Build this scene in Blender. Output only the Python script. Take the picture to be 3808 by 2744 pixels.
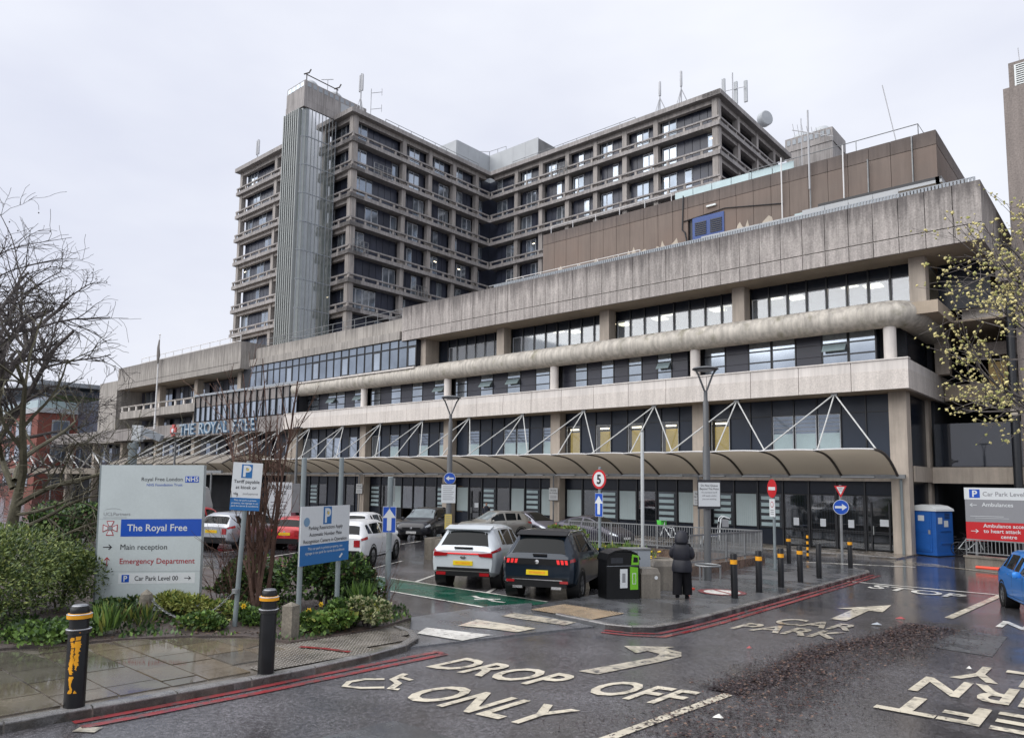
import bpy, bmesh, math, random
from math import sin, cos, pi, radians
from mathutils import Vector, Matrix

for o in list(bpy.data.objects):
    bpy.data.objects.remove(o)
scene = bpy.context.scene
COL = scene.collection
rnd = random.Random(7)

# ------------------------------------------------------------------ camera
YAW, PITCH, ROLL, FPX = radians(41.26), radians(5.56), radians(-.75), 2708 / 3808
F0 = Vector((-sin(YAW), cos(YAW), 0)); R0 = Vector((cos(YAW), sin(YAW), 0)); U0 = Vector((0, 0, 1))
F = F0 * cos(PITCH) + U0 * sin(PITCH); U2 = U0 * cos(PITCH) - F0 * sin(PITCH)
RT = R0 * cos(ROLL) - U2 * sin(ROLL); UP = U2 * cos(ROLL) + R0 * sin(ROLL)
cam = bpy.data.cameras.new('camera'); cam_o = bpy.data.objects.new('camera', cam); COL.objects.link(cam_o)
cam.sensor_width = 36; cam.lens = 36 * FPX; cam.shift_x = .0016; cam.shift_y = .0397
cam.clip_start = .1; cam.clip_end = 3000
mw = Matrix((RT, UP, -F)).transposed().to_4x4(); mw.translation = (0, 0, 3.46)
cam_o.matrix_world = mw
scene.camera = cam_o

# ------------------------------------------------------------------ sky, sun, exposure (overcast, wet day)
SUN_EL, SUN_AZ = radians(52), radians(205)      # azimuth of the sun measured from +Y clockwise
world = bpy.data.worlds.new('World'); scene.world = world; world.use_nodes = True
wt = world.node_tree; wt.nodes.clear()
wn = wt.nodes.new
out = wn('ShaderNodeOutputWorld'); bg = wn('ShaderNodeBackground'); sky = wn('ShaderNodeTexSky')
sky.sky_type = 'NISHITA'; sky.sun_disc = False; sky.sun_elevation = SUN_EL; sky.sun_rotation = SUN_AZ
sky.air_density = 1.5; sky.dust_density = 4
tc = wn('ShaderNodeTexCoord'); mp = wn('ShaderNodeMapping'); mp.inputs['Scale'].default_value = (1, 1, 2.6)
nz = wn('ShaderNodeTexNoise'); nz.inputs['Scale'].default_value = 1.5; nz.inputs['Detail'].default_value = 5; nz.inputs['Roughness'].default_value = .5
rp = wn('ShaderNodeValToRGB'); rp.color_ramp.elements[0].position = .32; rp.color_ramp.elements[1].position = .68
rp.color_ramp.elements[0].color = (.515, .535, .63, 1); rp.color_ramp.elements[1].color = (.69, .705, .755, 1)
sc_ = wn('ShaderNodeVectorMath'); sc_.operation = 'SCALE'; sc_.inputs['Scale'].default_value = 8.7
mx = wn('ShaderNodeMix'); mx.data_type = 'RGBA'; mx.inputs['Factor'].default_value = .93
L = wt.links.new
L(tc.outputs['Generated'], mp.inputs['Vector']); L(mp.outputs[0], nz.inputs['Vector']); L(nz.outputs['Fac'], rp.inputs['Fac'])
L(rp.outputs['Color'], sc_.inputs[0]); L(sky.outputs[0], mx.inputs['A']); L(sc_.outputs[0], mx.inputs['B'])
L(mx.outputs['Result'], bg.inputs['Color']); bg.inputs['Strength'].default_value = .1
L(bg.outputs[0], out.inputs['Surface'])
sun = bpy.data.lights.new('sun', 'SUN'); sun.energy = 2.0; sun.angle = radians(85); sun.color = (1, .975, .95)
sun_o = bpy.data.objects.new('sun', sun); COL.objects.link(sun_o)
sd = Vector((sin(SUN_AZ) * cos(SUN_EL), cos(SUN_AZ) * cos(SUN_EL), sin(SUN_EL)))
sun_o.rotation_euler = sd.to_track_quat('Z', 'Y').to_euler(); sun_o.location = (0, 0, 80)
vs = scene.view_settings
vs.view_transform = 'Standard'; vs.look = 'None'; vs.gamma = 1; vs.use_curve_mapping = False; vs.exposure = .72
scene.cycles.max_bounces = 6; scene.cycles.transparent_max_bounces = 12; scene.cycles.glossy_bounces = 3
scene.cycles.diffuse_bounces = 3; scene.cycles.caustics_reflective = False; scene.cycles.caustics_refractive = False
scene.cycles.sample_clamp_indirect = 4

# ------------------------------------------------------------------ materials
MATS = {}
def mat(name, col, rough=.7, var=.2, scale=.8, fine=.12, fscale=25, streak=0, bump=0, bscale=40, metal=0, spec=.5,
        emis=0, wet=0, col2=None, mask=None, coat=0):
    """procedural Principled material in world space: broad stains, fine grain, rain streaks, optional second colour"""
    m = bpy.data.materials.new(name); m.use_nodes = True; t = m.node_tree; n = t.nodes; l = t.links.new
    b = n['Principled BSDF']; MATS[name] = m
    b.inputs['Roughness'].default_value = rough; b.inputs['Metallic'].default_value = metal
    b.inputs['Specular IOR Level'].default_value = spec; b.inputs['Coat Weight'].default_value = coat
    b.inputs['Coat Roughness'].default_value = .04
    geo = n.new('ShaderNodeNewGeometry')
    def noise(sc, det=4, vec=None, rg=.55):
        q = n.new('ShaderNodeTexNoise'); q.inputs['Scale'].default_value = sc; q.inputs['Detail'].default_value = det
        q.inputs['Roughness'].default_value = rg
        l(vec or geo.outputs['Position'], q.inputs['Vector']); return q.outputs['Fac']
    def rng(s, a, c, lo=.3, hi=.7):
        q = n.new('ShaderNodeMapRange'); q.inputs['From Min'].default_value = lo; q.inputs['From Max'].default_value = hi
        q.inputs['To Min'].default_value = a; q.inputs['To Max'].default_value = c; l(s, q.inputs['Value']); return q.outputs['Result']
    def mul(a, c):
        q = n.new('ShaderNodeMath'); q.operation = 'MULTIPLY'; l(a, q.inputs[0]); l(c, q.inputs[1]); return q.outputs[0]
    fac = rng(noise(scale), 1 - var, 1 + var * .6)
    if fine: fac = mul(fac, rng(noise(fscale, 3), 1 - fine, 1 + fine))
    if streak:
        mpn = n.new('ShaderNodeMapping'); mpn.inputs['Scale'].default_value = (2.2, 2.2, .16); l(geo.outputs['Position'], mpn.inputs['Vector'])
        fac = mul(fac, rng(noise(1.6, 6, mpn.outputs[0], .65), 1 - streak, 1.06, .38, .6))
    v = n.new('ShaderNodeVectorMath'); v.operation = 'SCALE'; v.inputs[0].default_value = col[:3]; l(fac, v.inputs['Scale'])
    colour = v.outputs[0]
    if col2:
        msc, lo, hi = mask
        mm = rng(noise(msc, 5), 0, 1, lo, hi)
        q = n.new('ShaderNodeMix'); q.data_type = 'RGBA'; l(mm, q.inputs['Factor']); l(colour, q.inputs['A']); q.inputs['B'].default_value = (*col2, 1)
        colour = q.outputs['Result']
    l(colour, b.inputs['Base Color'])
    if wet:
        r = rng(noise(wet, 4), max(.04, rough - .22), rough + .1, .42, .6); l(r, b.inputs['Roughness'])
    if bump:
        q = n.new('ShaderNodeBump'); q.inputs['Strength'].default_value = bump; q.inputs['Distance'].default_value = .02
        l(noise(bscale, 3), q.inputs['Height']); l(q.outputs[0], b.inputs['Normal'])
    if emis:
        b.inputs['Emission Color'].default_value = (*col[:3], 1); b.inputs['Emission Strength'].default_value = emis
    return m
def flat(name, col, rough=.5, **k):
    k.setdefault('var', .06); k.setdefault('fine', .03)
    return mat(name, col, rough, **k)
def glass(name, tint, refl=.12, rough=.03, trans=1.0, body=(.1, .1, .1)):
    """window glass: sees through by `trans`, Fresnel reflection on top"""
    m = bpy.data.materials.new(name); m.use_nodes = True; t = m.node_tree; n = t.nodes; l = t.links.new; n.clear(); MATS[name] = m
    o = n.new('ShaderNodeOutputMaterial'); tr = n.new('ShaderNodeBsdfTransparent'); tr.inputs[0].default_value = (*tint, 1)
    gl = n.new('ShaderNodeBsdfGlossy'); gl.inputs['Roughness'].default_value = rough
    df = n.new('ShaderNodeBsdfDiffuse'); geo = n.new('ShaderNodeNewGeometry'); nzz = n.new('ShaderNodeTexNoise'); nzz.inputs['Scale'].default_value = .9
    l(geo.outputs['Position'], nzz.inputs['Vector'])
    vv = n.new('ShaderNodeVectorMath'); vv.operation = 'SCALE'; vv.inputs[0].default_value = body
    mr = n.new('ShaderNodeMapRange'); mr.inputs['To Min'].default_value = .6; mr.inputs['To Max'].default_value = 1.4
    l(nzz.outputs['Fac'], mr.inputs['Value']); l(mr.outputs[0], vv.inputs['Scale']); l(vv.outputs[0], df.inputs[0])
    m1 = n.new('ShaderNodeMixShader'); m1.inputs[0].default_value = trans; l(df.outputs[0], m1.inputs[1]); l(tr.outputs[0], m1.inputs[2])
    fr = n.new('ShaderNodeFresnel'); fr.inputs[0].default_value = 1.52
    ad = n.new('ShaderNodeMath'); ad.operation = 'ADD'; ad.use_clamp = True; ad.inputs[1].default_value = refl; l(fr.outputs[0], ad.inputs[0])
    m2 = n.new('ShaderNodeMixShader'); l(ad.outputs[0], m2.inputs[0]); l(m1.outputs[0], m2.inputs[1]); l(gl.outputs[0], m2.inputs[2])
    l(m2.outputs[0], o.inputs[0]); return m

mat('conc_parapet', (.43, .395, .37), .85, var=.16, scale=.5, fine=.22, fscale=14, streak=.34, bump=.5, bscale=22)
mat('conc_band', (.62, .575, .53), .8, var=.08, scale=.6, fine=.14, fscale=16, streak=.1, bump=.4, bscale=22)
mat('conc_smooth', (.68, .64, .6), .75, var=.08, scale=.5, fine=.05, streak=.12)
mat('conc_col', (.47, .41, .345), .8, var=.14, scale=.9, fine=.06, streak=.15)
mat('conc_soffit', (.42, .35, .27), .85, var=.18, scale=.7, fine=.08)
mat('conc_tower', (.355, .335, .325), .85, var=.2, scale=.35, fine=.1, streak=.28)
mat('conc_tower_col', (.4, .37, .345), .85, var=.18, scale=.4, fine=.1, streak=.25)
mat('conc_left', (.375, .35, .32), .85, var=.15, scale=.4, fine=.12, streak=.35)
mat('conc_fascia_left', (.27, .25, .24), .85, var=.15, scale=.4, fine=.12, streak=.3)
mat('conc_tube', (.53, .495, .435), .7, var=.1, scale=.5, fine=.06, streak=.3, col2=(.2, .19, .12), mask=(1.3, .57, .8))
mat('conc_shaft', (.25, .218, .2), .85, var=.1, scale=.5, fine=.2, fscale=12, streak=.1, bump=.4, bscale=20)
mat('conc_wet', (.2, .18, .15), .45, var=.3, scale=1.2, fine=.15, streak=.3, wet=1)
mat('brown_render', (.185, .148, .126), .75, var=.14, scale=.35, fine=.06, streak=.1, col2=(.2, .145, .118), mask=(.25, .45, .75))
mat('brown_dark', (.16, .13, .115), .8, var=.18, scale=.4, fine=.08, streak=.2)
mat('peeled', (.47, .42, .35), .8, var=.15)
mat('roofing', (.2, .2, .2), .7, var=.25)
mat('panel_dark', (.014, .019, .03), .25, var=.25, scale=.4, fine=.05, spec=.3)
mat('panel_dark2', (.028, .039, .061), .3, var=.2, scale=.4, fine=.05, spec=.35)
mat('panel_l2', (.034, .037, .055), .35, var=.15, scale=.5, fine=.05)
mat('panel_tower', (.045, .052, .078), .3, var=.3, scale=.3, fine=.05)
mat('frame_dark', (.012, .014, .018), .35, fine=.05)
flat('frame_white', (.62, .66, .7), .4)
flat('frame_grey', (.3, .33, .36), .4)
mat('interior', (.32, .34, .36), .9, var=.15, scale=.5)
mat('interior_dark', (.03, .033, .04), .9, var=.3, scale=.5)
mat('interior_warm', (.5, .36, .16), .9, var=.2, scale=.5)
mat('room_glow', (.5, .36, .1), .9, var=.35, scale=1.2, emis=.42)  # emission puts the lit room's glow into the back panel itself
glass('glass_warm', (.9, .92, .92), .03, trans=.92, body=(.3, .3, .3))
flat('light_panel', (1, .86, .6), .5, emis=3.2)
flat('light_warm', (1, .72, .36), .5, emis=4.0)
mat('pane_sky', (.42, .475, .54), .07, var=.25, scale=.35, fine=.04, metal=.75)
mat('pane_mid', (.27, .315, .375), .08, var=.3, scale=.35, fine=.04, metal=.7)
mat('pane_frost', (.4, .51, .53), .3, var=.14, metal=.15)
flat('blind', (.42, .5, .51), .7)
mat('pane_louvre', (.1, .115, .13), .2, var=.3, metal=.4)
glass('glass_clear', (.8, .86, .9), .15, trans=.72, body=(.28, .33, .4))
glass('glass_dark', (.5, .55, .6), .1, trans=.8, body=(.05, .06, .07))
glass('glass_stair', (.6, .7, .7), .1, .06, trans=.12, body=(.21, .24, .235))
flat('fin_grey', (.27, .29, .285), .45, metal=.2)
glass('glass_screen', (.35, .4, .45), .06, trans=.6, body=(.05, .06, .08))
flat('white_metal', (.72, .72, .72), .35)
flat('galv', (.23, .24, .245), .42, var=.2, metal=.4, scale=3)
flat('post_grey', (.2, .235, .245), .45, var=.12, scale=2)
flat('lamp_grey', (.09, .095, .1), .4, var=.1)
flat('steel_pale', (.55, .58, .58), .35, metal=.3)
mat('membrane', (.36, .325, .275), .6, var=.1, scale=.3, fine=.04)
_m = MATS['membrane'].node_tree; _b = _m.nodes['Principled BSDF']; _tr = _m.nodes.new('ShaderNodeBsdfTranslucent'); _tr.inputs[0].default_value = (.4, .35, .28, 1); _mx = _m.nodes.new('ShaderNodeMixShader'); _mx.inputs[0].default_value = .45
_m.links.new(_b.outputs[0], _mx.inputs[1]); _m.links.new(_tr.outputs[0], _mx.inputs[2]); _m.links.new(_mx.outputs[0], _m.nodes['Material Output'].inputs[0])
flat('rib_dark', (.07, .06, .055), .5)
flat('blue_door', (.03, .075, .26), .45, var=.12)
flat('blue_letter', (.17, .29, .42), .4)
flat('letter_face', (.4, .46, .5), .4)
flat('strut_white', (.5, .51, .5), .4, var=.2, scale=2)
flat('antenna', (.45, .46, .48), .5)
flat('dome_grey', (.4, .425, .445), .45)

def head_dirt(name, z0, z1, dark):
    """ragged runs of soot below the head of a wall (shaped by stretched noise)"""
    t = MATS[name].node_tree; n = t.nodes; l = t.links.new; b = n['Principled BSDF']; src = b.inputs['Base Color'].links[0].from_socket
    geo = n.new('ShaderNodeNewGeometry'); mp_ = n.new('ShaderNodeMapping'); mp_.inputs['Scale'].default_value = (3.2, 3.2, .35); l(geo.outputs['Position'], mp_.inputs['Vector'])
    nz_ = n.new('ShaderNodeTexNoise'); nz_.inputs['Scale'].default_value = 1.1; nz_.inputs['Detail'].default_value = 7; nz_.inputs['Roughness'].default_value = .7; l(mp_.outputs[0], nz_.inputs['Vector'])
    sx = n.new('ShaderNodeSeparateXYZ'); l(geo.outputs['Position'], sx.inputs[0]); mr = n.new('ShaderNodeMapRange'); mr.inputs['From Min'].default_value = z0; mr.inputs['From Max'].default_value = z1; mr.inputs['To Min'].default_value = -.28; mr.inputs['To Max'].default_value = .36; l(sx.outputs['Z'], mr.inputs['Value'])
    ad = n.new('ShaderNodeMath'); ad.operation = 'ADD'; l(nz_.outputs['Fac'], ad.inputs[0]); l(mr.outputs[0], ad.inputs[1])
    m2 = n.new('ShaderNodeMapRange'); m2.inputs['From Min'].default_value = .5; m2.inputs['From Max'].default_value = .85; m2.inputs['To Max'].default_value = dark; l(ad.outputs[0], m2.inputs['Value'])
    mx_ = n.new('ShaderNodeMix'); mx_.data_type = 'RGBA'; l(m2.outputs[0], mx_.inputs['Factor']); l(src, mx_.inputs['A']); mx_.inputs['B'].default_value = (.07, .062, .062, 1); l(mx_.outputs['Result'], b.inputs['Base Color'])
head_dirt('conc_parapet', 16.0, 17.9, .75); head_dirt('brown_dark', 22.6, 23.8, .4); head_dirt('conc_tube', 11.8, 12.95, .55); head_dirt('conc_left', 15.6, 18.2, .45)

# ------------------------------------------------------------------ object helpers (world coordinates throughout)
WM = {}
I4 = Matrix.Identity(4)
def place(o, parent, M=I4):
    COL.objects.link(o)
    if parent is not None:
        o.parent = parent; o.matrix_parent_inverse = WM[parent.name].inverted()
    o.matrix_basis = M; WM[o.name] = M.copy()
    return o
def tag(o, label=None, cat=None, group=None, kind=None):
    if label: o['label'] = label
    if cat: o['category'] = cat
    if group: o['group'] = group
    if kind: o['kind'] = kind
    return o
def thing(name, label, cat, loc=(0, 0, 0), group=None, rotz=0):
    o = bpy.data.objects.new(name, None); o.empty_display_size = .3
    place(o, None, Matrix.Translation(loc) @ Matrix.Rotation(rotz, 4, 'Z')); return tag(o, label, cat, group)
def BM(o): return WM[o.name]
MESH = {}
def mesh_obj(name, me, parent, M=I4): return place(bpy.data.objects.new(name, me), parent, M)
def box(name, m, parent, x0, x1, y0, y1, z0, z1, B=I4):
    """axis-aligned box as an object; every box of one material shares one unit-cube mesh"""
    key = 'cube_' + m
    if key not in MESH:
        me = bpy.data.meshes.new(key)
        me.from_pydata([(x, y, z) for z in (0, 1) for y in (0, 1) for x in (0, 1)], [],
                       [(0, 2, 3, 1), (4, 5, 7, 6), (0, 1, 5, 4), (2, 6, 7, 3), (0, 4, 6, 2), (1, 3, 7, 5)])
        me.materials.append(MATS[m]); MESH[key] = me
    if x1 < x0: x0, x1 = x1, x0
    if y1 < y0: y0, y1 = y1, y0
    return mesh_obj(name, MESH[key], parent, B @ Matrix.Translation((x0, y0, z0)) @ Matrix.Diagonal((x1 - x0, y1 - y0, z1 - z0, 1)))
class MB:
    """collects simple solids and links them as one mesh object"""
    def __init__(s): s.v = []; s.f = []; s.mi = []; s.cur = 0
    def add(s, vs, fs):
        n = len(s.v); s.v += [tuple(v) for v in vs]; s.f += [tuple(i + n for i in f) for f in fs]; s.mi += [s.cur] * len(fs); return s
    def box(s, x0, x1, y0, y1, z0, z1, M=None):
        vs = [Vector((x, y, z)) for z in (z0, z1) for y in (y0, y1) for x in (x0, x1)]
        if M is not None: vs = [M @ v for v in vs]
        return s.add(vs, [(0, 2, 3, 1), (4, 5, 7, 6), (0, 1, 5, 4), (2, 6, 7, 3), (0, 4, 6, 2), (1, 3, 7, 5)])
    def tube(s, pts, rad, n=8, cap=True):
        pts = [Vector(p) for p in pts]; rs = rad if isinstance(rad, (list, tuple)) else [rad] * len(pts)
        rings = []; prev = None
        for i, p in enumerate(pts):
            d = (pts[min(i + 1, len(pts) - 1)] - pts[max(i - 1, 0)])
            if d.length < 1e-6: d = Vector((0, 0, 1))
            d.normalize()
            a = prev - d * prev.dot(d) if prev is not None else d.orthogonal()
            if a.length < 1e-4: a = d.orthogonal()
            a.normalize(); prev = a; b = d.cross(a)
            rings.append([p + (a * cos(2 * pi * k / n) + b * sin(2 * pi * k / n)) * rs[i] for k in range(n)])
        vs = [v for r in rings for v in r]; fs = []
        for i in range(len(pts) - 1):
            for k in range(n):
                k2 = (k + 1) % n; fs.append((i * n + k, i * n + k2, i * n + n + k2, i * n + n + k))
        if cap: fs.append(tuple(range(n - 1, -1, -1))); fs.append(tuple(range((len(pts) - 1) * n, len(pts) * n)))
        return s.add(vs, fs)
    def lathe(s, prof, n=16, c=(0, 0, 0), M=None):
        """profile [(r, z)] turned about z"""
        vs = []; fs = []; c = Vector(c)
        for r, z in prof: vs += [Vector((r * cos(2 * pi * k / n), r * sin(2 * pi * k / n), z)) + c for k in range(n)]
        if M is not None: vs = [M @ v for v in vs]
        for i in range(len(prof) - 1):
            for k in range(n):
                k2 = (k + 1) % n; fs.append((i * n + k, i * n + k2, i * n + n + k2, i * n + n + k))
        if prof[0][0] > 1e-5: fs.append(tuple(range(n - 1, -1, -1)))
        if prof[-1][0] > 1e-5: fs.append(tuple(range((len(prof) - 1) * n, len(prof) * n)))
        return s.add(vs, fs)
    def prism(s, poly, a, b, M=None):
        """polygon [(u, v)] extruded along local y from a to b (u = x, v = z)"""
        n = len(poly); vs = [Vector((u, a, v)) for u, v in poly] + [Vector((u, b, v)) for u, v in poly]
        if M is not None: vs = [M @ v for v in vs]
        fs = [tuple(range(n)), tuple(range(2 * n - 1, n - 1, -1))] + [(i, i + n, (i + 1) % n + n, (i + 1) % n) for i in range(n)]
        return s.add(vs, fs)
    def build(s, name, m, parent, M=I4, smooth=False, key=None, kind=None):
        if key and key in MESH: me = MESH[key]
        else:
            me = bpy.data.meshes.new(key or name); me.from_pydata(s.v, [], s.f)
            for q in (m if isinstance(m, (list, tuple)) else [m]): me.materials.append(MATS[q])
            if any(s.mi): me.polygons.foreach_set('material_index', s.mi)
            bmm = bmesh.new(); bmm.from_mesh(me); bmesh.ops.recalc_face_normals(bmm, faces=bmm.faces); bmm.to_mesh(me); bmm.free()
            if smooth:
                me.polygons.foreach_set('use_smooth', [True] * len(me.polygons))
                try: me.set_sharp_from_angle(angle=radians(38))
                except Exception: pass
            if key: MESH[key] = me
        o = mesh_obj(name, me, parent, M)
        if kind: o['kind'] = kind
        return o
def tube(name, m, parent, pts, r, n=8, M=I4): return MB().tube(pts, r, n).build(name, m, parent, M, smooth=True)
def gz(y): return .022 * (41 - y) if y < 41 else 0.

# ================================================================== PODIUM: the long four-storey hospital front
XC0, BAY = -9.93, 11.0
YB, YC = 39.46, 40.76
pod = thing('hospital_podium', 'long concrete hospital front with pale stone band, rounded gutter tube and ribbed parapet', 'building', (-28, 41, 0))
# backing walls, slabs and rooms
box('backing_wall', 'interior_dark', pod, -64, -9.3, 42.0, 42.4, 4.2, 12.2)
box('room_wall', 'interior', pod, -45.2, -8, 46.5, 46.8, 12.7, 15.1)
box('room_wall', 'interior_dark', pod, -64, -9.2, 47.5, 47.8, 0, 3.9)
box('floor_slab', 'conc_soffit', pod, -64.5, -8.9, 39.7, 48, 8.26, 9.7)
box('floor_slab', 'conc_soffit', pod, -64.5, -7.4, 40.2, 48, 12.0, 12.62)
box('ceiling', 'conc_soffit', pod, -64.5, -9.2, 41.2, 48, 3.72, 4.2)
box('roof_slab', 'conc_soffit', pod, -47.0, -5.5, 39.66, 60, 15.07, 17.6)
box('end_wall', 'panel_dark', pod, -9.6, -9.3, 42.45, 47.4, 9.7, 12.0)
box('end_wall', 'panel_dark', pod, -9.5, -9.3, 41.8, 47.4, 0, 8.2)
# columns and ring beams
for k in range(6):
    x = XC0 - BAY * k
    box('column', 'conc_col', pod, x, x + .82, YC, YC + .85, 0, 8.26)
    if k < 5: box('ring_beam', 'conc_col', pod, x - BAY + .825, x - .005, YC + .06, YC + .5, 3.67, 4.48)
# stone band panels (front, and the return round the right corner)
x = -8.67; i = 0
while x > -64.5:
    box('band_panel', 'conc_band', pod, x - 2.64, x, YB, YB + .2, 8.24, 9.2)
    box('band_panel', 'conc_smooth', pod, x - 2.64, x, YB + .02, YB + .2, 9.205, 9.72)
    x -= 2.67
for i in range(4):
    y = YB + .205 + i * 2.67
    box('band_panel', 'conc_band', pod, -8.87, -8.67, y, y + 2.655, 8.24, 9.2)
    box('band_panel', 'conc_smooth', pod, -8.87, -8.69, y, y + 2.655, 9.205, 9.72)
box('band_coping', 'conc_smooth', pod, -64.6, -8.64, YB - .03, YB + .45, 9.722, 9.79)
# --- ground-floor and first-floor glazing, one panel or window per module
def window(parent, x0, x1, y, z0, z1, pane='pane_sky', frame='frame_white', t=.05, bars=0, deep=.06):
    """frame with a pane (and glazing bars) set in it; faces -Y"""
    w, h = x1 - x0, z1 - z0
    key = 'wf_%s_%d_%d_%d_%d' % (frame, round(w * 100), round(h * 100), bars, round(t * 1000))
    b = MB()
    if key not in MESH:
        b.box(0, w, 0, deep, 0, t).box(0, w, 0, deep, h - t, h).box(0, t, 0, deep, t, h - t).box(w - t, w, 0, deep, t, h - t)
        for k in range(bars):
            z = h * (k + 1) / (bars + 1); b.box(t, w - t, .003, deep - .003, z - .04, z + .04)
    f = b.build('window', frame, parent, Matrix.Translation((x0, y, z0)), key=key)
    box('pane', pane, f, x0 + t, x1 - t, y + deep * .5, y + deep * .5 + .012, z0 + t, z1 - t)
    return f
# first floor: letters from left to right inside each bay; d dark, W glazed, Y warm room, L louvre over frosted, F frosted low
L1 = ['YddFFFddd', 'YdYdYdYdY', 'dLddLLdLY', 'dWddLddLW', 'dWWdWdWWd']
L1 = ['YddFFFdd', 'YdYdYdYd', 'dLddLLdL', 'WdLddLdL', 'WWdWWdWd']
for k, pat in enumerate(L1):
    xr = XC0 - BAY * k - .02; xl = xr - BAY + .86; n = len(pat); w = (xr - xl) / n
    for i, ch in enumerate(pat):
        a, b_ = xl + i * w, xl + (i + 1) * w
        box('spandrel_panel', 'panel_dark2', pod, a + .03, b_ - .03, 41.52, 41.6, 7.36, 8.24)
        box('mullion', 'frame_dark', pod, a - .03, a + .029, 41.44, 41.62, 4.5, 8.24)
        if ch == 'd':
            box('wall_panel', 'panel_dark2', pod, a + .035, b_ - .035, 41.52, 41.6, 4.5, 7.33)
        else:
            box('wall_panel', 'panel_dark2', pod, a + .035, b_ - .035, 41.52, 41.6, 4.5, 5.13)
            pane = {'W': 'pane_sky', 'Y': 'glass_warm', 'L': 'pane_mid', 'F': 'pane_mid'}[ch]
            f = window(pod, a + .05, b_ - .05, 41.5, 5.15, 7.33, pane, 'frame_white', .035)
            if ch in 'LF':
                box('frosted_pane', 'pane_frost', f, a + .1, b_ - .1, 41.515, 41.525, 5.2, 6.3)
                for q in range(4): box('louvre_blade', 'frame_grey' if ch == 'F' else 'frame_dark', f, a + .1, b_ - .1, 41.49, 41.52, 6.42 + q * .22, 6.46 + q * .22)
            if ch == 'Y':
                box('back_panel', 'room_glow', f, a + .1, b_ - .1, 41.9, 41.93, 5.2 + .5 * rnd.random(), 6.9)
                box('ceiling_light', 'light_panel', f, a + .2, b_ - .35, 41.75, 41.78, 7.05, 7.14)
box('transom', 'frame_dark', pod, -64, -10.0, 41.46, 41.515, 7.325, 7.365)
# ground floor
GF = ['LWLBBBD', 'WwLWwLW', 'WDLwWLW', 'LwWGGwL', 'dLwddwd']
for k, pat in enumerate(GF):
    xr = XC0 - BAY * k - .02; xl = xr - BAY + .86; n = len(pat); w = (xr - xl) / n
    for i, ch in enumerate(pat):
        a, b_ = xl + i * w, xl + (i + 1) * w
        box('mullion', 'frame_dark', pod, a - .04, a + .04, 41.42, 41.62, 0, 3.7)
        box('spandrel_panel', 'panel_dark', pod, a + .045, b_ - .045, 41.5, 41.58, 2.95, 3.7)
        full = ch in 'BDG'
        if not full: box('wall_panel', 'panel_dark', pod, a + .045, b_ - .045, 41.5, 41.58, 0, .95)
        if ch == 'd':
            box('wall_panel', 'panel_dark', pod, a + .045, b_ - .045, 41.5, 41.58, .96, 2.94); continue
        if ch in 'BD':
            f = window(pod, a + .06, b_ - .06, 41.48, 1.0, 2.93, 'glass_dark', 'frame_dark', .05)
            window(pod, a + .06, b_ - .06, 41.48, .1, .97, 'glass_dark', 'frame_dark', .05)
            if ch == 'B':
                for q in range(9):
                    xx = a + .15 + q * (b_ - a - .3) / 8.
                    box('blind_slat', 'frame_grey', f, xx - .035, xx + .035, 41.72, 41.75, .15, 2.9)
                box('notice', 'frame_white', f, (a + b_) / 2 - .15, (a + b_) / 2 + .15, 41.465, 41.475, 1.2, 1.62)
            else:
                box('door_leaf', 'frame_dark', f, a + .25, a + .33, 41.42, 41.46, .1, 2.6)
                box('door_leaf', 'frame_dark', f, b_ - .33, b_ - .25, 41.42, 41.46, .1, 2.6)
                tube('door_handle', 'steel_pale', f, [(a + .4, 41.36, .9), (a + .4, 41.36, 1.35)], .02, 6)
                box('notice', 'frame_white', f, a + .7, a + 1.15, 41.43, 41.44, 1.35, 1.7)
        else:
            pane = {'L': 'pane_louvre', 'W': 'pane_frost', 'w': 'glass_dark', 'G': 'glass_clear'}[ch]
            f = window(pod, a + .06, b_ - .06, 41.48, .98, 2.93, pane, 'frame_dark', .05, 4 if ch == 'L' else 0)
            if ch == 'L':
                for q in range(5): box('louvre_pane', 'pane_frost', f, a + .2, b_ - .2, 41.44, 41.47, 1.08 + q * .37, 1.28 + q * .37)
            if ch == 'W':
                for q in range(10):
                    xx = a + .16 + q * (b_ - a - .32) / 9.
                    box('blind_slat', 'blind', f, xx - .05, xx + .05, 41.5, 41.508, 1.05, 2.86)
            if ch == 'G':
                box('back_panel', 'interior_warm', f, a, b_, 46, 46.1, .1, 3.0)
                box('ceiling_light', 'light_warm', f, a + .2, b_ - .2, 42.6, 43.6, 3.45, 3.5)
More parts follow.
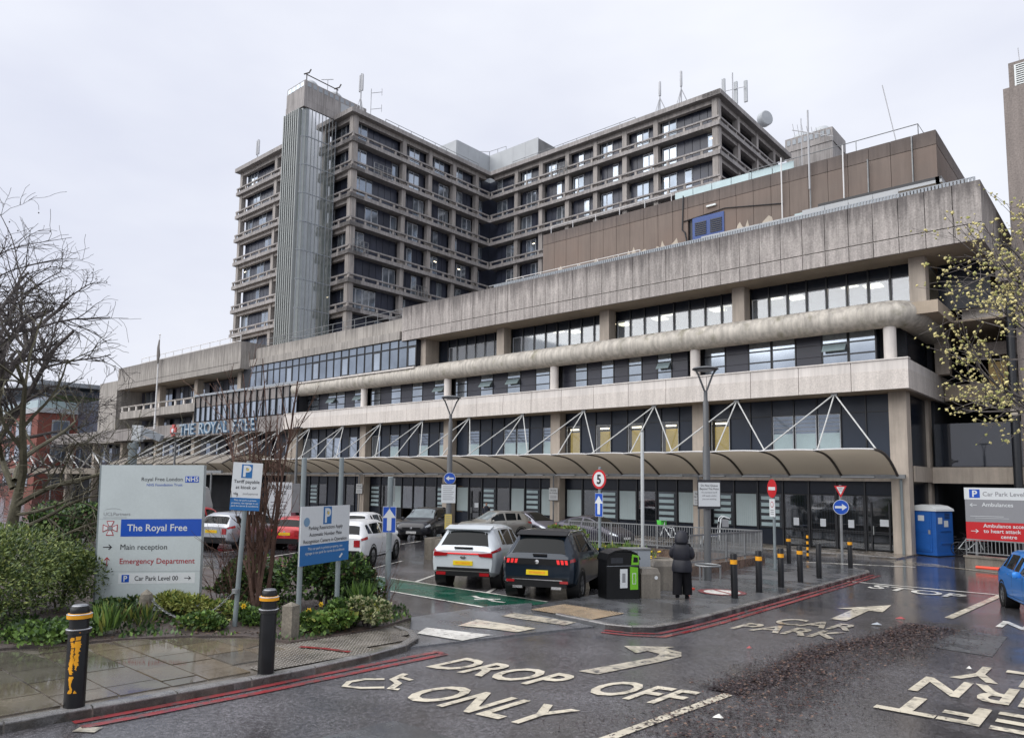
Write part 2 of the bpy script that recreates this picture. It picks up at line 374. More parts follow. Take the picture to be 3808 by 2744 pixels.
# --- second floor under the tube: modules of three panes; W glazed, O with an open middle sash, d dark cladding
L2 = ['WdWWdOW', 'dWdWdWdOd', 'WdOdOdW', 'WdWdWdO', 'WWdOWdO']
for k, pat in enumerate(L2):
    xr = -10.45 - 10.86 * k; xl = xr - 9.75; n = len(pat); w = (xr - xl) / n
    for i, ch in enumerate(pat):
        a, b_ = xl + i * w, xl + (i + 1) * w
        if ch == 'd':
            for q in range(3): box('cladding_panel', 'panel_l2', pod, a + .02, b_ - .02, 41.0, 41.08, 9.83 + q * .64, 10.45 + q * .64)
        else:
            f = window(pod, a + .01, b_ - .01, 40.97, 9.82, 11.75, 'pane_sky', 'frame_dark', .06, 2)
            if ch == 'O':
                s_ = MB().box(0, w - .2, -.02, .02, -.5, 0)
                s_.build('open_sash', 'pane_frost', f, Matrix.Translation((a + .1, 40.95, 11.05)) @ Matrix.Rotation(radians(-38), 4, 'X'))
    box('end_panel', 'panel_dark', pod, xl - .02, xl - .001, 41.0, 41.6, 9.8, 11.8)
    box('end_panel', 'panel_dark', pod, xr + .001, xr + .02, 41.0, 41.6, 9.8, 11.8)
    MB().lathe([(.3, 9.79), (.3, 12.0)], 18).build('round_column', 'conc_smooth', pod, Matrix.Translation((-9.62 - 10.8 * k, 40.25, 0)), smooth=True, key='round_col')
# --- rounded concrete gutter tube with its elbow
TR, TY, TZ = .69, 40.12, 12.16
tb = MB(); N = 20
def arc_ring(bb, frames):
    rings = []
    for c, side in frames:
        rings.append([Vector(c) + Vector(side) * (TR * cos(a)) + Vector((0, 0, TR * sin(a))) for a in [2 * pi * q / N for q in range(N)]])
    vs = [v for r in rings for v in r]; fs = []
    for i in range(len(frames) - 1):
        for q in range(N):
            q2 = (q + 1) % N; fs.append((i * N + q, i * N + q2, i * N + N + q2, i * N + N + q))
    return bb.add(vs, fs)
arc_ring(tb, [((0, 0, 0), (0, -1, 0)), ((-.015, 0, 0), (0, -1.012, 0)), ((-.03, 0, 0), (0, -1, 0)), ((-1.19, 0, 0), (0, -1, 0))])
x = -10.0; i = 0
while x > -63:
    tb.build('tube_segment', 'conc_tube', pod, Matrix.Translation((x, TY, TZ)), smooth=True, key='tube_seg'); x -= 1.19
for i in range(4):
    e = MB(); fr = []
    for q in range(4):
        a = (i + q / 3) * radians(90) / 4
        rr = 1.15; ctr = Vector((-10.0, TY + rr, TZ)); dirv = Vector((sin(a), -cos(a), 0))
        fr.append((ctr + dirv * rr, dirv * (1 + .25 * sin(a) * 1.0)))
    arc_ring(e, fr).build('tube_segment', 'conc_tube', pod, smooth=True)
e = MB(); arc_ring(e, [((-8.85, TY + 1.15, TZ), (1.25, 0, 0)), ((-8.85, 47, TZ), (1.25, 0, 0))]).build('tube_segment', 'conc_tube', pod, smooth=True)
# --- third floor: square columns, tall pale windows with lit rooms behind
for k in range(4):
    xr = -8.4 - 9.5 * k
    box('column', 'conc_col', pod, xr - .35, xr + .4, YC, YC + .8, 12.63, 15.07)
    if k == 3:
        xl = -44.6; xr2 = xr - .36
    else:
        xl = xr - 9.5 + .42; xr2 = xr - .36
    n = 8 if k < 3 else 7; w = (xr2 - xl) / n
    for i in range(n):
        a, b_ = xl + i * w, xl + (i + 1) * w
        box('transom_panel', 'panel_dark', pod, a + .02, b_ - .02, 41.75, 41.85, 14.42, 15.07)
        box('mullion', 'frame_dark', pod, a - .045, a + .045, 41.66, 41.86, 12.63, 15.07)
        if (k == 3 and i == 0):
            box('wall_panel', 'panel_dark', pod, a + .05, b_ - .05, 41.75, 41.85, 12.63, 14.41); continue
        f = window(pod, a + .06, b_ - .06, 41.72, 12.68, 14.4, 'glass_clear', 'frame_white', .035)
        if (i * 3 + k) % 4 in (0, 3):
            box('ceiling_light', 'light_panel', f, a + .15, b_ - .05, 43.2 + (i % 2), 44.1 + (i % 2), 14.86, 14.9)
    if k == 1: 
        for q in range(8): box('blind_slat', 'frame_white', pod, xr2 - w + .1 + q * .13, xr2 - w + .2 + q * .13, 41.86, 41.87, 12.7, 14.4)
box('ceiling', 'interior', pod, -45, -8.2, 41.9, 46.5, 14.92, 15.06)
box('sill_ledge', 'conc_tube', pod, -44.6, -7.7, 40.5, 41.75, 12.625, 12.69)
box('side_wall', 'conc_col', pod, -45.4, -44.7, 40.2, 42.4, 12.63, 15.07)
box('side_glazing', 'panel_dark', pod, -7.9, -5.6, 43.2, 43.3, 12.63, 15.07)
# --- ribbed parapet: tall panel above, short panel below, 1.19 m module
x = -5.3; i = 0
while x > -46.6:
    box('parapet_panel', 'conc_parapet', pod, x - 1.158, x, YB, YB + .2, 15.87, 17.9)
    box('parapet_panel', 'conc_parapet', pod, x - 1.158, x, YB + .015, YB + .2, 15.05, 15.81)
    x -= 1.19
box('parapet_ledge', 'conc_smooth', pod, -46.7, -5.29, YB + .03, YB + .2, 15.812, 15.83)
for i in range(9):
    y = YB + .21 + 1.19 * i
    box('parapet_panel', 'conc_parapet', pod, -5.5, -5.3, y, y + 1.175, 15.86, 17.9)
    box('parapet_panel', 'conc_parapet', pod, -5.5, -5.315, y, y + 1.175, 15.05, 15.82)
box('joint_backing', 'frame_dark', pod, -46.6, -5.52, YB + .205, YB + .215, 15.08, 17.85)
e = MB(); q = [(-46.7 - .55 * sin(a), YB + .55 - .55 * cos(a)) for a in [radians(15 * j) for j in range(7)]] + [(-47.25, 44), (-46.7, 44)]
e.add([(u, v, z) for z in (15.05, 17.9) for u, v in q], [tuple(range(len(q)))[::-1], tuple(range(len(q), 2 * len(q)))] + [(j, (j + 1) % len(q), (j + 1) % len(q) + len(q), j + len(q)) for j in range(len(q))])
e.build('parapet_panel', 'conc_parapet', pod, smooth=True)
cp = MB()
for j in range(200): cp.box(-5.6 - j * .155, -5.5 - j * .155, YB + .02, YB + .12, 17.905, 18.08)
cp.box(-37, -5.5, YB + .03, YB + .11, 18.08, 18.12)
tag(cp.build('coping_fringe', 'frame_grey', pod), kind='stuff')
# ribbon-window block at the left end of the tube
n = 23; x0, x1 = -72.0, -45.3; w = (x1 - x0) / n
box('ribbon_wall', 'panel_dark', pod, x0, x1, YB + .35, 42, 12.75, 15.25)
box('ribbon_fascia', 'conc_left', pod, x0, -47.3, YB + .1, 44, 15.25, 15.95)
box('ribbon_fascia', 'conc_left', pod, -72.6, -47.3, YB + 1.2, 46, 15.955, 17.4)
box('ribbon_sill', 'conc_smooth', pod, x0, x1, YB, 41, 12.62, 12.75)
for i in range(n):
    a = x0 + i * w
    window(pod, a + .03, a + w - .03, YB + .25, 14.55, 15.22, 'pane_mid', 'frame_dark', .05)
    window(pod, a + .03, a + w - .03, YB + .25, 12.8, 14.52, 'pane_sky' if i % 4 == 2 else 'pane_mid', 'frame_dark', .05 if i % 4 != 2 else .12)
# white roof rails and plant screens above the parapet
def railing(name, mt, parent, pts, h, nr=2, step=1.8, r=.028, base=0):
    """handrail with posts; returns the list of parts"""
    for q in range(nr):
        z = h * (q + 1) / nr
        tube('rail', mt, parent, [(p[0], p[1], p[2] + z) for p in pts], r, 6)
    for p, q in zip(pts[:-1], pts[1:]):
        p, q = Vector(p), Vector(q); m = max(1, round((q - p).length / step))
        for j in range(m + 1): 
            c = p.lerp(q, j / m); tube('post', mt, parent, [c + Vector((0, 0, base)), c + Vector((0, 0, h))], r, 6)
def rail_thing(label, pts, h, mt='white_metal', nr=2, step=1.8, r=.028):
    t = thing('roof_railing', label, 'railing', pts[0]); railing('r', mt, t, pts, h, nr, step, r); return t
rail_thing('white pipe railing low along the parapet roof below the brown plant block', [(-37.0, 41.5, 17.65), (-25, 41.5, 17.65)], 1.35)
rail_thing('galvanised railing with skylights behind on the roof of the ribbon window block', [(-72.0, 41.5, 17.4), (-47.6, 41.5, 17.4)], 1.15, 'galv')
ps = thing('plant_screen', 'row of white metal plant screens standing on the parapet roof', 'screen', (-15, 42.2, 17.6))
for j in range(9): box('screen_panel', 'dome_grey', ps, -20.9 + j * 1.28, -19.65 + j * 1.28, 42.2, 42.26, 17.6, 19.2 + .2 * (j > 4))
# --- brown plant block set back on the roof
br = thing('brown_plant_block', 'brown rendered rooftop plant block with peeling paint and blue louvred doors', 'building', (-22, 46, 17.6))
box('core', 'frame_dark', br, -36.9, -8.4, 46.2, 62, 17.6, 23.6)
x = -8.2; j = 0
while x > -37.0:
    x2 = max(x - 1.175, -37.12)
    if not (-23.45 < (x + x2) / 2 < -21.0):
        box('render_panel', 'brown_render', br, x2, x, 46, 46.19, 17.6, 22.93)
    else: box('render_panel', 'brown_render', br, x2, x, 46, 46.19, 22.1, 22.93)
    box('render_panel', 'brown_dark', br, x2, x, 45.99, 46.19, 22.955, 23.8)
    x -= 1.2; j += 1
for j in range(13):
    y = 46.2 + 1.2 * j
    box('render_panel', 'brown_render', br, -8.4, -8.2, y, y + 1.19, 17.6, 22.93); box('render_panel', 'brown_dark', br, -8.4, -8.19, y, y + 1.19, 22.955, 23.8)
box('stair_block', 'brown_render', br, -8.3, -7.6, 55.5, 57.5, 17.6, 23.3)
# peeled paint: irregular flakes missing near the foot of the wall
pe = MB(); xx = -36.6
while xx < -8.6:
    wd = rnd.uniform(.35, 1.2); hh = rnd.uniform(.2, 1.1) * (1 if rnd.random() < .8 else 1.7)
    if not -24 < xx < -20.6:
        base_h = 20.1; m = rnd.randint(4, 7)
        top = [(xx + wd * q / m, base_h + hh * (.25 + .75 * rnd.random()) * (1 if 0 < q < m else .1)) for q in range(m + 1)]
        pe.add([(u, 45.985, v) for u, v in top] + [(u, 45.985, 18.0) for u, v in top], [(q, q + 1, q + m + 2, q + m + 1) for q in range(m)])
    xx += wd * rnd.uniform(1.0, 1.7)
pe.build('peeled_patch', 'peeled', br)
dr = box('door', 'blue_door', br, -23.4, -21.05, 45.93, 46.1, 19.2, 22.06)
for a in (-23.2, -22.05):
    b_ = MB()
    for q in range(7): b_.box(a, a + .85, 45.88, 45.93, 20.75 + q * .14, 20.83 + q * .14)
    b_.build('louvre', 'frame_dark', dr)
box('bulkhead_lamp', 'steel_pale', br, -22.3, -21.6, 45.85, 45.98, 22.6, 22.72)
for xx, zt in ((-17.0, 24.6), (-13.2, 24.3), (-15.2, 25.4), (-9.4, 23.7), (-11.8, 23.0)):
    tube('wall_pole', 'white_metal' if xx in (-17.0, -13.2) else 'galv', br, [(xx, 45.8, 19.3), (xx, 45.8, zt)], .045, 6)
b_ = MB().box(-14.6, -8.0, 45.3, 45.9, 20.55, 20.75).box(-8.2, -7.9, 45.3, 50, 20.55, 20.75); b_.build('roof_duct', 'frame_dark', br)
b_ = MB().box(-14.4, -7.95, 45.1, 45.5, 20.32, 20.5).box(-8.15, -7.85, 45.1, 50, 20.32, 20.5); b_.build('roof_duct', 'dome_grey', br)
box('service_box', 'pane_frost', br, -15.9, -14.9, 44.9, 45.3, 19.7, 20.3)
tube('cable', 'frame_dark', br, [(-24.1, 45.95, 23.9), (-24.2, 45.95, 21.4), (-24.0, 45.95, 21.2), (-23.8, 45.95, 20.2)], .05, 6)
tube('cable', 'frame_dark', br, [(-24.1, 45.95, 22.0), (-21, 45.95, 22.25), (-17, 45.95, 21.6)], .035, 6)
rail_thing('white pipe railing on top of the brown plant block, left stretch', [(-36.6, 46.6, 23.8), (-25.4, 46.6, 23.8)], .8, 'white_metal', 1, 2.4)
rail_thing('pipe railing on top of the brown plant block, right stretch', [(-19.5, 46.6, 23.8), (-9.2, 46.6, 23.8), (-9.2, 50, 23.8)], .9, 'galv', 1, 3)
gs = thing('glass_balustrade', 'pale glazed screen on top of the brown plant block under the tower corner', 'screen', (-21, 47, 23.8))
for j in range(6): box('screen_panel', 'pane_frost', gs, -25.2 + j * 1.45, -23.8 + j * 1.45, 46.8, 46.86, 23.8, 24.65)
# --- tall concrete shaft at the right edge
sh = thing('concrete_shaft', 'tall plain concrete shaft with a louvred head at the right edge', 'building', (-2, 47, 0))
box('shaft_wall', 'conc_shaft', sh, -4.7, -3.55, 44, 52, 0, 24.1); box('shaft_wall', 'conc_shaft', sh, -3.53, 3, 44, 52, 0, 24.1)
hd = box('shaft_head', 'conc_shaft', sh, -4.45, 3, 44.3, 51, 24.1, 25.55)
lv = MB().box(-4.2, -2, 44.22, 44.3, 24.15, 24.2).box(-4.2, -2, 44.22, 44.3, 25.3, 25.35).box(-4.2, -4.12, 44.22, 44.3, 24.2, 25.3)
for j in range(9): lv.box(-4.12, -2, 44.23, 44.28, 24.24 + j * .118, 24.3 + j * .118)
lv.build('louvre', 'steel_pale', hd)
tube('rod', 'antenna', sh, [(-4.0, 45, 25.5), (-4.05, 45, 26.6)], .02, 5)
# --- dark loading bay between the front and the shaft
lb = thing('loading_bay', 'dark recessed service bay with concrete beam and glass screen right of the hospital front', 'building', (-6, 47, 0))
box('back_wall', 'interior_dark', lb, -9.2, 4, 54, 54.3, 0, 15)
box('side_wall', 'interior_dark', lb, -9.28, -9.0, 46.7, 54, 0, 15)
for y in (45.8, 52.2): box('column', 'conc_col', lb, -9.95, -9.15, y, y + .8, 0, 8.26)
box('column', 'conc_col', lb, -8.8, -8.1, 46.3, 47.0, 9.7, 12.0)
box('beam', 'conc_col', lb, -9.1, -9.05 + .02, 41.7, 45.79, 3.67, 4.48)
box('beam', 'conc_col', lb, -9.13, 3.5, 45.75, 46.3, 3.62, 4.5)
box('glass_screen', 'glass_screen', lb, -8.95, 3, 46.1, 46.14, 4.55, 6.9)
box('slab', 'conc_soffit', lb, -8.6, 3, 47.5, 54, 8.3, 9.2)
box('beam', 'conc_band', lb, -7.0, -4.75, 43.9, 44.3, 12.1, 13.3)
box('slab', 'conc_soffit', lb, -8.5, -4.75, 43.5, 54, 12.0, 12.1)
box('beam', 'conc_shaft', lb, -7.0, -4.75, 46, 46.5, 10.5, 11.2)
box('parapet_beam', 'conc_shaft', lb, -5.2, -4.72, 42.0, 43.9, 13.5, 15.0)
tube('drain_pipe', 'frame_dark', lb, [(-4.9, 43.6, 0), (-4.9, 43.6, 15.5)], .2, 10)
box('hazard_notice', 'light_warm' if False else 'peeled', lb, -5.05, -4.75, 43.38, 43.39, 7.0, 7.35)
box('window', 'interior_warm', lb, -6.3, -5.3, 46.55, 46.6, 8.9, 10.2)

# ================================================================== WARD TOWER behind the podium
tw = thing('ward_tower', 'tall grey concrete ward tower with balcony floors and a glazed stair', 'building', (-80, 82, 0))
FH, ZT = 3.77, 47.44
def fbox(name, m, face, s0, s1, d0, d1, z0, z1, parent=None):
    ax, c = face
    if ax == 'Y': return box(name, m, parent or tw, s0, s1, c + d0, c + d1, z0, z1)
    return box(name, m, parent or tw, c - d1, c - d0, s0, s1, z0, z1)
box('core', 'panel_tower', tw, -104.3, -77.8, 56.4, 105, 0, 51.2)
box('core', 'panel_tower', tw, -77.9, -39.4, 82.9, 105, 0, 51.2)
faces = [(('Y', 81.0), -75.9, -37.5, [-38.1, -46.6, -51.4, -56.2, -61.1, -66.0, -70.8], 7),
         (('X', -75.9), 54.6, 81.0, [55.2, 63.8, 68.7, 73.6, 78.5], 9),
         (('Y', 54.6), -106, -75.9, [-105.2, -95.1, -88.6, -76.5], 9),
         (('X', -37.5), 81.0, 104, [81.6, 87.6, 93.6, 99.6], 3)]
for fi, (fc, s0, s1, cols, nf) in enumerate(faces):
    cs = sorted(cols)
    for k in range(-1, nf):
        zb = ZT - FH * k; ztop = zb + FH if k >= 0 else 0
        e0 = -.01 * fi
        if k == -1:      # roof edge
            fbox('roof_fascia', 'conc_tower', fc, s0 - (.35 if fi in (0, 3) else 0), s1 + .3, -.35, 2.1, 51.14 + e0, 51.75 + e0)
            fbox('roof_beam', 'conc_tower_col', fc, s0 + .4, s1 - .4, .45, 1.0, 50.55, 51.13 + e0)
            continue
        fbox('balcony_slab', 'conc_tower', fc, s0, s1, 0, 2.2, zb + e0, zb + .5 + e0)
        fbox('balcony_rail', 'conc_tower', fc, s0 + .02, s1 - .02, .06, .32, zb + 1.0 + e0, zb + 1.2 + e0)
        
        if fi > 1: fbox('floor_beam', 'conc_tower_col', fc, s0 + .4, s1 - .4, .5, 1.0, zb - .5, zb + e0 - .002)
        m = max(2, round((s1 - s0) / 2.45))
        for j in range(m + 1):
            s = s0 + .1 + (s1 - s0 - .35) * j / m
            fbox('rail_post', 'conc_tower_col', fc, s, s + .3 if fi != 3 else s + .15, .1, .28, zb + .55, zb + 1.0)
        for c in cs:
            fbox('column', 'conc_tower_col', fc, c - .34, c + .34, .38, 1.1, zb + .56, zb + FH - .01)
        # glazing of each structural bay: pairs of windows in dark cladding
        ends = [s0] + cs + [s1]
        for a, b_ in zip(ends[:-1], ends[1:]):
            if b_ - a < 2.5 or fi == 3: continue
            a += .5; b_ -= .5; n = max(3, round((b_ - a) / 1.02)); w = (b_ - a) / n
            st = rnd.randrange(0, max(1, n - 1)); wide = rnd.random()
            for j in range(n):
                lit = j in (st, st + 1) if wide < .8 else (j == st)
                if n > 5: lit = lit or j in ((n - 1,) if k % 2 else (0, 1))
                p0, p1 = a + j * w, a + (j + 1) * w
                ax, c = fc
                if not lit:
                    fbox('wall_panel', 'panel_tower', fc, p0 + .03, p1 - .03, 1.3, 1.4, zb + .5, zb + 3.76); continue
                fr = fbox('window', 'frame_white' if rnd.random() < .85 else 'frame_grey', fc, p0 + .03, p1 - .03, 1.2, 1.34, zb + .56, zb + 3.5)
                fbox('pane', ('pane_sky', 'pane_mid', 'pane_mid')[rnd.randrange(3)], fc, p0 + .1, p1 - .1, 1.18, 1.28, zb + .66, zb + 3.42, fr)
                fbox('sash_bar', 'frame_dark', fc, p0 + .08, p1 - .08, 1.16, 1.2, zb + 1.32, zb + 1.42, fr)
                if rnd.random() < .05: fbox('ceiling_light', 'light_panel', fc, p0 + .3, p1 - .2, 1.16, 1.178, zb + 2.75, zb + 2.84, fr)
# maintenance cages clipped to some balconies
for fc, s0, s1, k in ((faces[1][0], 58.2, 61.2, 1), (faces[1][0], 55.2, 57.6, 4), (faces[1][0], 66.0, 68.2, 5), (faces[0][0], -63.5, -60.8, 0), (faces[2][0], -91.5, -88.9, 1)):
    zb = ZT - FH * k; b_ = MB()
    for q in range(5):
        s = s0 + (s1 - s0) * q / 4
        p = (s, fc[1] - .1) if fc[0] == 'Y' else (fc[1] + .1, s)
        b_.tube([(*p, zb + .2), (*p, zb + 1.9)], .04, 5)
    for z in (.7, 1.3, 1.9):
        p, q = ((s0, fc[1] - .1), (s1, fc[1] - .1)) if fc[0] == 'Y' else ((fc[1] + .1, s0), (fc[1] + .1, s1))
        b_.tube([(*p, zb + z), (*q, zb + z)], .04, 5)
    b_.build('guard_cage', 'galv', tw)
# roof railings, plant room of pale panels
def tparts(pts, h, st=2.4):
    railing('r', 'galv', tw, pts, h, 1, st, .04)
tparts([(-76.6, 60.5, 51.75), (-76.6, 79, 51.75)], 1.0); tparts([(-72, 81.9, 51.75), (-50, 81.9, 51.75)], 1.0)
tparts([(-105, 56, 51.7), (-97, 55.4, 51.7)], 1.0); tparts([(-38.4, 84, 51.75), (-38.4, 92, 51.75)], 1.0)
for j in range(3): box('plant_room_panel', 'dome_grey', tw, -78.6, -78.5, 76.1 + j * 2.48, 76.1 + j * 2.48 + 2.46, 51.2, 56.2)
for j in range(4): box('plant_room_panel', 'dome_grey', tw, -78.45 + j * 2.56, -78.45 + j * 2.56 + 2.54, 83.45, 83.55, 51.2, 56.2)
for j in range(4): box('plant_room_panel', 'dome_grey', tw, -78.6 - j * 2.5 - 2.48, -78.6 - j * 2.5, 76.0, 76.1, 51.2, 56.2)
box('plant_room', 'roofing', tw, -88, -78.62, 76.2, 95, 51, 56.1); box('plant_room', 'roofing', tw, -78.6, -68.3, 83.6, 95, 51, 56.1)
tparts([(-81, 82, 56.2), (-78.9, 83.9, 56.2), (-75.5, 84.2, 56.2)], 1.0, 1.6)
# glazed stair on the left wing
SX0, SX1, SY0, SY1 = -83.83, -79.7, 49.66, 57.5
ZS = 15.0
st_ = box('stair_core', 'interior', tw, SX0 + .6, SX0 + 1.3, 50.6, 54.6, ZS, 51.2)
box('stair_back_wall', 'conc_tower_col', st_, SX0 + .1, SX1 - .1, 54.2, 54.5, ZS, 51.2)
for k in range(10):
    z0 = 47.6 - FH * k
    if z0 < ZS: break
    box('stair_landing', 'conc_tower_col', st_, SX0 + .5, SX1 - .5, 50.3, 51.6, z0 - .25, z0)
    box('stair_landing', 'conc_tower_col', st_, SX0 + .5, SX1 - .5, 53.2, 54.6, z0 - FH / 2 - .25, z0 - FH / 2)
    for (ya, za, yb_, zb_) in ((51.6, z0, 53.2, z0 - FH / 2), (53.2, z0 - FH / 2, 51.6, z0 - FH)):
        MB().add([(SX1 - .55, ya, za), (SX1 - .55, yb_, zb_), (SX1 - .55, yb_, zb_ - .35), (SX1 - .55, ya, za - .35), (SX1 - 1.6, ya, za), (SX1 - 1.6, yb_, zb_), (SX1 - 1.6, yb_, zb_ - .35), (SX1 - 1.6, ya, za - .35)],
                 [(0, 1, 2, 3), (7, 6, 5, 4), (0, 4, 5, 1), (3, 2, 6, 7)]).build('stair_flight', 'conc_tower_col', st_)
prof = [(SX1, SY1 - 2.9), (SX1, SY0 + .75)] + [(SX1 - .75 + .75 * cos(a), SY0 + .75 - .75 * sin(a)) for a in (radians(30), radians(60))] + [(SX1 - .75, SY0), (SX0, SY0), (SX0, SY1 - 2.9)]
pts = []
for p, q in zip(prof[:-1], prof[1:]):
    m = max(1, round((Vector(q) - Vector(p)).length / .52))
    pts += [Vector(p).lerp(Vector(q), j / m) for j in range(m)]
pts.append(Vector(prof[-1]))
for k in range(10):
    z1 = 51.2 - FH * k; z0 = max(ZS, z1 - FH)
    if z1 <= ZS: break
    g = MB()
    for p, q in zip(pts[:-1], pts[1:]): g.add([(p.x, p.y, z0 + .05), (q.x, q.y, z0 + .05), (q.x, q.y, z1 - .05), (p.x, p.y, z1 - .05)], [(0, 1, 2, 3)])
    g.build('stair_glazing', 'glass_stair', tw)
    g = MB()
    for p, q in zip(pts[:-1], pts[1:]): g.tube([(p.x, p.y, z0), (q.x, q.y, z0)], .07, 4)
    g.build('stair_transom', 'frame_grey', tw)
for j, p in enumerate(pts):
    front = p.y < SY0 + .01
    if front: box('stair_fin', 'fin_grey', tw, p.x - .1, p.x + .1, SY0 - .38, SY0 + .02, ZS, 51.1)
    else: box('stair_mullion', 'fin_grey' if j % 2 else 'frame_grey', tw, p.x - .04, p.x + .04, p.y - .04, p.y + .04, ZS, 51.2)
box('stair_cap', 'conc_tower', tw, SX0 - .05, SX1 + .08, SY0 - .1, SY1 + 2, 51.24, 52.2); box('stair_cap', 'conc_tower', tw, SX0 - .02, SX1 + .05, SY0 - .06, SY1 + 2, 52.23, 54.0)
cap = box('stair_cap', 'conc_tower', tw, SX0, SX1, SY0, SY1 + 2, 54.0, 54.85)
for j in range(9): box('window', 'frame_grey', cap, SX1 - .01, SX1 + .03, SY0 + .4 + j * .85, SY0 + .95 + j * .85, 54.1, 54.68)
for j in range(4): box('window', 'pane_sky', cap, SX0 + .25 + j * .95, SX0 + 1.05 + j * .95, SY0 - .03, SY0 + .01, 54.1, 54.68)
box('vent_panel', 'dome_grey', tw, SX1 + .06, SX1 + .14, 55.2, 57.2, 52.2, 53.9)
dm = MB().lathe([(1.25, 0), (1.25, .25), (1.05, .6), (.75, .9), (.4, 1.05), (0, 1.1)], 18)
for y in (51.4, 55.2): dm.build('roof_dome', 'dome_grey', tw, Matrix.Translation((SX1 - 1.6, y, 54.85)), smooth=True, key='dome')
# second stair head at the back right of the tower
h2 = box('stair_cap', 'conc_tower', tw, -38.9, -32.2, 107, 113, 44, 53.3); box('stair_cap', 'conc_tower', tw, -39, -32.1, 106.9, 113, 53.33, 55.4)
for j in range(8): box('window', 'frame_grey', h2, -38.7 + j * .82, -38.2 + j * .82, 106.85, 106.9, 54.3, 55.1)
for j in range(8): box('window', 'frame_grey', h2, -38.7 + j * .82, -38.2 + j * .82, 106.85, 106.96, 47.5, 50)
for x in (-37.2, -34.2): dm.build('roof_dome', 'dome_grey', tw, Matrix.Translation((x, 109, 55.4)) @ Matrix.Scale(1.25, 4), smooth=True, key='dome')

# ------------------------------------------------------------------ aerials on the roofs
def sector_mast(label, loc, h, kind, group='mobile phone aerials on the hospital roofs'):
    t = thing('antenna_mast', label, 'antenna', loc, group); x, y, z = loc
    tube('pole', 'antenna', t, [(x, y, z), (x, y, z + h)], .09, 6)
    if kind == 'tripod':
        for a in range(3): tube('strut', 'antenna', t, [(x + 1.6 * cos(a * 2.1 + .4), y + 1.6 * sin(a * 2.1 + .4), z), (x, y, z + h * .62)], .06, 5)
        MB().lathe([(.16, 0), (.18, .2), (.18, h * .32), (.1, h * .34)], 8).build('antenna_panel', 'antenna', t, Matrix.Translation((x, y, z + h * .66)), smooth=True)
    if kind == 'panels':
        for q, (dx, dz, hh) in enumerate(((-1.25, .3, 2.6), (.35, -.6, 3.0), (1.6, -.8, 2.9))):
            MB().box(-.22, .22, -.12, .12, 0, hh).build('antenna_panel', 'dome_grey', t, Matrix.Translation((x + dx, y + .2 * q, z + h - hh - .7 + dz)))
        tube('arm', 'antenna', t, [(x - 1.3, y, z + h * .62), (x + 1.7, y, z + h * .55)], .05, 5)
    if kind == 'slim':
        for dx in (-.28, .3): MB().lathe([(.12, 0), (.14, .3), (.14, 2.2), (.05, 2.4)], 8).build('antenna_panel', 'antenna', t, Matrix.Translation((x + dx, y, z + h - 2.5)), smooth=True)
        for a in range(3): tube('strut', 'antenna', t, [(x + .8 * cos(a * 2.1), y + .8 * sin(a * 2.1), z), (x, y, z + h * .45)], .04, 5)
    return t
sector_mast('tripod aerial mast, left of the pair on the right wing roof edge', (-47.4, 84, 51.7), 6.1, 'tripod')
sector_mast('tripod aerial mast, taller right one of the pair on the right wing roof edge', (-44.2, 84, 51.7), 6.4, 'tripod')
sector_mast('mobile mast with three pale panel aerials on the right corner of the tower roof', (-38.6, 87.5, 51.7), 5.6, 'panels')
sector_mast('slim twin aerial mast on the tower roof beside the glazed stair head', (-77, 56.5, 51.7), 6.0, 'slim')
sector_mast('slim twin aerial mast at the far left end of the tower roof', (-104.3, 57, 51.7), 5.4, 'slim')
t = thing('dish_aerial', 'round drum microwave dish on the right side of the tower roof', 'antenna', (-39, 97.3, 51.7))
MB().lathe([(.98, 0), (1.06, .1), (1.06, .9), (.95, 1.0), (0, 1.05)], 20).build('dish_drum', 'dome_grey', t, Matrix.Translation((-38.6, 97.3, 54.6)) @ Matrix.Rotation(radians(62), 4, 'Z') @ Matrix.Rotation(radians(90), 4, 'X'), smooth=True)
tube('pole', 'antenna', t, [(-39, 97.6, 51.5), (-39, 97.6, 54.4)], .12, 6)
t = thing('yagi_aerial', 'small forked yagi aerial beside the slim mast near the stair head', 'antenna', (-76.6, 57.9, 51.7))
tube('pole', 'antenna', t, [(-76.6, 57.9, 51.7), (-76.6, 57.9, 56)], .05, 5)
for z in (53.4, 55.7):
    tube('arm', 'antenna', t, [(-76.6, 57.9, z - .3), (-75.7, 59.0, z)], .04, 5); tube('element', 'antenna', t, [(-75.7, 59.0, z - .5), (-75.7, 59.0, z + .5)], .04, 5)
t = thing('camera_gantry', 'tube gantry of roof aerials on top of the glazed stair head', 'antenna', (-80, 51, 54.85))
tube('rail', 'rib_dark', t, [(-79.9, 49.9, 55.75), (-79.9, 54.9, 55.7)], .07, 6)
for y in (50.0, 54.7):
    tube('pole', 'rib_dark', t, [(-79.9, y, 54.85), (-79.9, y, 55.9)], .07, 6); tube('horn', 'rib_dark', t, [(-80.2, y - .25, 55.8), (-79.7, y + .2, 56.0), (-79.6, y + .4, 56.5)], .1, 6)
tube('pole', 'antenna', t, [(-79.9, 53.2, 54.85), (-79.9, 53.2, 56.5)], .05, 6); tube('arm', 'antenna', t, [(-80.5, 52.6, 56.4), (-79.5, 53.8, 56.6)], .05, 5)
t = thing('tv_aerial', 'television aerial on a pole above the brown plant block', 'antenna', (-15.2, 45.8, 23.8))
tube('pole', 'antenna', t, [(-15.2, 45.7, 22), (-15.2, 45.7, 27.2)], .06, 6); tube('boom', 'antenna', t, [(-16.2, 45.7, 26.2), (-13.7, 45.7, 25.0)], .03, 5)
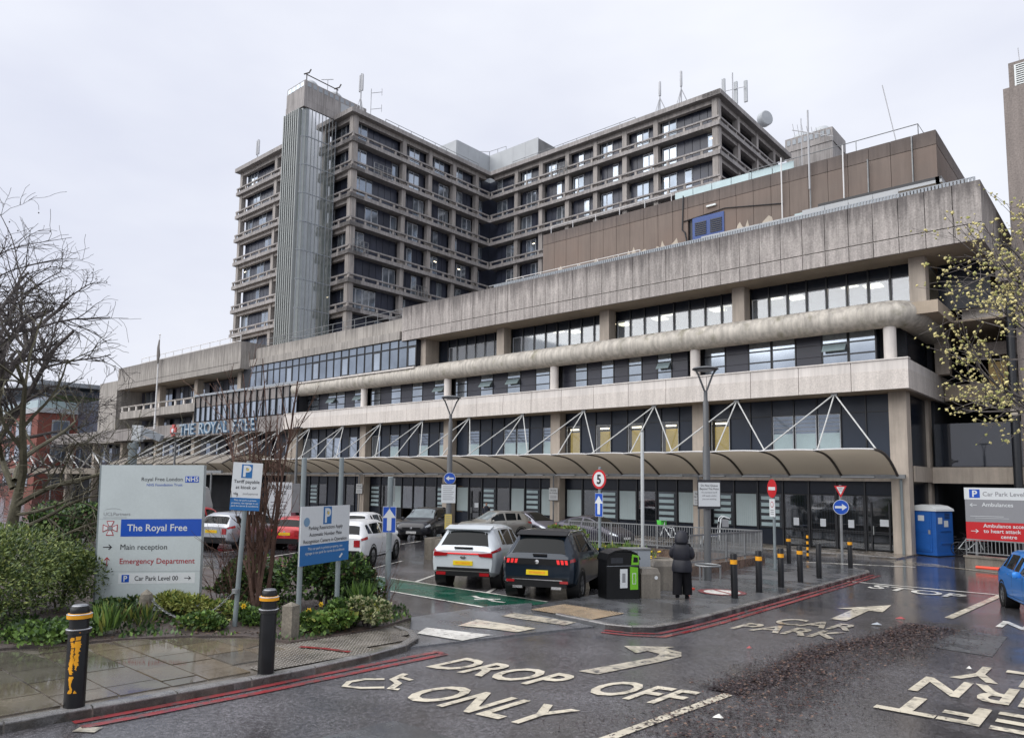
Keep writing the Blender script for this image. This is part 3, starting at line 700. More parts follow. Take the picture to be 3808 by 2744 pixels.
for q in range(9): tube('element', 'antenna', t, [(-16.1 + q * .29, 45.5, 26.5 - q * .14), (-16.1 + q * .29, 45.9, 25.8 - q * .14)], .015, 4)
for q, (x, h, lean) in enumerate(((-15.9, 3.6, 0), (-10.3, 4.1, -.7))):
    t = thing('whip_aerial', ('thin upright whip aerial beside the television aerial', 'thin leaning whip aerial above the right end of the brown block')[q], 'antenna', (x, 46.5, 23.8))
    tube('rod', 'antenna', t, [(x, 46.5, 23.6), (x + lean, 46.5, 23.6 + h)], .03, 5)

# ================================================================== LEFT ENTRANCE WING
lw = thing('entrance_wing', 'older grey concrete entrance wing at the left with recessed windows and deep parapet', 'building', (-92, 41, 0))
x = -73.9
while x > -107:
    box('parapet_panel', 'conc_left', lw, x - 1.175 * 2, x, YB, YB + .2, 15.9, 18.2); x -= 2.38
box('parapet_strip', 'conc_left', lw, -107.3, -73.9, YB + .03, YB + .25, 15.2, 15.87)
box('parapet_side', 'conc_left', lw, -73.9, -73.7, YB, 46, 15.2, 18.2)
box('roof_slab', 'conc_soffit', lw, -107.2, -73.9, YB + .25, 50, 15.25, 17.9)
box('stair_shaft', 'conc_left', lw, -114, -107.6, 39.6, 48, 8, 16.6)
railing('r', 'white_metal', lw, [(-102.5, 40.6, 18.1), (-76, 40.6, 18.1)], 1.2, 2, 2.4, .04)
box('backing_wall', 'panel_tower', lw, -133, -64.5, 43.2, 43.6, 0, 15.2)
for x in (-108.6, -97.6, -87.2, -76.8, -119, -130, -66): 
    box('column', 'conc_col', lw, x, x + .8, YC + .1, YC + .9, 0, 8.2 if x > -70 or x < -109 else 15.2)
for z0, z1, xa, xb in ((11.1, 12.1, -106, -84.0),):
    box('balcony_slab', 'conc_left', lw, xa, xb, YB + .1, 43.2, z0, z1); box('balcony_rail', 'conc_left', lw, xa, xb, YB + .12, YB + .35, z1 + .55, z1 + .72)
    for q in range(10): box('rail_post', 'conc_smooth', lw, xa + .3 + q * 2.3, xa + .65 + q * 2.3, YB + .15, YB + .3, z1, z1 + .55)
box('fascia', 'conc_fascia_left', lw, -133, -64.7, YB + .12, YB + .5, 8.15, 9.72)
box('fascia_slab', 'conc_fascia_left', lw, -133, -64.7, YB + .5, 44, 8.2, 9.3)
for xa, xb, z0, z1 in ((-107.5, -97.7, 12.75, 15.1), (-96.6, -87.4, 12.75, 15.1), (-86.2, -77, 12.75, 15.1), (-106, -98, 9.75, 11.0), (-96.5, -84.5, 9.75, 11.0), (-114, -108.8, 9.75, 11.0)):
    n = 8; w = (xb - xa) / n
    for j in range(n):
        if (j * 7 + int(xa)) % 5 < 3: window(lw, xa + j * w + .03, xa + (j + 1) * w - .03, 42.9, z0, z1, ('pane_sky', 'pane_mid')[(j + int(z0)) % 2], 'frame_dark', .05)
        else: box('wall_panel', 'panel_l2', lw, xa + j * w + .03, xa + (j + 1) * w - .03, 42.9, 42.98, z0, z1)
# projecting glazed bay
gb = box('glazed_bay_roof', 'frame_grey', lw, -83.9, -62.5, YB - .05, 42, 12.72, 12.95)
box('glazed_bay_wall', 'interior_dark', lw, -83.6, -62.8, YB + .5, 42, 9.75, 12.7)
for j in range(17):
    a = -83.8 + j * 1.25
    window(lw, a + .03, a + 1.22, YB + .1, 9.78, 11.45, 'pane_sky', 'frame_dark', .06); box('spandrel_panel', 'conc_fascia_left', lw, a + .05, a + 1.2, YB + .14, YB + .2, 11.48, 12.7)
    box('mullion', 'frame_dark', lw, a - .05, a + .03, YB - .02, YB + .12, 9.75, 12.72)
box('drain_box', 'interior_dark', lw, -74.4, -72.2, YB + .8, 43, 12.95, 15.2)
# windows below the fascia
for j in range(26):
    xa = -131 + j * 2.55
    if j % 4 == 3: continue
    window(lw, xa, xa + 1.2, 42.9, 5.4, 7.6, ('pane_mid', 'pane_sky')[j % 3 == 0], 'frame_dark', .06); box('wall_panel', 'panel_l2', lw, xa + 1.25, xa + 2.5, 42.9, 42.98, 4.6, 8.1)
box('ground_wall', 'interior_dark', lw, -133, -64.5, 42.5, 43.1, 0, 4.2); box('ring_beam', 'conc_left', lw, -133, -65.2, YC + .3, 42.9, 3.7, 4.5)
# the name over the entrance
def text_mesh(s, size=1.0, spacing=1.0, bold=0):
    c = bpy.data.curves.new('t', 'FONT'); c.body = s; c.size = size; c.space_character = spacing; c.offset = bold; c.resolution_u = 3
    o = bpy.data.objects.new('t', c); me = bpy.data.meshes.new_from_object(o)
    vs = [v.co.copy() for v in me.vertices]; fs = [tuple(p.vertices) for p in me.polygons]
    bpy.data.objects.remove(o); bpy.data.curves.remove(c); bpy.data.meshes.remove(me)
    return vs, fs
def solid_text(b, s, size, thick, bold=0, spacing=1.0):
    vs, fs = text_mesh(s, size, spacing, bold); n = len(vs)
    if not n: return b
    ed = {}
    for f in fs:
        for i, j in zip(f, f[1:] + f[:1]): ed[(i, j)] = 1
    rim = [(i, j) for (i, j) in ed if (j, i) not in ed]
    V = [(v.x, -thick, v.y) for v in vs] + [(v.x, 0, v.y) for v in vs]
    return b.add(V, [f for f in fs] + [tuple(i + n for i in f[::-1]) for f in fs] + [(j, i, i + n, j + n) for i, j in rim])
sg = thing('building_sign', 'raised pale blue letters THE ROYAL FREE with red cross emblem over the entrance', 'sign', (-80, 39.5, 8.3))
x = -87.3
for ch in 'THE ROYAL FREE':
    if ch == ' ': x += .85; continue
    wd = {'O': 1.6, 'R': 1.35, 'A': 1.45, 'H': 1.5, 'Y': 1.35, 'T': 1.25}.get(ch, 1.15)
    b_ = solid_text(MB(), ch, 1.85, .22, .035); b_.cur = 0
    b_.build('letter', 'blue_letter', sg, Matrix.Translation((x, YB + .12, 8.36)) @ Matrix.Diagonal((1.15, 1, .98, 1)), key='letter_' + ch); 
    solid_text(MB(), ch, 1.85, .02, -.015).build('letter_face', 'letter_face', sg.children[-1], Matrix.Translation((x + .02, YB - .11, 8.38)) @ Matrix.Diagonal((1.14, 1, .96, 1)), key='letterf_' + ch)
    x += wd * 1.0 + .02
flat('emblem_red', (.5, .1, .09), .5)
em = MB()
for a in range(4):
    M_ = Matrix.Translation((-89.1, YB + .1, 9.0)) @ Matrix.Rotation(a * pi / 2, 4, 'Y'); em.prism([(-.12, .12), (.12, .12), (.38, .7), (-.38, .7)], -.15, 0, M_)
eo = em.build('emblem', 'emblem_red', sg); MB().lathe([(.26, 0), (.26, .2), (.0, .2)], 14).build('emblem_disc', 'frame_white', eo, Matrix.Translation((-89.1, YB + .08, 9.0)) @ Matrix.Rotation(radians(90), 4, 'X'))
t = thing('flagpole', 'tall pale flagpole with a furled flag in front of the entrance wing', 'flagpole', (-93.6, 39, 9.7))
tube('pole', 'white_metal', t, [(-93.6, 39.1, 9.3), (-93.65, 39.1, 21.2)], [.13, .06], 8); MB().lathe([(0, 0), (.14, .1), (.0, .25)], 8).build('finial', 'white_metal', t, Matrix.Translation((-93.65, 39.1, 21.2)))
fl = MB(); fl.tube([(-93.6, 39.0, 17.6), (-93.45, 39.0, 18.6), (-93.6, 39, 19.6), (-93.5, 39, 20.6)], [.1, .22, .16, .06], 7); fl.build('furled_flag', 'conc_left', t, smooth=True)

# ================================================================== WALKWAY CANOPY of fabric vaults hung on struts
cn = thing('walkway_canopy', 'long beige fabric canopy of curved bays on dark ribs and white struts', 'canopy', (-40, 38, 0))
def rib_pt(x, t, yo=36.4, zo=5.13, yi=40.42, zi=3.95, bulge=.42):
    """t = 0 at the outer edge, 1 at the gutter beam"""
    y = yo + (yi - yo) * t; z = zo + (zi - zo) * t + bulge * sin(pi * min(1, t * .98)) * (.75 + .25 * t); return Vector((x, y, z))
NR = 23; RS = 2.7
for j in range(NR):
    x0 = -9.55 - RS * j; x1 = x0 - RS
    tube('rib', 'rib_dark', cn, [rib_pt(x0, t / 10) for t in range(11)], .07, 6)
    if j == NR - 1: break
    vs = []; fs = []
    for a in range(7):
        u = a / 6
        for t in range(11):
            p = rib_pt(x0 + (x1 - x0) * u, t / 10); sc = 4 * u * (1 - u)
            p.y += .22 * sc * (1 - t / 10); p.z += .05 * sc
            vs.append(p)
    for a in range(6):
        for t in range(10): i = a * 11 + t; fs.append((i, i + 1, i + 12, i + 11))
    MB().add(vs, fs).build('membrane', 'membrane', cn, smooth=True)
    b_ = MB(); b_.tube([vs[a * 11] for a in range(7)], .035, 5); b_.build('edge_cable', 'white_metal', cn, smooth=True)
box('gutter_beam', 'galv', cn, -9.55 - RS * (NR - 1), -9.2, 40.4, 40.62, 3.82, 4.02)
for j in range(22): box('strip_light', 'frame_white', cn, -12.2 - j * 2.7, -10.6 - j * 2.7, 40.28, 40.38, 3.86, 3.92)
for j in range(11):
    xa = -12.25 - 5.35 * j; ap = (xa, 39.75, 8.2)
    for dx, t in ((-2.7, .1), (0, .12), (2.6, .2)):
        p = rib_pt(xa + dx, t); p.z += .05
        tube('strut', 'strut_white', cn, [ap, p], .037, 6)
    box('strut_bracket', 'galv', cn, xa - .15, xa + .15, 39.65, 39.85, 8.12, 8.235)
tube('drain_pipe', 'post_grey', cn, [(-9.45, 40.62, 3.8), (-9.45, 40.68, 0)], .07, 8)
# higher vaulted canopy over the main entrance and the low one beyond it
cn2 = thing('entrance_canopy', 'higher arched beige canopy hung on white rods in front of the main entrance', 'canopy', (-80, 36, 0))
for j in range(10):
    x0 = -64 - 3.0 * j
    def ep(x, t): return Vector((x, 33.0 + 7.5 * t, 3.95 + 1.75 * sin(pi * (.12 + .88 * t)) ** .8 * (1 if t < 1 else .2)))
    tube('rib', 'rib_dark', cn2, [ep(x0, t / 12) for t in range(13)], .08, 6)
    if j < 9:
        vs = [ep(x0 - 3.0 * a / 2, t / 12) for a in range(3) for t in range(13)]
        MB().add(vs, [(a * 13 + t, a * 13 + t + 1, a * 13 + t + 14, a * 13 + t + 13) for a in range(2) for t in range(12)]).build('membrane', 'membrane', cn2, smooth=True)
        for q in (0, 1): tube('rod', 'strut_white', cn2, [(x0 - 1, 39.6, 8.15), ep(x0 - 1 - 1.2 * q, .15 + .2 * q)], .045, 5)
box('gutter_beam', 'galv', cn2, -91, -64, 32.9, 33.1, 3.8, 4.05)
for x in (-66, -78, -90): tube('post', 'galv', cn2, [(x, 33.0, .1), (x, 33.0, 3.9)], .09, 8)
cn3 = thing('far_canopy', 'low flat beige canopy with white truss on top at the far left', 'canopy', (-112, 36, 0))
box('membrane', 'membrane', cn3, -132, -92, 32, 39, 3.6, 4.3)
for x in (-125, -110, -96): tube('post', 'galv', cn3, [(x, 33, .1), (x, 33, 3.6)], .1, 8)
for j in range(5):
    x = -128 + j * 8
    for a, c in (((x - 3.5, 33, 4.3), (x, 33, 6.2)), ((x, 33, 6.2), (x + 3.5, 33, 4.3)), ((x, 33, 6.2), (x + .6, 36, 4.3))): tube('truss_rod', 'strut_white', cn3, [a, c], .09, 5)

# ================================================================== RED-BRICK BUILDING at the far left
mat('brick', (.2, .065, .048), .85, var=.25, scale=.4, fine=.25, fscale=8)
mat('plant_green', (.06, .09, .03), .8, var=.5, scale=1.2, fine=.4, fscale=9)
bb = thing('brick_building', 'red brick building with glazed top storey and green roof terrace at the far left', 'building', (-150, 45, 0))
box('wall', 'brick', bb, -175, -135, 38, 75, 0, 13.5); box('storey_band', 'dome_grey', bb, -176, -134.7, 37.7, 75, 13.5, 14.3)
box('top_storey', 'pane_mid', bb, -173, -137, 41, 75, 14.3, 18.0); box('roof', 'frame_grey', bb, -175, -134, 37.4, 76, 18.0, 18.7)
box('balustrade', 'pane_frost', bb, -175.5, -135, 37.8, 37.9, 14.3, 15.5); box('balustrade', 'pane_frost', bb, -134.9, -134.8, 38, 74, 14.3, 15.5)
box('planting', 'plant_green', bb, -136.6, -135.2, 40, 74, 14.3, 16.6)
for q in range(7):
    for z in (1.5, 5.6, 9.7):
        f = box('window', 'frame_grey', bb, -134.99, -134.9, 40 + q * 5, 42.6 + q * 5, z, z + 2.7); box('pane', 'pane_mid', f, -134.9, -134.86, 40.2 + q * 5, 42.4 + q * 5, z + .2, z + 2.5)
for q in range(7):
    for z in (1.5, 5.6, 9.7):
        f = box('window', 'frame_grey', bb, -173 + q * 5.4, -170.4 + q * 5.4, 37.9, 37.99, z, z + 2.7); box('pane', 'pane_sky', f, -172.8 + q * 5.4, -170.6 + q * 5.4, 37.86, 37.9, z + .2, z + 2.5)
for q in range(3): box('brick_pier', 'brick', bb, -134.98, -134.6, 43.4 + q * 10, 44.6 + q * 10, 0, 13.4)

# ================================================================== GROUND, ROAD, FOOTWAYS
def wet_mat(name, col, r_wet, r_dry, pscale, lo, hi, grain=.35, gscale=120, bump=.25, var=.25, col2=None):
    """wet surfacing: grainy aggregate, puddled patches of low roughness"""
    m = bpy.data.materials.new(name); m.use_nodes = True; t = m.node_tree; n = t.nodes; l = t.links.new; b = n['Principled BSDF']; MATS[name] = m
    geo = n.new('ShaderNodeNewGeometry')
    def noise(sc, det=4, rg=.55, stretch=None):
        q = n.new('ShaderNodeTexNoise'); q.inputs['Scale'].default_value = sc; q.inputs['Detail'].default_value = det; q.inputs['Roughness'].default_value = rg
        v = geo.outputs['Position']
        if stretch:
            mpp = n.new('ShaderNodeMapping'); mpp.inputs['Scale'].default_value = stretch; l(v, mpp.inputs['Vector']); v = mpp.outputs[0]
        l(v, q.inputs['Vector']); return q.outputs['Fac']
    def rng(s, a, c, lo_, hi_):
        q = n.new('ShaderNodeMapRange'); q.inputs['From Min'].default_value = lo_; q.inputs['From Max'].default_value = hi_; q.inputs['To Min'].default_value = a; q.inputs['To Max'].default_value = c; l(s, q.inputs['Value']); return q.outputs['Result']
    def mul(a, c):
        q = n.new('ShaderNodeMath'); q.operation = 'MULTIPLY'; l(a, q.inputs[0]); l(c, q.inputs[1]); return q.outputs[0]
    wetf = rng(noise(pscale, 6, .6), 0, 1, lo, hi)
    if name == 'asphalt':      # water stands on the low end of the slope, towards the building
        sp = n.new('ShaderNodeSeparateXYZ'); l(geo.outputs['Position'], sp.inputs[0]); wetf = mul(wetf, rng(sp.outputs['Y'], 1, .12, 13, 26))
    fac = mul(mul(rng(noise(.5), 1 - var, 1 + var, .3, .7), mul(rng(noise(gscale, 2), 1 - grain, 1 + grain * 1.6, .35, .7), rng(noise(gscale * .22, 3, .7), 1 - grain * .7, 1 + grain * .8, .35, .65))), rng(wetf, .72, 1, 0, 1))
    v = n.new('ShaderNodeVectorMath'); v.operation = 'SCALE'; v.inputs[0].default_value = col; l(fac, v.inputs['Scale']); l(v.outputs[0], b.inputs['Base Color'])
    l(rng(wetf, r_wet, r_dry, 0, 1), b.inputs['Roughness'])
    bp = n.new('ShaderNodeBump'); bp.inputs['Distance'].default_value = .012; l(rng(wetf, bump * .12, bump, 0, 1), bp.inputs['Strength']); l(noise(gscale * .4, 4, .75), bp.inputs['Height']); l(bp.outputs[0], b.inputs['Normal'])
    b.inputs['Specular IOR Level'].default_value = .95
    return m
wet_mat('asphalt', (.085, .082, .088), .03, .22, .5, .4, .68, grain=.6, gscale=80, bump=.75)
wet_mat('asphalt_path', (.085, .088, .094), .1, .42, .9, .4, .62, grain=.3, gscale=110, bump=.3)
wet_mat('table_grey', (.13, .135, .145), .15, .45, .8, .4, .6, grain=.4, gscale=100, bump=.35)
wet_mat('flag', (.15, .128, .1), .03, .22, .9, .44, .66, grain=.12, gscale=60, bump=.12, var=.3)
wet_mat('flag2', (.13, .118, .1), .03, .22, .9, .44, .66, grain=.12, gscale=60, bump=.12, var=.3)
wet_mat('flag3', (.18, .148, .105), .04, .25, .9, .44, .66, grain=.12, gscale=60, bump=.12, var=.3)
wet_mat('kerbstone', (.17, .165, .16), .15, .4, 2, .4, .6, grain=.25, gscale=70, bump=.2)
wet_mat('tactile_grey', (.14, .125, .105), .12, .38, 2, .4, .6, grain=.2, gscale=60, bump=.1)
wet_mat('tactile_buff', (.23, .165, .095), .15, .4, 2, .4, .6, grain=.2, gscale=60, bump=.1)
wet_mat('paving_beige', (.22, .19, .155), .1, .4, .9, .4, .6, grain=.15, gscale=50, bump=.1)
wet_mat('soil', (.05, .033, .026), .3, .8, 1.5, .3, .6, grain=.5, gscale=40, bump=1)
wet_mat('brick_wet', (.12, .075, .05), .15, .5, 1.5, .4, .6, grain=.3, gscale=20, bump=.3)
def paint(name, col, worn, scale=8):
    """road paint worn away in patches to the asphalt below"""
    m = mat(name, col, .3, var=.15, scale=3, fine=.1, fscale=60, col2=(.07, .068, .068), mask=(scale, 1 - worn - .07, 1 - worn + .14), wet=1.2); return m
paint('paint_white', (.7, .69, .64), .4); paint('paint_cream', (.6, .55, .44), .4); paint('paint_worn', (.46, .42, .34), .46)
paint('paint_red', (.26, .03, .035), .47, 6); paint('paint_green', (.014, .085, .055), .42, 3); paint('paint_yellow', (.55, .36, .04), .5)

gr = MB()
ys = [-300, -25, 0, 10, 20, 30, 41, 60, 300, 1500]; xs = [-1500, -200, -60, -20, 0, 40, 300]
def gzz(y): return gz(max(y, -25))
vs = [(x, y, gzz(y)) for y in ys for x in xs]; nx = len(xs)
gr.add(vs, [(j * nx + i, j * nx + i + 1, j * nx + nx + i + 1, j * nx + nx + i) for j in range(len(ys) - 1) for i in range(nx - 1)])
road = tag(gr.build('road', 'asphalt', None), kind='structure')
def sheet(name, m, poly, off, parent=None, thick=None, kind=None):
    """polygon of ground points laid `off` above the slope; with `thick` it gets side walls"""
    n = len(poly); b = MB()
    ar = sum(poly[i][0] * poly[(i + 1) % n][1] - poly[(i + 1) % n][0] * poly[i][1] for i in range(n))
    if ar < 0: poly = poly[::-1]
    b.add([(x, y, gz(y) + off) for x, y in poly] + ([(x, y, gz(y) + off - thick) for x, y in poly] if thick else []),
          [tuple(range(n))] + ([(i, i + n, (i + 1) % n + n, (i + 1) % n) for i in range(n)] if thick else []))
    o = b.build(name, m, parent)
    if kind: o['kind'] = kind
    return o
KL = [(x_ + .1, y_) for x_, y_ in [(-9.0, -6), (-8.98, 0), (-8.97, 2.4), (-8.96, 3.0), (-8.9, 3.65), (-8.88, 5.07), (-8.9, 6.03), (-9.0, 7.05), (-9.18, 7.91), (-9.5, 8.45), (-9.98, 8.78), (-10.5, 8.9)]]
bed_edge = [(-12.7, -3), (-12.68, 3.31), (-12.46, 3.94), (-12.32, 4.71), (-11.93, 5.59), (-11.29, 6.34), (-10.4, 6.65), (-10.34, 7.55), (-10.48, 8.5), (-10.9, 9.6)]
fl = sheet('footway', 'tactile_grey', KL + [(-10.9, 9.2)] + bed_edge[::-1], .085, None, .12, 'structure')
bed = sheet('planting_bed', 'soil', bed_edge + [(-12.6, 10.7), (-16, 11.6), (-21, 10.5), (-27, 8), (-29, 2), (-29, -3)], .12, None, .14, 'structure')
# flagstones in courses square to the kerb
def inside(p, poly):
    c = False; n = len(poly)
    for i in range(n):
        (x1, y1), (x2, y2) = poly[i], poly[(i + 1) % n]
        if (y1 > p[1]) != (y2 > p[1]) and p[0] < (x2 - x1) * (p[1] - y1) / (y2 - y1) + x1: c = not c
    return c
TACT = [(-9.3, 5.35), (-10.35, 6.68), (-10.25, 8.3), (-10.05, 8.75), (-9.5, 8.4), (-9.2, 7.4), (-9.13, 5.6)]
flagpoly = [(x - .17, y) for x, y in KL] + [(x + .02, y) for x, y in bed_edge[::-1]]
y = -1.5; c = 0
while y < 7.0:
    hy = rnd.choice((.46, .6, .6, .75)); x = -9.14; c += 1
    off = rnd.uniform(.2, .7)
    first = True
    while x > -12.9:
        wx = off if first else rnd.choice((.6, .75, .9)); first = False
        q = [(x, y), (x - wx, y), (x - wx, y + hy), (x, y + hy)]
        ins = [inside(p, flagpoly) for p in q]; ctr = (x - wx / 2, y + hy / 2)
        if inside(ctr, flagpoly) and sum(ins) >= 2 and not inside(ctr, TACT):
            # pull stray corners inside the footway edge
            qq = [p if i else (ctr[0] + (p[0] - ctr[0]) * .55, ctr[1] + (p[1] - ctr[1]) * .55) for p, i in zip(q, ins)]
            g = .012; dz = rnd.uniform(-.003, .006)
            qq = [(ctr[0] + (p[0] - ctr[0]) * (1 - g / wx * 2), ctr[1] + (p[1] - ctr[1]) * (1 - g / hy * 2)) for p in qq]
            sheet('flagstone', rnd.choice(('flag', 'flag', 'flag2', 'flag3')), qq, .1 + dz, fl, .03)
        x -= wx
    y += hy
# tactile tiles with raised blisters
def tactile(parent, m, poly, step=.33):
    b = MB(); b.add([(x, y, .0) for x, y in ((0, 0), (step - .008, 0), (step - .008, step - .008), (0, step - .008))], [(0, 1, 2, 3)])
    for i in range(5):
        for j in range(5):
            cx, cy, r = (i + .5) * step / 5, (j + .5) * step / 5, step * .062
            b.add([(cx + r * cos(a), cy + r * sin(a), .0) for a in [k * pi / 3 for k in range(6)]] + [(cx + r * .55 * cos(a), cy + r * .55 * sin(a), .009) for a in [k * pi / 3 for k in range(6)]],
                  [(k, (k + 1) % 6, (k + 1) % 6 + 6, k + 6) for k in range(6)] + [tuple(range(6, 12))])
    xs_ = [p[0] for p in poly]; ys_ = [p[1] for p in poly]; y = min(ys_)
    sl = math.atan(-.022)
    while y < max(ys_):
        x = min(xs_)
        while x < max(xs_):
            if inside((x + step / 2, y + step / 2), poly): b.build('tactile_tile', m, parent, Matrix.Translation((x, y, gz(y) + .104)) @ Matrix.Rotation(sl, 4, 'X'), key='tact_' + m)
            x += step
        y += step
tactile(fl, 'tactile_grey', TACT)
# kerb stones along a polyline
def kerb(parent, line, w=.13, m='kerbstone', unit=.92, top=.112):
    seg = []; acc = [Vector((*line[0], 0))]
    for p, q in zip(line[:-1], line[1:]):
        p, q = Vector((*p, 0)), Vector((*q, 0)); L_ = (q - p).length; k = max(1, round(L_ / .23))
        acc += [p.lerp(q, j / k) for j in range(1, k + 1)]
    i = 0
    while i < len(acc) - 1:
        j = min(i + 4, len(acc) - 1); run = acc[i:j + 1]; i = j
        nrm = []
        for k, p in enumerate(run):
            d = run[min(k + 1, len(run) - 1)] - run[max(k - 1, 0)]; d.normalize(); nrm.append(Vector((-d.y, d.x, 0)))
        run = [r.copy() for r in run]; run[0] = run[0].lerp(run[1], .04); run[-1] = run[-1].lerp(run[-2], .04)
        n = len(run); V = []
        for p, nn in zip(run, nrm):
            for dd, hh in ((0, -.02), (0, top - .015), (.015, top), (w, top), (w, -.02)):
                c = p + nn * dd; V.append((c.x, c.y, gz(c.y) + hh))
        fs = [(k * 5 + e, k * 5 + e + 1, k * 5 + e + 6, k * 5 + e + 5) for k in range(n - 1) for e in range(4)] + [tuple(range(5)), tuple(range((n - 1) * 5, n * 5))[::-1]]
        MB().add(V, fs).build('kerb_stone', m, parent)
kerb(fl, KL)
# right-hand island
KR = [(-9.4, 12.2), (-8.04, 12.01), (-7.54, 12.17), (-7.25, 12.51), (-7.16, 13.22), (-7.15, 14.4), (-7.23, 16.6), (-7.35, 19.7), (-7.52, 23.9), (-7.72, 28.4), (-8.0, 29.2), (-8.8, 30.0)]
isl = sheet('island_footway', 'asphalt_path', KR[1:] + [(-10.5, 30.6), (-13.2, 31.2), (-13.6, 24), (-12.9, 19.2), (-10.75, 18.6), (-10.6, 15), (-10.5, 13.2), (-10.0, 12.25)], .09, None, .12, 'structure')
kerb(isl, KR)
tactile(isl, 'tactile_buff', [(-10.0, 12.32), (-10.1, 13.6), (-8.45, 13.4), (-8.3, 12.25)], .4)
tb_ = sheet('raised_crossing', 'table_grey', [(-9.2, 8.05), (-8.62, 10.8), (-8.3, 12.0), (-9.4, 12.25), (-10.2, 12.4), (-11.0, 13.4), (-11.3, 12.3), (-11.3, 9.5), (-10.6, 9.0), (-9.9, 8.85)], .03, None, .04, 'structure')
bf = sheet('building_footway', 'paving_beige', [(-9, 37.2), (-9, 41.45), (-64, 41.45), (-64, 36.8), (-20, 36.5)], .06, None, .08, 'structure')
kerb(bf, [(-64, 36.8), (-20, 36.5), (-9, 37.2)], .12, 'kerbstone')
cpk = sheet('car_park', 'asphalt', [(-11.3, 9.5), (-13.0, 11.0), (-17, 12.0), (-24, 11.0), (-31, 8.5), (-60, 8), (-64, 36.7), (-20, 36.4), (-13.7, 31.2), (-13.7, 24), (-13, 19.2), (-10.8, 18.6), (-10.7, 13.2)], .006, None, None, 'structure')
# ------------------------------------------------------------------ painted markings (parts of the road they lie on)
def marking(name, m, poly, off=.012, parent=None): return sheet(name, m, poly, off, parent or road)
def strip(name, m, a, b_, w, off=.012, parent=None):
    a, b_ = Vector(a), Vector(b_); d = (b_ - a).normalized(); nrm = Vector((-d.y, d.x)) * w / 2
    return marking(name, m, [tuple(a + nrm), tuple(b_ + nrm), tuple(b_ - nrm), tuple(a - nrm)], off, parent)
def polystrip(name, m, pts, w, off=.012, parent=None):
    P_ = [Vector(p) for p in pts]; Lf = []; Rt = []
    for i, p in enumerate(P_):
        d = (P_[min(i + 1, len(P_) - 1)] - P_[max(i - 1, 0)]).normalized(); nr = Vector((-d.y, d.x)) * w / 2; Lf.append(p + nr); Rt.append(p - nr)
    b = MB(); V = [(p.x, p.y, gz(p.y) + off) for p in Lf + Rt]; n = len(P_)
    return b.add(V, [(i, i + 1, n + i + 1, n + i) for i in range(n - 1)]).build(name, m, parent or road)
def road_word(s, x0, x1, y0, y1, m, flip=False, bold=.02, skew=0):
    """word painted flat; read along +Y unless flipped"""
    vs, fs = text_mesh(s, 1, 1.02, bold); ax = [v.x for v in vs]; ay = [v.y for v in vs]
    a, b_, c, d = min(ax), max(ax), min(ay), max(ay); V = []
    for v in vs:
        u, w = (v.x - a) / (b_ - a), (v.y - c) / (d - c)
        if flip: u, w = 1 - u, 1 - w
        px, py = x0 + (x1 - x0) * u, y0 + (y1 - y0) * w + skew * (x0 + (x1 - x0) * u - x0)
        V.append((px, py, gz(py) + .013))
    return MB().add(V, fs).build('road_lettering', m, road)
road_word('DROP', -8.1, -6.22, 7.42, 8.3, 'paint_cream', skew=.2); road_word('OFF', -5.75, -4.62, 7.98, 8.9, 'paint_cream', skew=.25)
road_word('ONLY', -7.18, -5.25, 6.1, 7.0, 'paint_cream', skew=.17)
road_word('CAR', -6.15, -4.68, 15.3, 16.25, 'paint_worn', skew=.25); road_word('PARK', -6.45, -4.6, 14.05, 15.0, 'paint_worn', skew=.25)
road_word('STOP', -6.65, -4.1, 24.0, 25.1, 'paint_white', skew=-.15)
road_word('LEFT', -2.78, -.55, 10.15, 11.1, 'paint_cream', True, .02, .06); road_word('TURN', -2.68, -.3, 11.45, 12.55, 'paint_cream', True, .02, .12); road_word('ONLY', -2.42, 0.0, 12.75, 14.0, 'paint_cream', True, .02, .1)
road_word('N', -2.66, -2.1, 18.8, 19.9, 'paint_white', True, .03)
# wheelchair symbol
polystrip('disabled_symbol', 'paint_cream', [(-7.62, 6.28), (-7.8, 6.05), (-8.02, 5.95), (-8.15, 6.12), (-8.12, 6.35), (-7.95, 6.55)], .09)
polystrip('disabled_symbol', 'paint_cream', [(-7.98, 6.95), (-7.86, 6.62), (-7.66, 6.55), (-7.52, 6.3), (-7.42, 6.36)], .1); strip('disabled_symbol', 'paint_cream', (-7.92, 6.78), (-7.66, 6.78), .08)
# arrows
marking('road_arrow', 'paint_cream', [(-5.45, 16.95), (-5.12, 16.95), (-5.22, 19.0), (-4.92, 19.0), (-5.1, 20.5), (-5.86, 18.75), (-5.55, 18.9)])
marking('road_arrow', 'paint_worn', [(-6.42, 8.9), (-6.12, 8.95), (-5.9, 10.4), (-5.86, 10.95), (-6.02, 11.25), (-6.35, 11.3), (-6.3, 11.55), (-6.95, 10.95), (-6.5, 10.6), (-6.45, 10.9), (-6.2, 10.85), (-6.12, 10.6)])
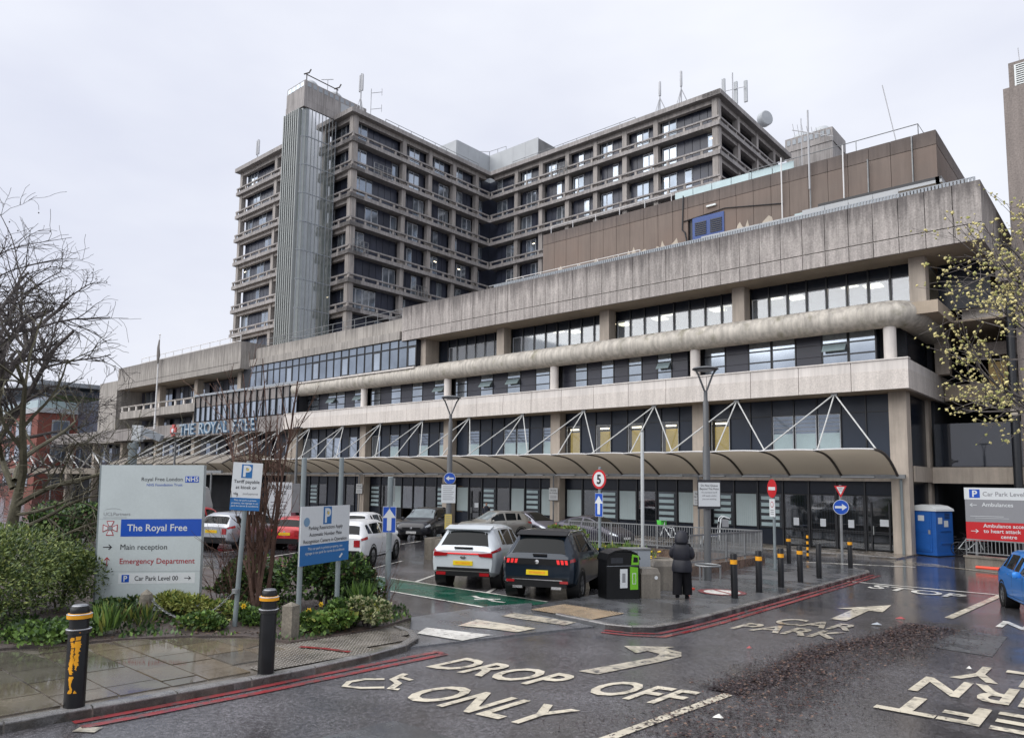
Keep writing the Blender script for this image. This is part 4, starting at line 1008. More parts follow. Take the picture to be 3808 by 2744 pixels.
# stop line, centre line, red kerb lines, crossing stripes
strip('stop_line', 'paint_white', (-7.75, 25.35), (-3.5, 25.6), .16); strip('centre_line', 'paint_cream', (-4.55, 5.2), (-4.33, 9.35), .13); strip('centre_line', 'paint_cream', (-3.62, 19.3), (-3.45, 25.5), .18)
for dx in (.1, .32):
    polystrip('red_line', 'paint_red', [(-8.85 + dx, 3.0), (-8.82 + dx, 3.6), (-8.79 + dx, 5), (-8.81 + dx, 6.1), (-8.82 + dx, 7.2), (-8.8 + dx * .9, 8.25)], .11)
    polystrip('red_line', 'paint_red', [(x + dx * (.4 if i < 2 else 1) + (.02 * i if i < 3 else 0), y - (dx if i < 3 else 0)) for i, (x, y) in enumerate(KR[1:-2])], .11)
strip('kerb_mark', 'paint_red', (-8.8, 8.27), (-8.5, 8.2), .1)
polystrip('kerb_mark', 'paint_red', [(-10.0, 6.55), (-9.65, 6.75), (-9.2, 6.9)], .1, .122, fl); strip('lane_tick', 'paint_worn', (-8.5, 2.95), (-8.32, 3.1), .16)
for q, yy in enumerate((2.2, 2.05)): strip('yellow_line', 'paint_yellow', (-9.6, yy - .6), (-8.6, yy + .12), .07)
marking('crossing_stripe', 'paint_white', [(-9.94, 8.9), (-10.24, 9.4), (-8.98, 9.8), (-8.96, 9.06)], .042, tb_)
marking('crossing_stripe', 'paint_cream', [(-10.0, 9.98), (-10.24, 10.75), (-8.85, 10.9), (-8.85, 10.35), (-9.5, 10.2)], .042, tb_); marking('crossing_stripe', 'paint_worn', [(-10.2, 11.42), (-10.31, 11.95), (-8.75, 12.05), (-8.7, 11.6)], .042, tb_)
marking('green_walkway', 'paint_green', [(-21, 12.3), (-10.9, 12.15), (-10.8, 13.85), (-21, 13.8)], .012, cpk)
strip('walkway_edge', 'paint_white', (-21, 12.2), (-10.95, 12.1), .1, .016, cpk); strip('walkway_edge', 'paint_white', (-21, 13.85), (-10.95, 13.9), .1, .016, cpk)
polystrip('walking_symbol', 'paint_white', [(-12.7, 13.2), (-12.4, 13.05), (-12.1, 13.1), (-11.8, 12.95), (-11.5, 13.0)], .12, .018, cpk); polystrip('walking_symbol', 'paint_white', [(-12.3, 12.8), (-12.1, 13.1), (-11.9, 13.3)], .1, .019, cpk)
for q in range(7):
    x = -12.9 - 2.75 * q; strip('bay_line', 'paint_white', (x, 13.9), (x - 2.15, 17.6), .1, .012, cpk)
for q in range(5): strip('bay_line', 'paint_white', (-23.5 - 2.9 * q, 22.0), (-25.5 - 2.9 * q, 26.0), .1, .012, cpk)
for q in range(5): strip('zebra_stripe', 'paint_white', (-12.6 + .75 * q, 30.9 + .42 * q), (-10.4 + .75 * q, 31.9 + .42 * q), .24, .012)
for q in range(3): strip('give_way_mark', 'paint_worn', (-9.2 + .35 * q, 36.5 - .9 * q), (-7.0 + .45 * q, 35.9 - .5 * q), .2)
strip('far_line', 'paint_worn', (-5.4, 36.6), (-2, 35.2), .14); strip('far_line', 'paint_worn', (-6.6, 35.0), (-4.6, 34.0), .35)
mk = MB(); cxy = Vector((-8.72, 18.55))
def ring(b, r0, r1, off, n=28):
    V = []
    for a in range(n):
        for r in (r0, r1): x, y = cxy.x + r * cos(2 * pi * a / n), cxy.y + r * 1.05 * sin(2 * pi * a / n); V.append((x, y, gz(y) + off))
    return b.add(V, [(2 * a, 2 * a + 1, (2 * a + 3) % (2 * n), (2 * a + 2) % (2 * n)) for a in range(n)])
ring(MB(), .47, .62, .102).build('no_smoking_ring', 'paint_red', isl); ring(MB(), .001, .47, .1).build('no_smoking_disc', 'paint_white', isl); strip('no_smoking_bar', 'paint_red', (-9.1, 18.85), (-8.3, 18.3), .1, .104, isl)
sheet('road_patch', 'asphalt_path', [(-6.6, 4.0), (-5.2, 4.1), (-5.3, 5.6), (-6.5, 5.5)], .005, road); sheet('road_patch', 'asphalt_path', [(-3.2, 15.2), (-2.2, 15.1), (-2.3, 17.6), (-3.1, 17.8)], .005, road)
# manhole patch and rutted leaf mulch swept into ridges along the centre of the road
mat('leaf_brown', (.034, .022, .023), .35, var=.5, scale=9, fine=.3); mat('leaf_rust', (.09, .036, .024), .4, var=.4, scale=9, fine=.3)
mat('leaf_tan', (.16, .1, .07), .4, var=.4, scale=9, fine=.2)
mat('mulch', (.05, .037, .041), .24, var=.4, scale=2, fine=.5, fscale=45, bump=1, bscale=30, wet=3)
def litter(name, label, n, spread, m, size, kind='stuff'):
    b = MB(); r = random.Random(len(name) + n)
    for _ in range(n):
        x, y, z = spread(r); s = size * r.uniform(.5, 1.4); a = r.uniform(0, 6.28); M_ = Matrix.Translation((x, y, gz(y) + .012 + z)) @ Matrix.Rotation(a, 4, 'Z') @ Matrix.Rotation(r.uniform(-.35, .35), 4, 'X') @ Matrix.Rotation(r.uniform(-.3, .3), 4, 'Y')
        u_ = r.random(); b.cur = 0 if u_ < .8 else (1 if u_ < .9 else len(m) - 1)
        b.add([M_ @ Vector(v) for v in ((-s, 0, 0), (0, -s * .55, .2 * s), (s, 0, 0), (0, s * .55, .25 * s))], [(0, 1, 2, 3)])
    return tag(b.build(name, m, None), label, 'leaves', kind=kind)
def ridge(r):
    k = r.choice((0, 0, 1, 2)); t = r.random(); y = (9.4 if k == 0 else 7.2) + t * (8.3 if k == 0 else 10.5)
    x = (-4.42, -4.05, -3.62)[k] + .1 * sin(y * 1.3 + k) + max(0, y - 12) * (.11, .1, .06)[k] + r.gauss(0, (.2, .26, .22)[k] * (1.25 - .5 * t))
    return x, y, abs(r.gauss(0, .022)) * math.exp(-((y - 10.5) / 5) ** 2)
litter('leaf_mulch', 'dark wet leaf mulch in ridges along the middle of the road', 14000, ridge, ['leaf_brown', 'leaf_rust', 'leaf_tan'], .023)
def scatter(r):
    y = 6.4 + 12 * r.random() ** .9; return -3.9 + r.gauss(0, .75) + max(0, y - 12) * .08, y, 0
litter('scattered_leaves', 'thin scatter of wet leaves across the road', 5000, scatter, ['leaf_brown', 'leaf_brown'], .016)
rg = MB(); r_ = random.Random(5)
for (x0, hw, hmax) in ((-4.4, .22, .016),):
    V = []; nn = 46
    for i in range(nn):
        y = (9.4 if x0 < -4 else 7.4) + i * .19; x = x0 + .1 * sin(y * 1.3) + max(0, y - 12) * .1; e = math.exp(-((y - 11) / 4.2) ** 2)
        for d, h in ((-1, 0), (-.5, .6), (0, 1), (.45, .7), (1, 0)): V.append((x + d * hw * (.7 + .5 * r_.random()), y, gz(y) + .004 + h * hmax * e * (.5 + r_.random())))
    rg.add(V, [(i * 5 + j, i * 5 + j + 1, i * 5 + j + 6, i * 5 + j + 5) for i in range(nn - 1) for j in range(4)])
tag(rg.build('mulch_ridge', 'mulch', None, smooth=True), 'low ridges of trodden wet mulch under the leaves on the road', 'leaves', kind='stuff')
flat('litter_red', (.3, .05, .05), .4)
def scrap(label, x, y, m, s):
    b = MB(); b.add([(-s, -s * .4, .005), (s * .8, -s * .5, .02), (s, s * .4, .01), (0, s * .5, .05), (-s * .9, s * .3, .015)], [(0, 1, 3, 4), (1, 2, 3)])
    return tag(b.build('litter_scrap', m, None, Matrix.Translation((x, y, gz(y) + .012))), label, 'litter')
scrap('crushed red wrapper lying on the road near the centre of the lane', -4.35, 18.2, 'litter_red', .1); scrap('small pink scrap on the asphalt left of the turn arrow', -5.35, 12.4, 'litter_red', .045)
scrap('white flattened cup lying in the leaf mulch', -3.95, 8.25, 'paint_white', .06); scrap('small white scrap right of the leaf mulch', -2.3, 13.6, 'paint_white', .04); scrap('grey scrap lying beside the red wrapper', -4.5, 16.9, 'frame_grey', .1)

# ================================================================== SIGNS AND STREET FURNITURE
flat('sign_white', (.62, .65, .66), .35, var=.05); flat('sign_pale', (.5, .555, .56), .4, var=.06, scale=1.5); flat('sign_blue', (.006, .07, .42), .3); flat('sign_p_blue', (.012, .13, .36), .35)
flat('sign_black', (.02, .02, .025), .4); flat('sign_red', (.5, .015, .02), .35); flat('sign_redtext', (.36, .03, .04), .4); flat('sign_grey', (.24, .245, .26), .45)
flat('sign_yellow', (.55, .44, .13), .5); flat('sign_orange', (.8, .36, .012), .45, var=.2, scale=8); flat('bollard_black', (.009, .0095, .011), .3, var=.3, scale=5, spec=.3)
mat('bollard_worn', (.016, .016, .016), .3, var=.3, scale=4, col2=(.72, .26, .01), mask=(7, .58, .61)); flat('reflector', (.5, .52, .55), .25, metal=.5)
mat('bollard_cap', (.25, .26, .28), .3, var=.3, scale=6, metal=.5)
flat('lime_green', (.08, .5, .06), .35); flat('bin_green', (.16, .46, .02), .35); flat('bin_black', (.008, .0085, .0095), .32, var=.3, scale=2, spec=.25); flat('loo_blue', (.012, .1, .38), .38, var=.12, scale=2)
flat('cone_orange', (.75, .06, .02), .4); flat('navy', (.012, .03, .12), .3)
def frame_at(x, y, ang, z=None):
    """local frame standing on the ground: x to the reader's right, y away from the reader, z up; ang = heading of the board's face normal"""
    R_ = Matrix.Rotation(ang + pi / 2, 4, 'Z')
    return Matrix.Translation((x, y, gz(y) if z is None else z)) @ R_
def words(parent, B, s, x, z, h, m, align='l', y=-.004, bold=0, spacing=1.0, maxw=None):
    """flat lettering: h is the capital height, z the baseline"""
    vs, fs = text_mesh(s, h / .68, spacing, bold * h)
    if not vs: return None
    w = max(v.x for v in vs); k = min(1, maxw / w) if maxw else 1
    dx = {'l': 0, 'c': -w * k / 2, 'r': -w * k}[align]
    return MB().add([(x + dx + v.x * k, y, z + v.y) for v in vs], [f[::-1] for f in fs]).build('lettering', m, parent, B)
def plate(name, m, parent, B, x0, x1, z0, z1, y0=0, y1=.012): return box(name, m, parent, x0, x1, y0, y1, z0, z1, B)
def arrow_poly(kind):
    if kind == 'up': return [(-.06, -.5), (.06, -.5), (.06, .12), (.26, .12), (0, .5), (-.26, .12), (-.06, .12)]
def arrow(parent, B, x, z, s, ang, m, y=-.005, thin=False):
    p = [(-.045, -.5), (.045, -.5), (.045, .3), (.25, .08), (.31, .15), (0, .5), (-.31, .15), (-.25, .08), (-.045, .3)] if thin else [(-.1, -.5), (.1, -.5), (.1, .08), (.3, .08), (0, .5), (-.3, .08), (-.1, .08)]
    M_ = Matrix.Rotation(ang, 4, 'Y')
    V = []
    for u, v in p: q = M_ @ Vector((u * s, 0, v * s)); V.append((x + q.x, y, z + q.z))
    b = MB(); n = len(V); b.add(V, [tuple(range(n))]); return b.build('arrow', m, parent, B)
def disc(name, m, parent, B, x, z, r, y0, y1, n=28):
    return MB().add([(x + r * cos(2 * pi * k / n), yy, z + r * sin(2 * pi * k / n)) for yy in (y0, y1) for k in range(n)],
                    [tuple(range(n)), tuple(range(2 * n - 1, n - 1, -1))] + [(k, k + n, (k + 1) % n + n, (k + 1) % n) for k in range(n)]).build(name, m, parent, B)
def post(parent, B, x, y, h, r=.038, m='post_grey', z0=-.05): return MB().lathe([(r, z0), (r, h), (r * .8, h + .01)], 12).build('post', m, parent, B @ Matrix.Translation((x, y, 0)), smooth=True)
A_CAM = math.atan2(-.62, .79)
# --- big hospital sign
B = Matrix.Translation((-15.36, 5.5, .78)) @ Matrix.Rotation(math.atan2(1.37, 1.38), 4, 'Z') @ Matrix.Rotation(radians(-.8), 4, 'Y')
t = thing('hospital_sign', 'large pale hospital sign board with The Royal Free in blue, standing in the shrubs', 'sign', (-14.6, 6.2, .8))
W_, H_ = 1.95, 2.88
bd = plate('board', 'sign_pale', t, B, 0, W_, 0, H_, 0, .14); plate('side_trim', 'post_grey', t, B, -.035, -.001, 0, H_, .005, .15)
for z in (.83, 1.83): plate('seam', 'frame_grey', t, B, 0, W_, z, z + .006, -.0015, 0)
plate('blue_panel', 'sign_blue', t, B, .42, W_ - .005, 1.5, 1.83, -.003, 0); words(t, B, 'The Royal Free', .54, 1.605, .125, 'sign_white', y=-.006, bold=.02, maxw=1.15)
words(t, B, 'Royal Free London', 1.55, 2.57, .07, 'sign_black', 'r'); words(t, B, 'NHS Foundation Trust', 1.55, 2.47, .05, 'sign_blue', 'r')
plate('nhs_logo', 'sign_blue', t, B, 1.6, 1.86, 2.54, 2.66, -.003, 0); words(t, B, 'NHS', 1.73, 2.56, .085, 'sign_white', 'c', -.006, .03)
words(t, B, 'UCLPartners', .08, 1.9, .065, 'sign_grey'); plate('underline', 'sign_grey', t, B, .08, .52, 1.86, 1.868, -.003, 0)
MB().add([(.1 + .16 + .17 * cos(a) * 1.0 + (.006 if k else 0) * 0, -.003, 1.985 + (.05 + .008 * k) * sin(a)) for k in (0, 1) for a in [pi * q / 10 for q in range(11)]], [(q, q + 1, q + 12, q + 11) for q in range(10)]).build('arc_logo', 'sign_grey', t, B)
em = MB(); 
for a in range(4):
    M_ = Matrix.Translation((.22, 0, 1.66)) @ Matrix.Rotation(a * pi / 2, 4, 'Y'); em.prism([(-.03, .03), (.03, .03), (.075, .14), (-.075, .14)], -.005, -.001, M_)
em.build('emblem', 'sign_redtext', t, B); em = MB()
for a in range(4):
    M_ = Matrix.Translation((.22, 0, 1.66)) @ Matrix.Rotation(a * pi / 2, 4, 'Y'); em.prism([(-.022, .05), (.022, .05), (.055, .125), (-.055, .125)], -.007, -.0055, M_)
em.build('emblem', 'sign_white', t, B); disc('emblem_disc', 'sign_grey', t, B, .22, 1.66, .045, -.009, -.0075, 14)
arrow(t, B, .19, 1.3, .17, radians(90), 'sign_black', thin=True); words(t, B, 'Main reception', .42, 1.25, .1, 'sign_black', bold=0, maxw=1.06)
arrow(t, B, .19, 1.03, .17, 0, 'sign_redtext', thin=True); words(t, B, 'Emergency Department', .42, .98, .1, 'sign_redtext', bold=.012, maxw=1.5)
plate('parking_strip', 'sign_white', t, B, .42, 1.86, .6, .8, -.002, 0); plate('p_square', 'sign_blue', t, B, .48, .62, .63, .77, -.004, -.0025); words(t, B, 'P', .55, .65, .1, 'sign_white', 'c', -.007, .03); words(t, B, 'Car Park Level 00', .72, .66, .085, 'sign_black', y=-.006, bold=.01, maxw=.82); arrow(t, B, 1.72, .7, .13, radians(90), 'sign_black', thin=True)
# --- parking signs on grey posts
def p_logo(t, B, x, z, s):
    plate('p_panel', 'sign_p_blue', t, B, x - s * .38, x + s * .38, z - s / 2, z + s / 2, -.003, 0); words(t, B, 'P', x, z - s * .38, s * .76, 'sign_white', 'c', -.006, .05); disc('p_badge', 'sign_yellow', t, B, x + s * .04, z + s * .13, s * .1, -.0085, -.0075, 14)
B = frame_at(-12.11, 6.6, A_CAM) @ Matrix.Rotation(radians(2.2), 4, 'Y')
t = thing('tariff_sign', 'tall grey post with white Tariff payable at kiosk parking notice', 'sign', (-12.11, 6.6, gz(6.6)))
post(t, B, 0, .05, 2.98, .042); plate('board', 'sign_white', t, B, -.25, .25, 2.12, 2.96); plate('blue_band', 'sign_p_blue', t, B, -.25, .25, 2.12, 2.34, -.002, 0); p_logo(t, B, -.01, 2.81, .24)
for q, s in enumerate(('Tariff payable', 'at kiosk or')): words(t, B, s, 0, 2.6 - q * .1, .055, 'sign_black', 'c', bold=.01, maxw=.44)
words(t, B, 'via', -.21, 2.39, .05, 'sign_black', bold=.01); words(t, B, 'paybyphone', -.05, 2.4, .036, 'sign_grey')
for q, s in enumerate(('This car park is private', 'property, see signage in car', 'park for terms & conditions')): words(t, B, s, 0, 2.285 - q * .05, .028, 'sign_white', 'c', -.005, .01, maxw=.46)
chain_c = Matrix.Translation((0, 0, 0))
pa, pb = Vector((-11.11, 7.27, gz(7.27))), Vector((-11.5, 8.5, gz(8.5)))
B = Matrix.Translation(pa) @ Matrix.Rotation(math.atan2(pb.y - pa.y, pb.x - pa.x), 4, 'Z'); wd = (pb - pa).length
t = thing('parking_restrictions_sign', 'wide white and blue Parking Restrictions Apply board on two grey posts', 'sign', pa)
post(t, B, 0, .05, 3.06, .045); post(t, B, wd - .22, .05, 3.1, .045)
X0, X1 = -.09, wd + .02; plate('board', 'sign_white', t, B, X0, X1, 1.2, 2.22); plate('blue_band', 'sign_p_blue', t, B, X0, X1, 1.2, 1.55, -.002, 0); xc = (X0 + X1) / 2
p_logo(t, B, xc + .03, 2.05, .31); disc('cctv_badge', 'blue_letter', t, B, X0 + .16, 1.95, .08, -.004, -.002, 20)
for q, s in enumerate(('Parking Restrictions Apply', 'Automatic Number Plate', 'Recognition Camera in Operation')): words(t, B, s, xc, 1.81 - q * .115, .062, 'sign_black', 'c', bold=.008, maxw=wd * .96)
for q, s in enumerate(('This car park is private property, see', 'signage in car park for terms & conditions')): words(t, B, s, xc, 1.46 - q * .075, .045, 'sign_white', 'c', -.005, .008, maxw=wd * .96)
MB().add([(X1 - .3, -.005, 1.27), (X1 - .26, -.005, 1.25), (X1 - .18, -.005, 1.32), (X1 - .22, -.005, 1.34)], [(0, 1, 2, 3)]).build('logo_mark', 'sign_white', t, B)
B = frame_at(-12.19, 10.05, math.atan2(-.7, .7)); t = thing('one_way_sign', 'grey post with blue and white upward arrow plate beside the car park entrance', 'sign', (-12.19, 10.05, gz(10.05)))
post(t, B, 0, .05, 2.82, .06); plate('plate', 'sign_white', t, B, -.14, .14, 1.65, 2.2, -.004, .01); plate('blue_face', 'sign_blue', t, B, -.13, .13, 1.66, 2.19, -.007, -.0045); arrow(t, B, 0, 1.925, .46, 0, 'sign_white', -.01); plate('bracket', 'galv', t, B, .07, .1, 2.3, 2.8, .0, .02)
# --- lamp columns with saucer heads
def lamp_post(label, x, y, h):
    t = thing('street_lamp', label, 'street lamp', (x, y, gz(y)), 'saucer-headed lamp columns'); B = frame_at(x, y, A_CAM, gz(y) + .08)
    MB().lathe([(.11, -.1), (.11, h * .62), (.085, h * .63), (.085, h - 1.05), (.06, h - 1.0), (.06, h - .75)], 14).build('column', 'lamp_grey', t, B, smooth=True, key='lampcol%d' % (h * 100))
    for s in (-1, 1): MB().tube([(0, 0, h - .8), (s * .1, 0, h - .55), (s * .24, 0, h - .2), (s * .34, 0, h - .05)], .03, 6).build('yoke_arm', 'lamp_grey', t, B, smooth=True)
    o = MB().lathe([(.1, -.09), (.36, -.06), (.41, -.03), (.36, .01), (.15, .05), (0, .06)], 24).build('head', 'lamp_grey', t, B @ Matrix.Translation((0, 0, h)), smooth=True, key='lamphead')
    MB().lathe([(.0, -.105), (.12, -.1), (.28, -.075), (.28, -.07)], 20).build('diffuser', 'sign_white', o, B @ Matrix.Translation((0, 0, h)), smooth=True, key='lampdiff')
    return t, B
tR, BR = lamp_post('street lamp with saucer head beside the railing and the queue notice', -10.26, 20.88, 6.5)
tM, BMd = lamp_post('street lamp with saucer head and round blue arrow in the car park', -21.67, 20.96, 6.36)
lamp_post('street lamp with saucer head behind the multi-stemmed bare shrub', -51.1, 32.5, 7.2)
lamp_post('street lamp with saucer head left of the flagpole near the entrance canopy', -66.0, 29.5, 7.0)
nb = thing('queue_notice', 'white Do Not Queue Beyond This Point notice strapped to the lamp column', 'sign', (-10.26, 20.88, 2.8))
B = BR @ Matrix.Translation((0, -.16, 0)); plate('backing', 'sign_black', nb, B, -.37, .37, 2.16, 3.04, 0, .03); plate('paper', 'sign_white', nb, B, -.35, .35, 2.24, 2.96, -.004, 0)
for q, (s, h) in enumerate((('Do Not Queue', .06), ('Beyond This Point', .06), ('As standard tariff', .05), ('will apply whilst', .05), ('you are waiting', .05))): words(nb, B, s, 0, 2.84 - q * .1, h, 'sign_black' if q < 2 else 'sign_grey', 'c', -.007, .012, maxw=.62)
ho = thing('hoop_guard', 'low galvanised steel hoop guard round the foot of the lamp column', 'bollard', (-10.2, 20.5, gz(20.5)))
hc = Vector((-10.05, 20.45, gz(20.4) + .08)); hb = MB(); hb.tube([hc + Vector((.36 * cos(2 * pi * a / 24), .36 * sin(2 * pi * a / 24), .5)) for a in range(25)], .03, 6, False); hb.build('hoop', 'galv', ho, smooth=True)
for a in (.3, 2.4, 4.5): tube('leg', 'galv', ho, [hc + Vector((.36 * cos(a), .36 * sin(a), 0)), hc + Vector((.36 * cos(a), .36 * sin(a), .5))], .03, 6)
ms = thing('keep_left_sign', 'round blue sign with white left arrow on the car park lamp column', 'sign', (-21.67, 20.9, 3)); B = BMd @ Matrix.Translation((0, -.13, 0))
disc('disc', 'sign_white', ms, B, 0, 3.0, .24, 0, .012); disc('blue_face', 'sign_blue', ms, B, 0, 3.0, .225, -.004, -.001); arrow(ms, B, 0, 3.0, .34, radians(-90), 'sign_white', -.007)
ms = thing('tariff_notice', 'white printed tariff notice below the round blue arrow sign', 'sign', (-21.67, 20.9, 2.1)); plate('board', 'sign_white', ms, B, -.33, .25, 2.0, 2.75); plate('frame', 'sign_black', ms, B, -.35, .27, 2.752, 2.8)
for q in range(8): plate('text_line', 'sign_grey', ms, B, -.27, .19 - .05 * (q % 3), 2.66 - q * .075, 2.68 - q * .075, -.003, 0)
ms = thing('yellow_notice', 'small yellow framed notice low on the car park lamp column', 'sign', (-21.67, 20.9, 1)); plate('board', 'sign_yellow', ms, B, -.17, .12, .95, 1.55)
for q in range(6): plate('text_line', 'sign_grey', ms, B, -.12, .07, 1.46 - q * .07, 1.475 - q * .07, -.003, 0)
# --- speed limit, spare pole, no entry, give way
B = frame_at(-12.57, 18.41, radians(-100)); t = thing('speed_limit_sign', 'grey pole with round red-ringed 5 limit and blue arrow plate behind the bin', 'sign', (-12.57, 18.41, gz(18.4)))
post(t, B, 0, .06, 3.4, .045); disc('rim', 'sign_red', t, B, .02, 3.04, .29, 0, .015); disc('face', 'sign_white', t, B, .02, 3.04, .222, -.004, -.001); words(t, B, '5', .02, 2.91, .26, 'sign_black', 'c', -.008, .05)
plate('arrow_plate', 'sign_white', t, B, -.14, .18, 1.92, 2.62); plate('arrow_face', 'sign_blue', t, B, -.13, .17, 1.93, 2.61, -.004, -.001); arrow(t, B, .02, 2.27, .56, 0, 'sign_white', -.007)
B = frame_at(-13.03, 21.72, A_CAM); t = thing('bare_pole', 'plain pale steel pole standing in the flower bed without a sign', 'pole', (-13.03, 21.72, gz(21.7))); post(t, B, 0, 0, 4.75, .06, 'steel_pale'); MB().lathe([(.065, 4.75), (.065, 4.8), (0, 4.82)], 12).build('cap', 'galv', t, B)
B = frame_at(-10.49, 26.57, math.atan2(-.76, -.65)); t = thing('no_entry_sign', 'grey pole with round red no entry disc beside the railing corner', 'sign', (-10.49, 26.57, gz(26.57)))
post(t, B, 0, .07, 3.25, .05); disc('disc', 'sign_red', t, B, 0, 2.98, .34, 0, .015); plate('bar', 'sign_white', t, B, -.25, .25, 2.92, 3.04, -.004, -.001); plate('plate', 'sign_white', t, B, -.2, .2, 1.95, 2.6); disc('symbol', 'sign_redtext', t, B, 0, 2.4, .11, -.004, -.002, 18); disc('symbol_face', 'sign_white', t, B, 0, 2.4, .085, -.006, -.0045, 18)
for q in range(3): plate('text_line', 'sign_grey', t, B, -.12, .12, 2.18 - q * .07, 2.21 - q * .07, -.003, 0)
plate('side_lamp', 'frame_grey', t, B, -.25, -.06, 3.0, 3.12, .06, .2)
B = frame_at(-10.47, 34.41, math.atan2(-.9, .45)); t = thing('give_way_sign', 'pole with red triangle give way sign over round blue right arrow', 'sign', (-10.47, 34.41, gz(34.4)))
post(t, B, 0, .06, 3.3, .06, 'galv')
MB().prism([(-.26, 3.28), (.26, 3.28), (0, 2.74)], 0, .015).build('triangle', 'sign_red', t, B); MB().prism([(-.17, 3.23), (.17, 3.23), (0, 2.88)], -.004, -.001).build('triangle_face', 'sign_white', t, B); words(t, B, 'GIVE', 0, 3.13, .055, 'sign_black', 'c', -.008, .02); words(t, B, 'WAY', 0, 3.04, .045, 'sign_black', 'c', -.008, .02)
disc('disc', 'sign_white', t, B, 0, 2.33, .33, 0, .015); disc('blue_face', 'sign_blue', t, B, 0, 2.33, .31, -.004, -.001); arrow(t, B, 0, 2.33, .5, radians(90), 'sign_white', -.007)
# --- board at the right edge
B = Matrix.Translation((-6.62, 39.9, .12)) @ Matrix.Rotation(radians(11), 4, 'Z'); t = thing('direction_board', 'grey, white and red board for Car Park Level 00 and Ambulance access at right', 'sign', (-5, 40, 0))
for x in (.4, 3.0): post(t, B, x, .1, 3.3, .06, 'galv')
plate('top_panel', 'sign_white', t, B, 0, 3.5, 2.75, 3.3); plate('grey_panel', 'sign_grey', t, B, .02, 3.5, 1.72, 2.747); plate('red_panel', 'sign_red', t, B, .02, 3.5, .85, 1.717)
plate('p_square', 'sign_blue', t, B, .2, .62, 2.83, 3.22, -.003, 0); words(t, B, 'P', .41, 2.88, .28, 'sign_white', 'c', -.006, .04); words(t, B, 'Car Park Level 00', .72, 2.92, .19, 'sign_grey', bold=.015, maxw=1.95); arrow(t, B, 2.95, 3.02, .36, radians(45), 'sign_black', thin=True)
arrow(t, B, .34, 2.5, .28, radians(-90), 'sign_white', thin=True); words(t, B, 'Ambulances', .68, 2.44, .17, 'sign_white', bold=.02, maxw=1.2)
arrow(t, B, .36, 1.3, .3, radians(90), 'sign_white', thin=True)
for q, (s, x) in enumerate((('Ambulance access', .7), ('to heart attack', .7), ('centre', 1.35))): words(t, B, s, x, 1.48 - q * .24, .16, 'sign_white', bold=.02, maxw=1.8)
plate('scraped_strip', 'sign_white', t, B, .2, 1.5, 1.98, 1.995, -.003, 0); plate('scraped_strip', 'sign_white', t, B, .4, 1.7, 1.9, 1.91, -.003, 0)
lwll = thing('low_wall', 'low concrete upstand under the galvanised rail below the right direction board', 'wall', (-4, 35.5, 0))
B = Matrix.Translation((-6.02, 35.8, gz(35.8))) @ Matrix.Rotation(radians(-14), 4, 'Z'); box('wall', 'conc_wet', lwll, 0, 6, 0, .3, 0, .42, B); box('coping', 'conc_wet', lwll, -.04, 6, -.05, .35, .422, .5, B)
def bar_rail(label, B, L_, h, z0, step=.11, name='guard_railing', m='galv'):
    """flat-topped guard railing with upright bars"""
    t = thing(name, label, 'railing', B.translation); box('top_rail', m, t, 0, L_, -.025, .025, z0 + h - .05, z0 + h, B); box('bottom_rail', m, t, 0, L_, -.02, .02, z0 + .1, z0 + .14, B)
    n = max(1, round(L_ / 2)); 
    for q in range(n + 1): box('post', m, t, max(0, q * L_ / n - .03), q * L_ / n + .03, -.031, .031, z0, z0 + h + .003, B)
    k = int(L_ / step)
    for q in range(1, k): box('bar', m, t, q * step - .011, q * step + .011, -.01, .01, z0 + .141, z0 + h - .051, B)
    return t
bar_rail('galvanised railing on the low wall under the direction board', B @ Matrix.Translation((0, .15, .5)), 5.5, .68, 0, .14)
def rail_between(label, a, b_, h, z0=0, step=.11, name='guard_railing'):
    a, b_ = Vector((*a, gz(a[1]))), Vector((*b_, gz(b_[1]))); d = b_ - a; L_ = d.length; xa = d.normalized(); ya = Vector((-xa.y, xa.x, 0)).normalized(); za = xa.cross(ya)
    B = Matrix((xa, ya, za)).transposed().to_4x4(); B.translation = a; return bar_rail(label, B, L_, h, z0, step, name)
wl = thing('ramp_wall', 'low dark brick wall carrying the railing beside the bollards', 'wall', (-11.4, 25, .4))
wq = [(-11.15, 21.3), (-11.4, 27.9)]
for (a, c, nm) in ((( -11.1, 21.0), (-11.45, 28.2), 0), ((-11.45, 28.2), (-20.5, 27.4), 1)):
    a, c = Vector((*a, 0)), Vector((*c, 0)); d = (c - a).normalized(); n_ = Vector((-d.y, d.x, 0)) * .22; n1 = int((c - a).length / .9)
    for q in range(n1):
        p, q2 = a + d * (q * .9), a + d * (q * .9 + .885); V = []
        for pt in (p, q2, q2 + n_, p + n_): V.append((pt.x, pt.y, gz(pt.y)))
        for pt in (p, q2, q2 + n_, p + n_): V.append((pt.x, pt.y, gz(pt.y) + .38))
        MB().add(V, [(0, 1, 5, 4), (1, 2, 6, 5), (2, 3, 7, 6), (3, 0, 4, 7), (4, 5, 6, 7)]).build('coping_block', 'brick_wet', wl)
rail_between('galvanised guard railing on the brick wall along the bollard path', (-11.2, 21.05), (-11.55, 28.1), 1.0, .38)
rail_between('galvanised guard railing running back towards the parked hatchbacks', (-11.6, 28.25), (-20.4, 27.5), 1.0, .38)
rail_between('galvanised guard railing far left beside the hospital sign', (-22.5, 8.3), (-38, 13.6), 1.0, 0, .13)
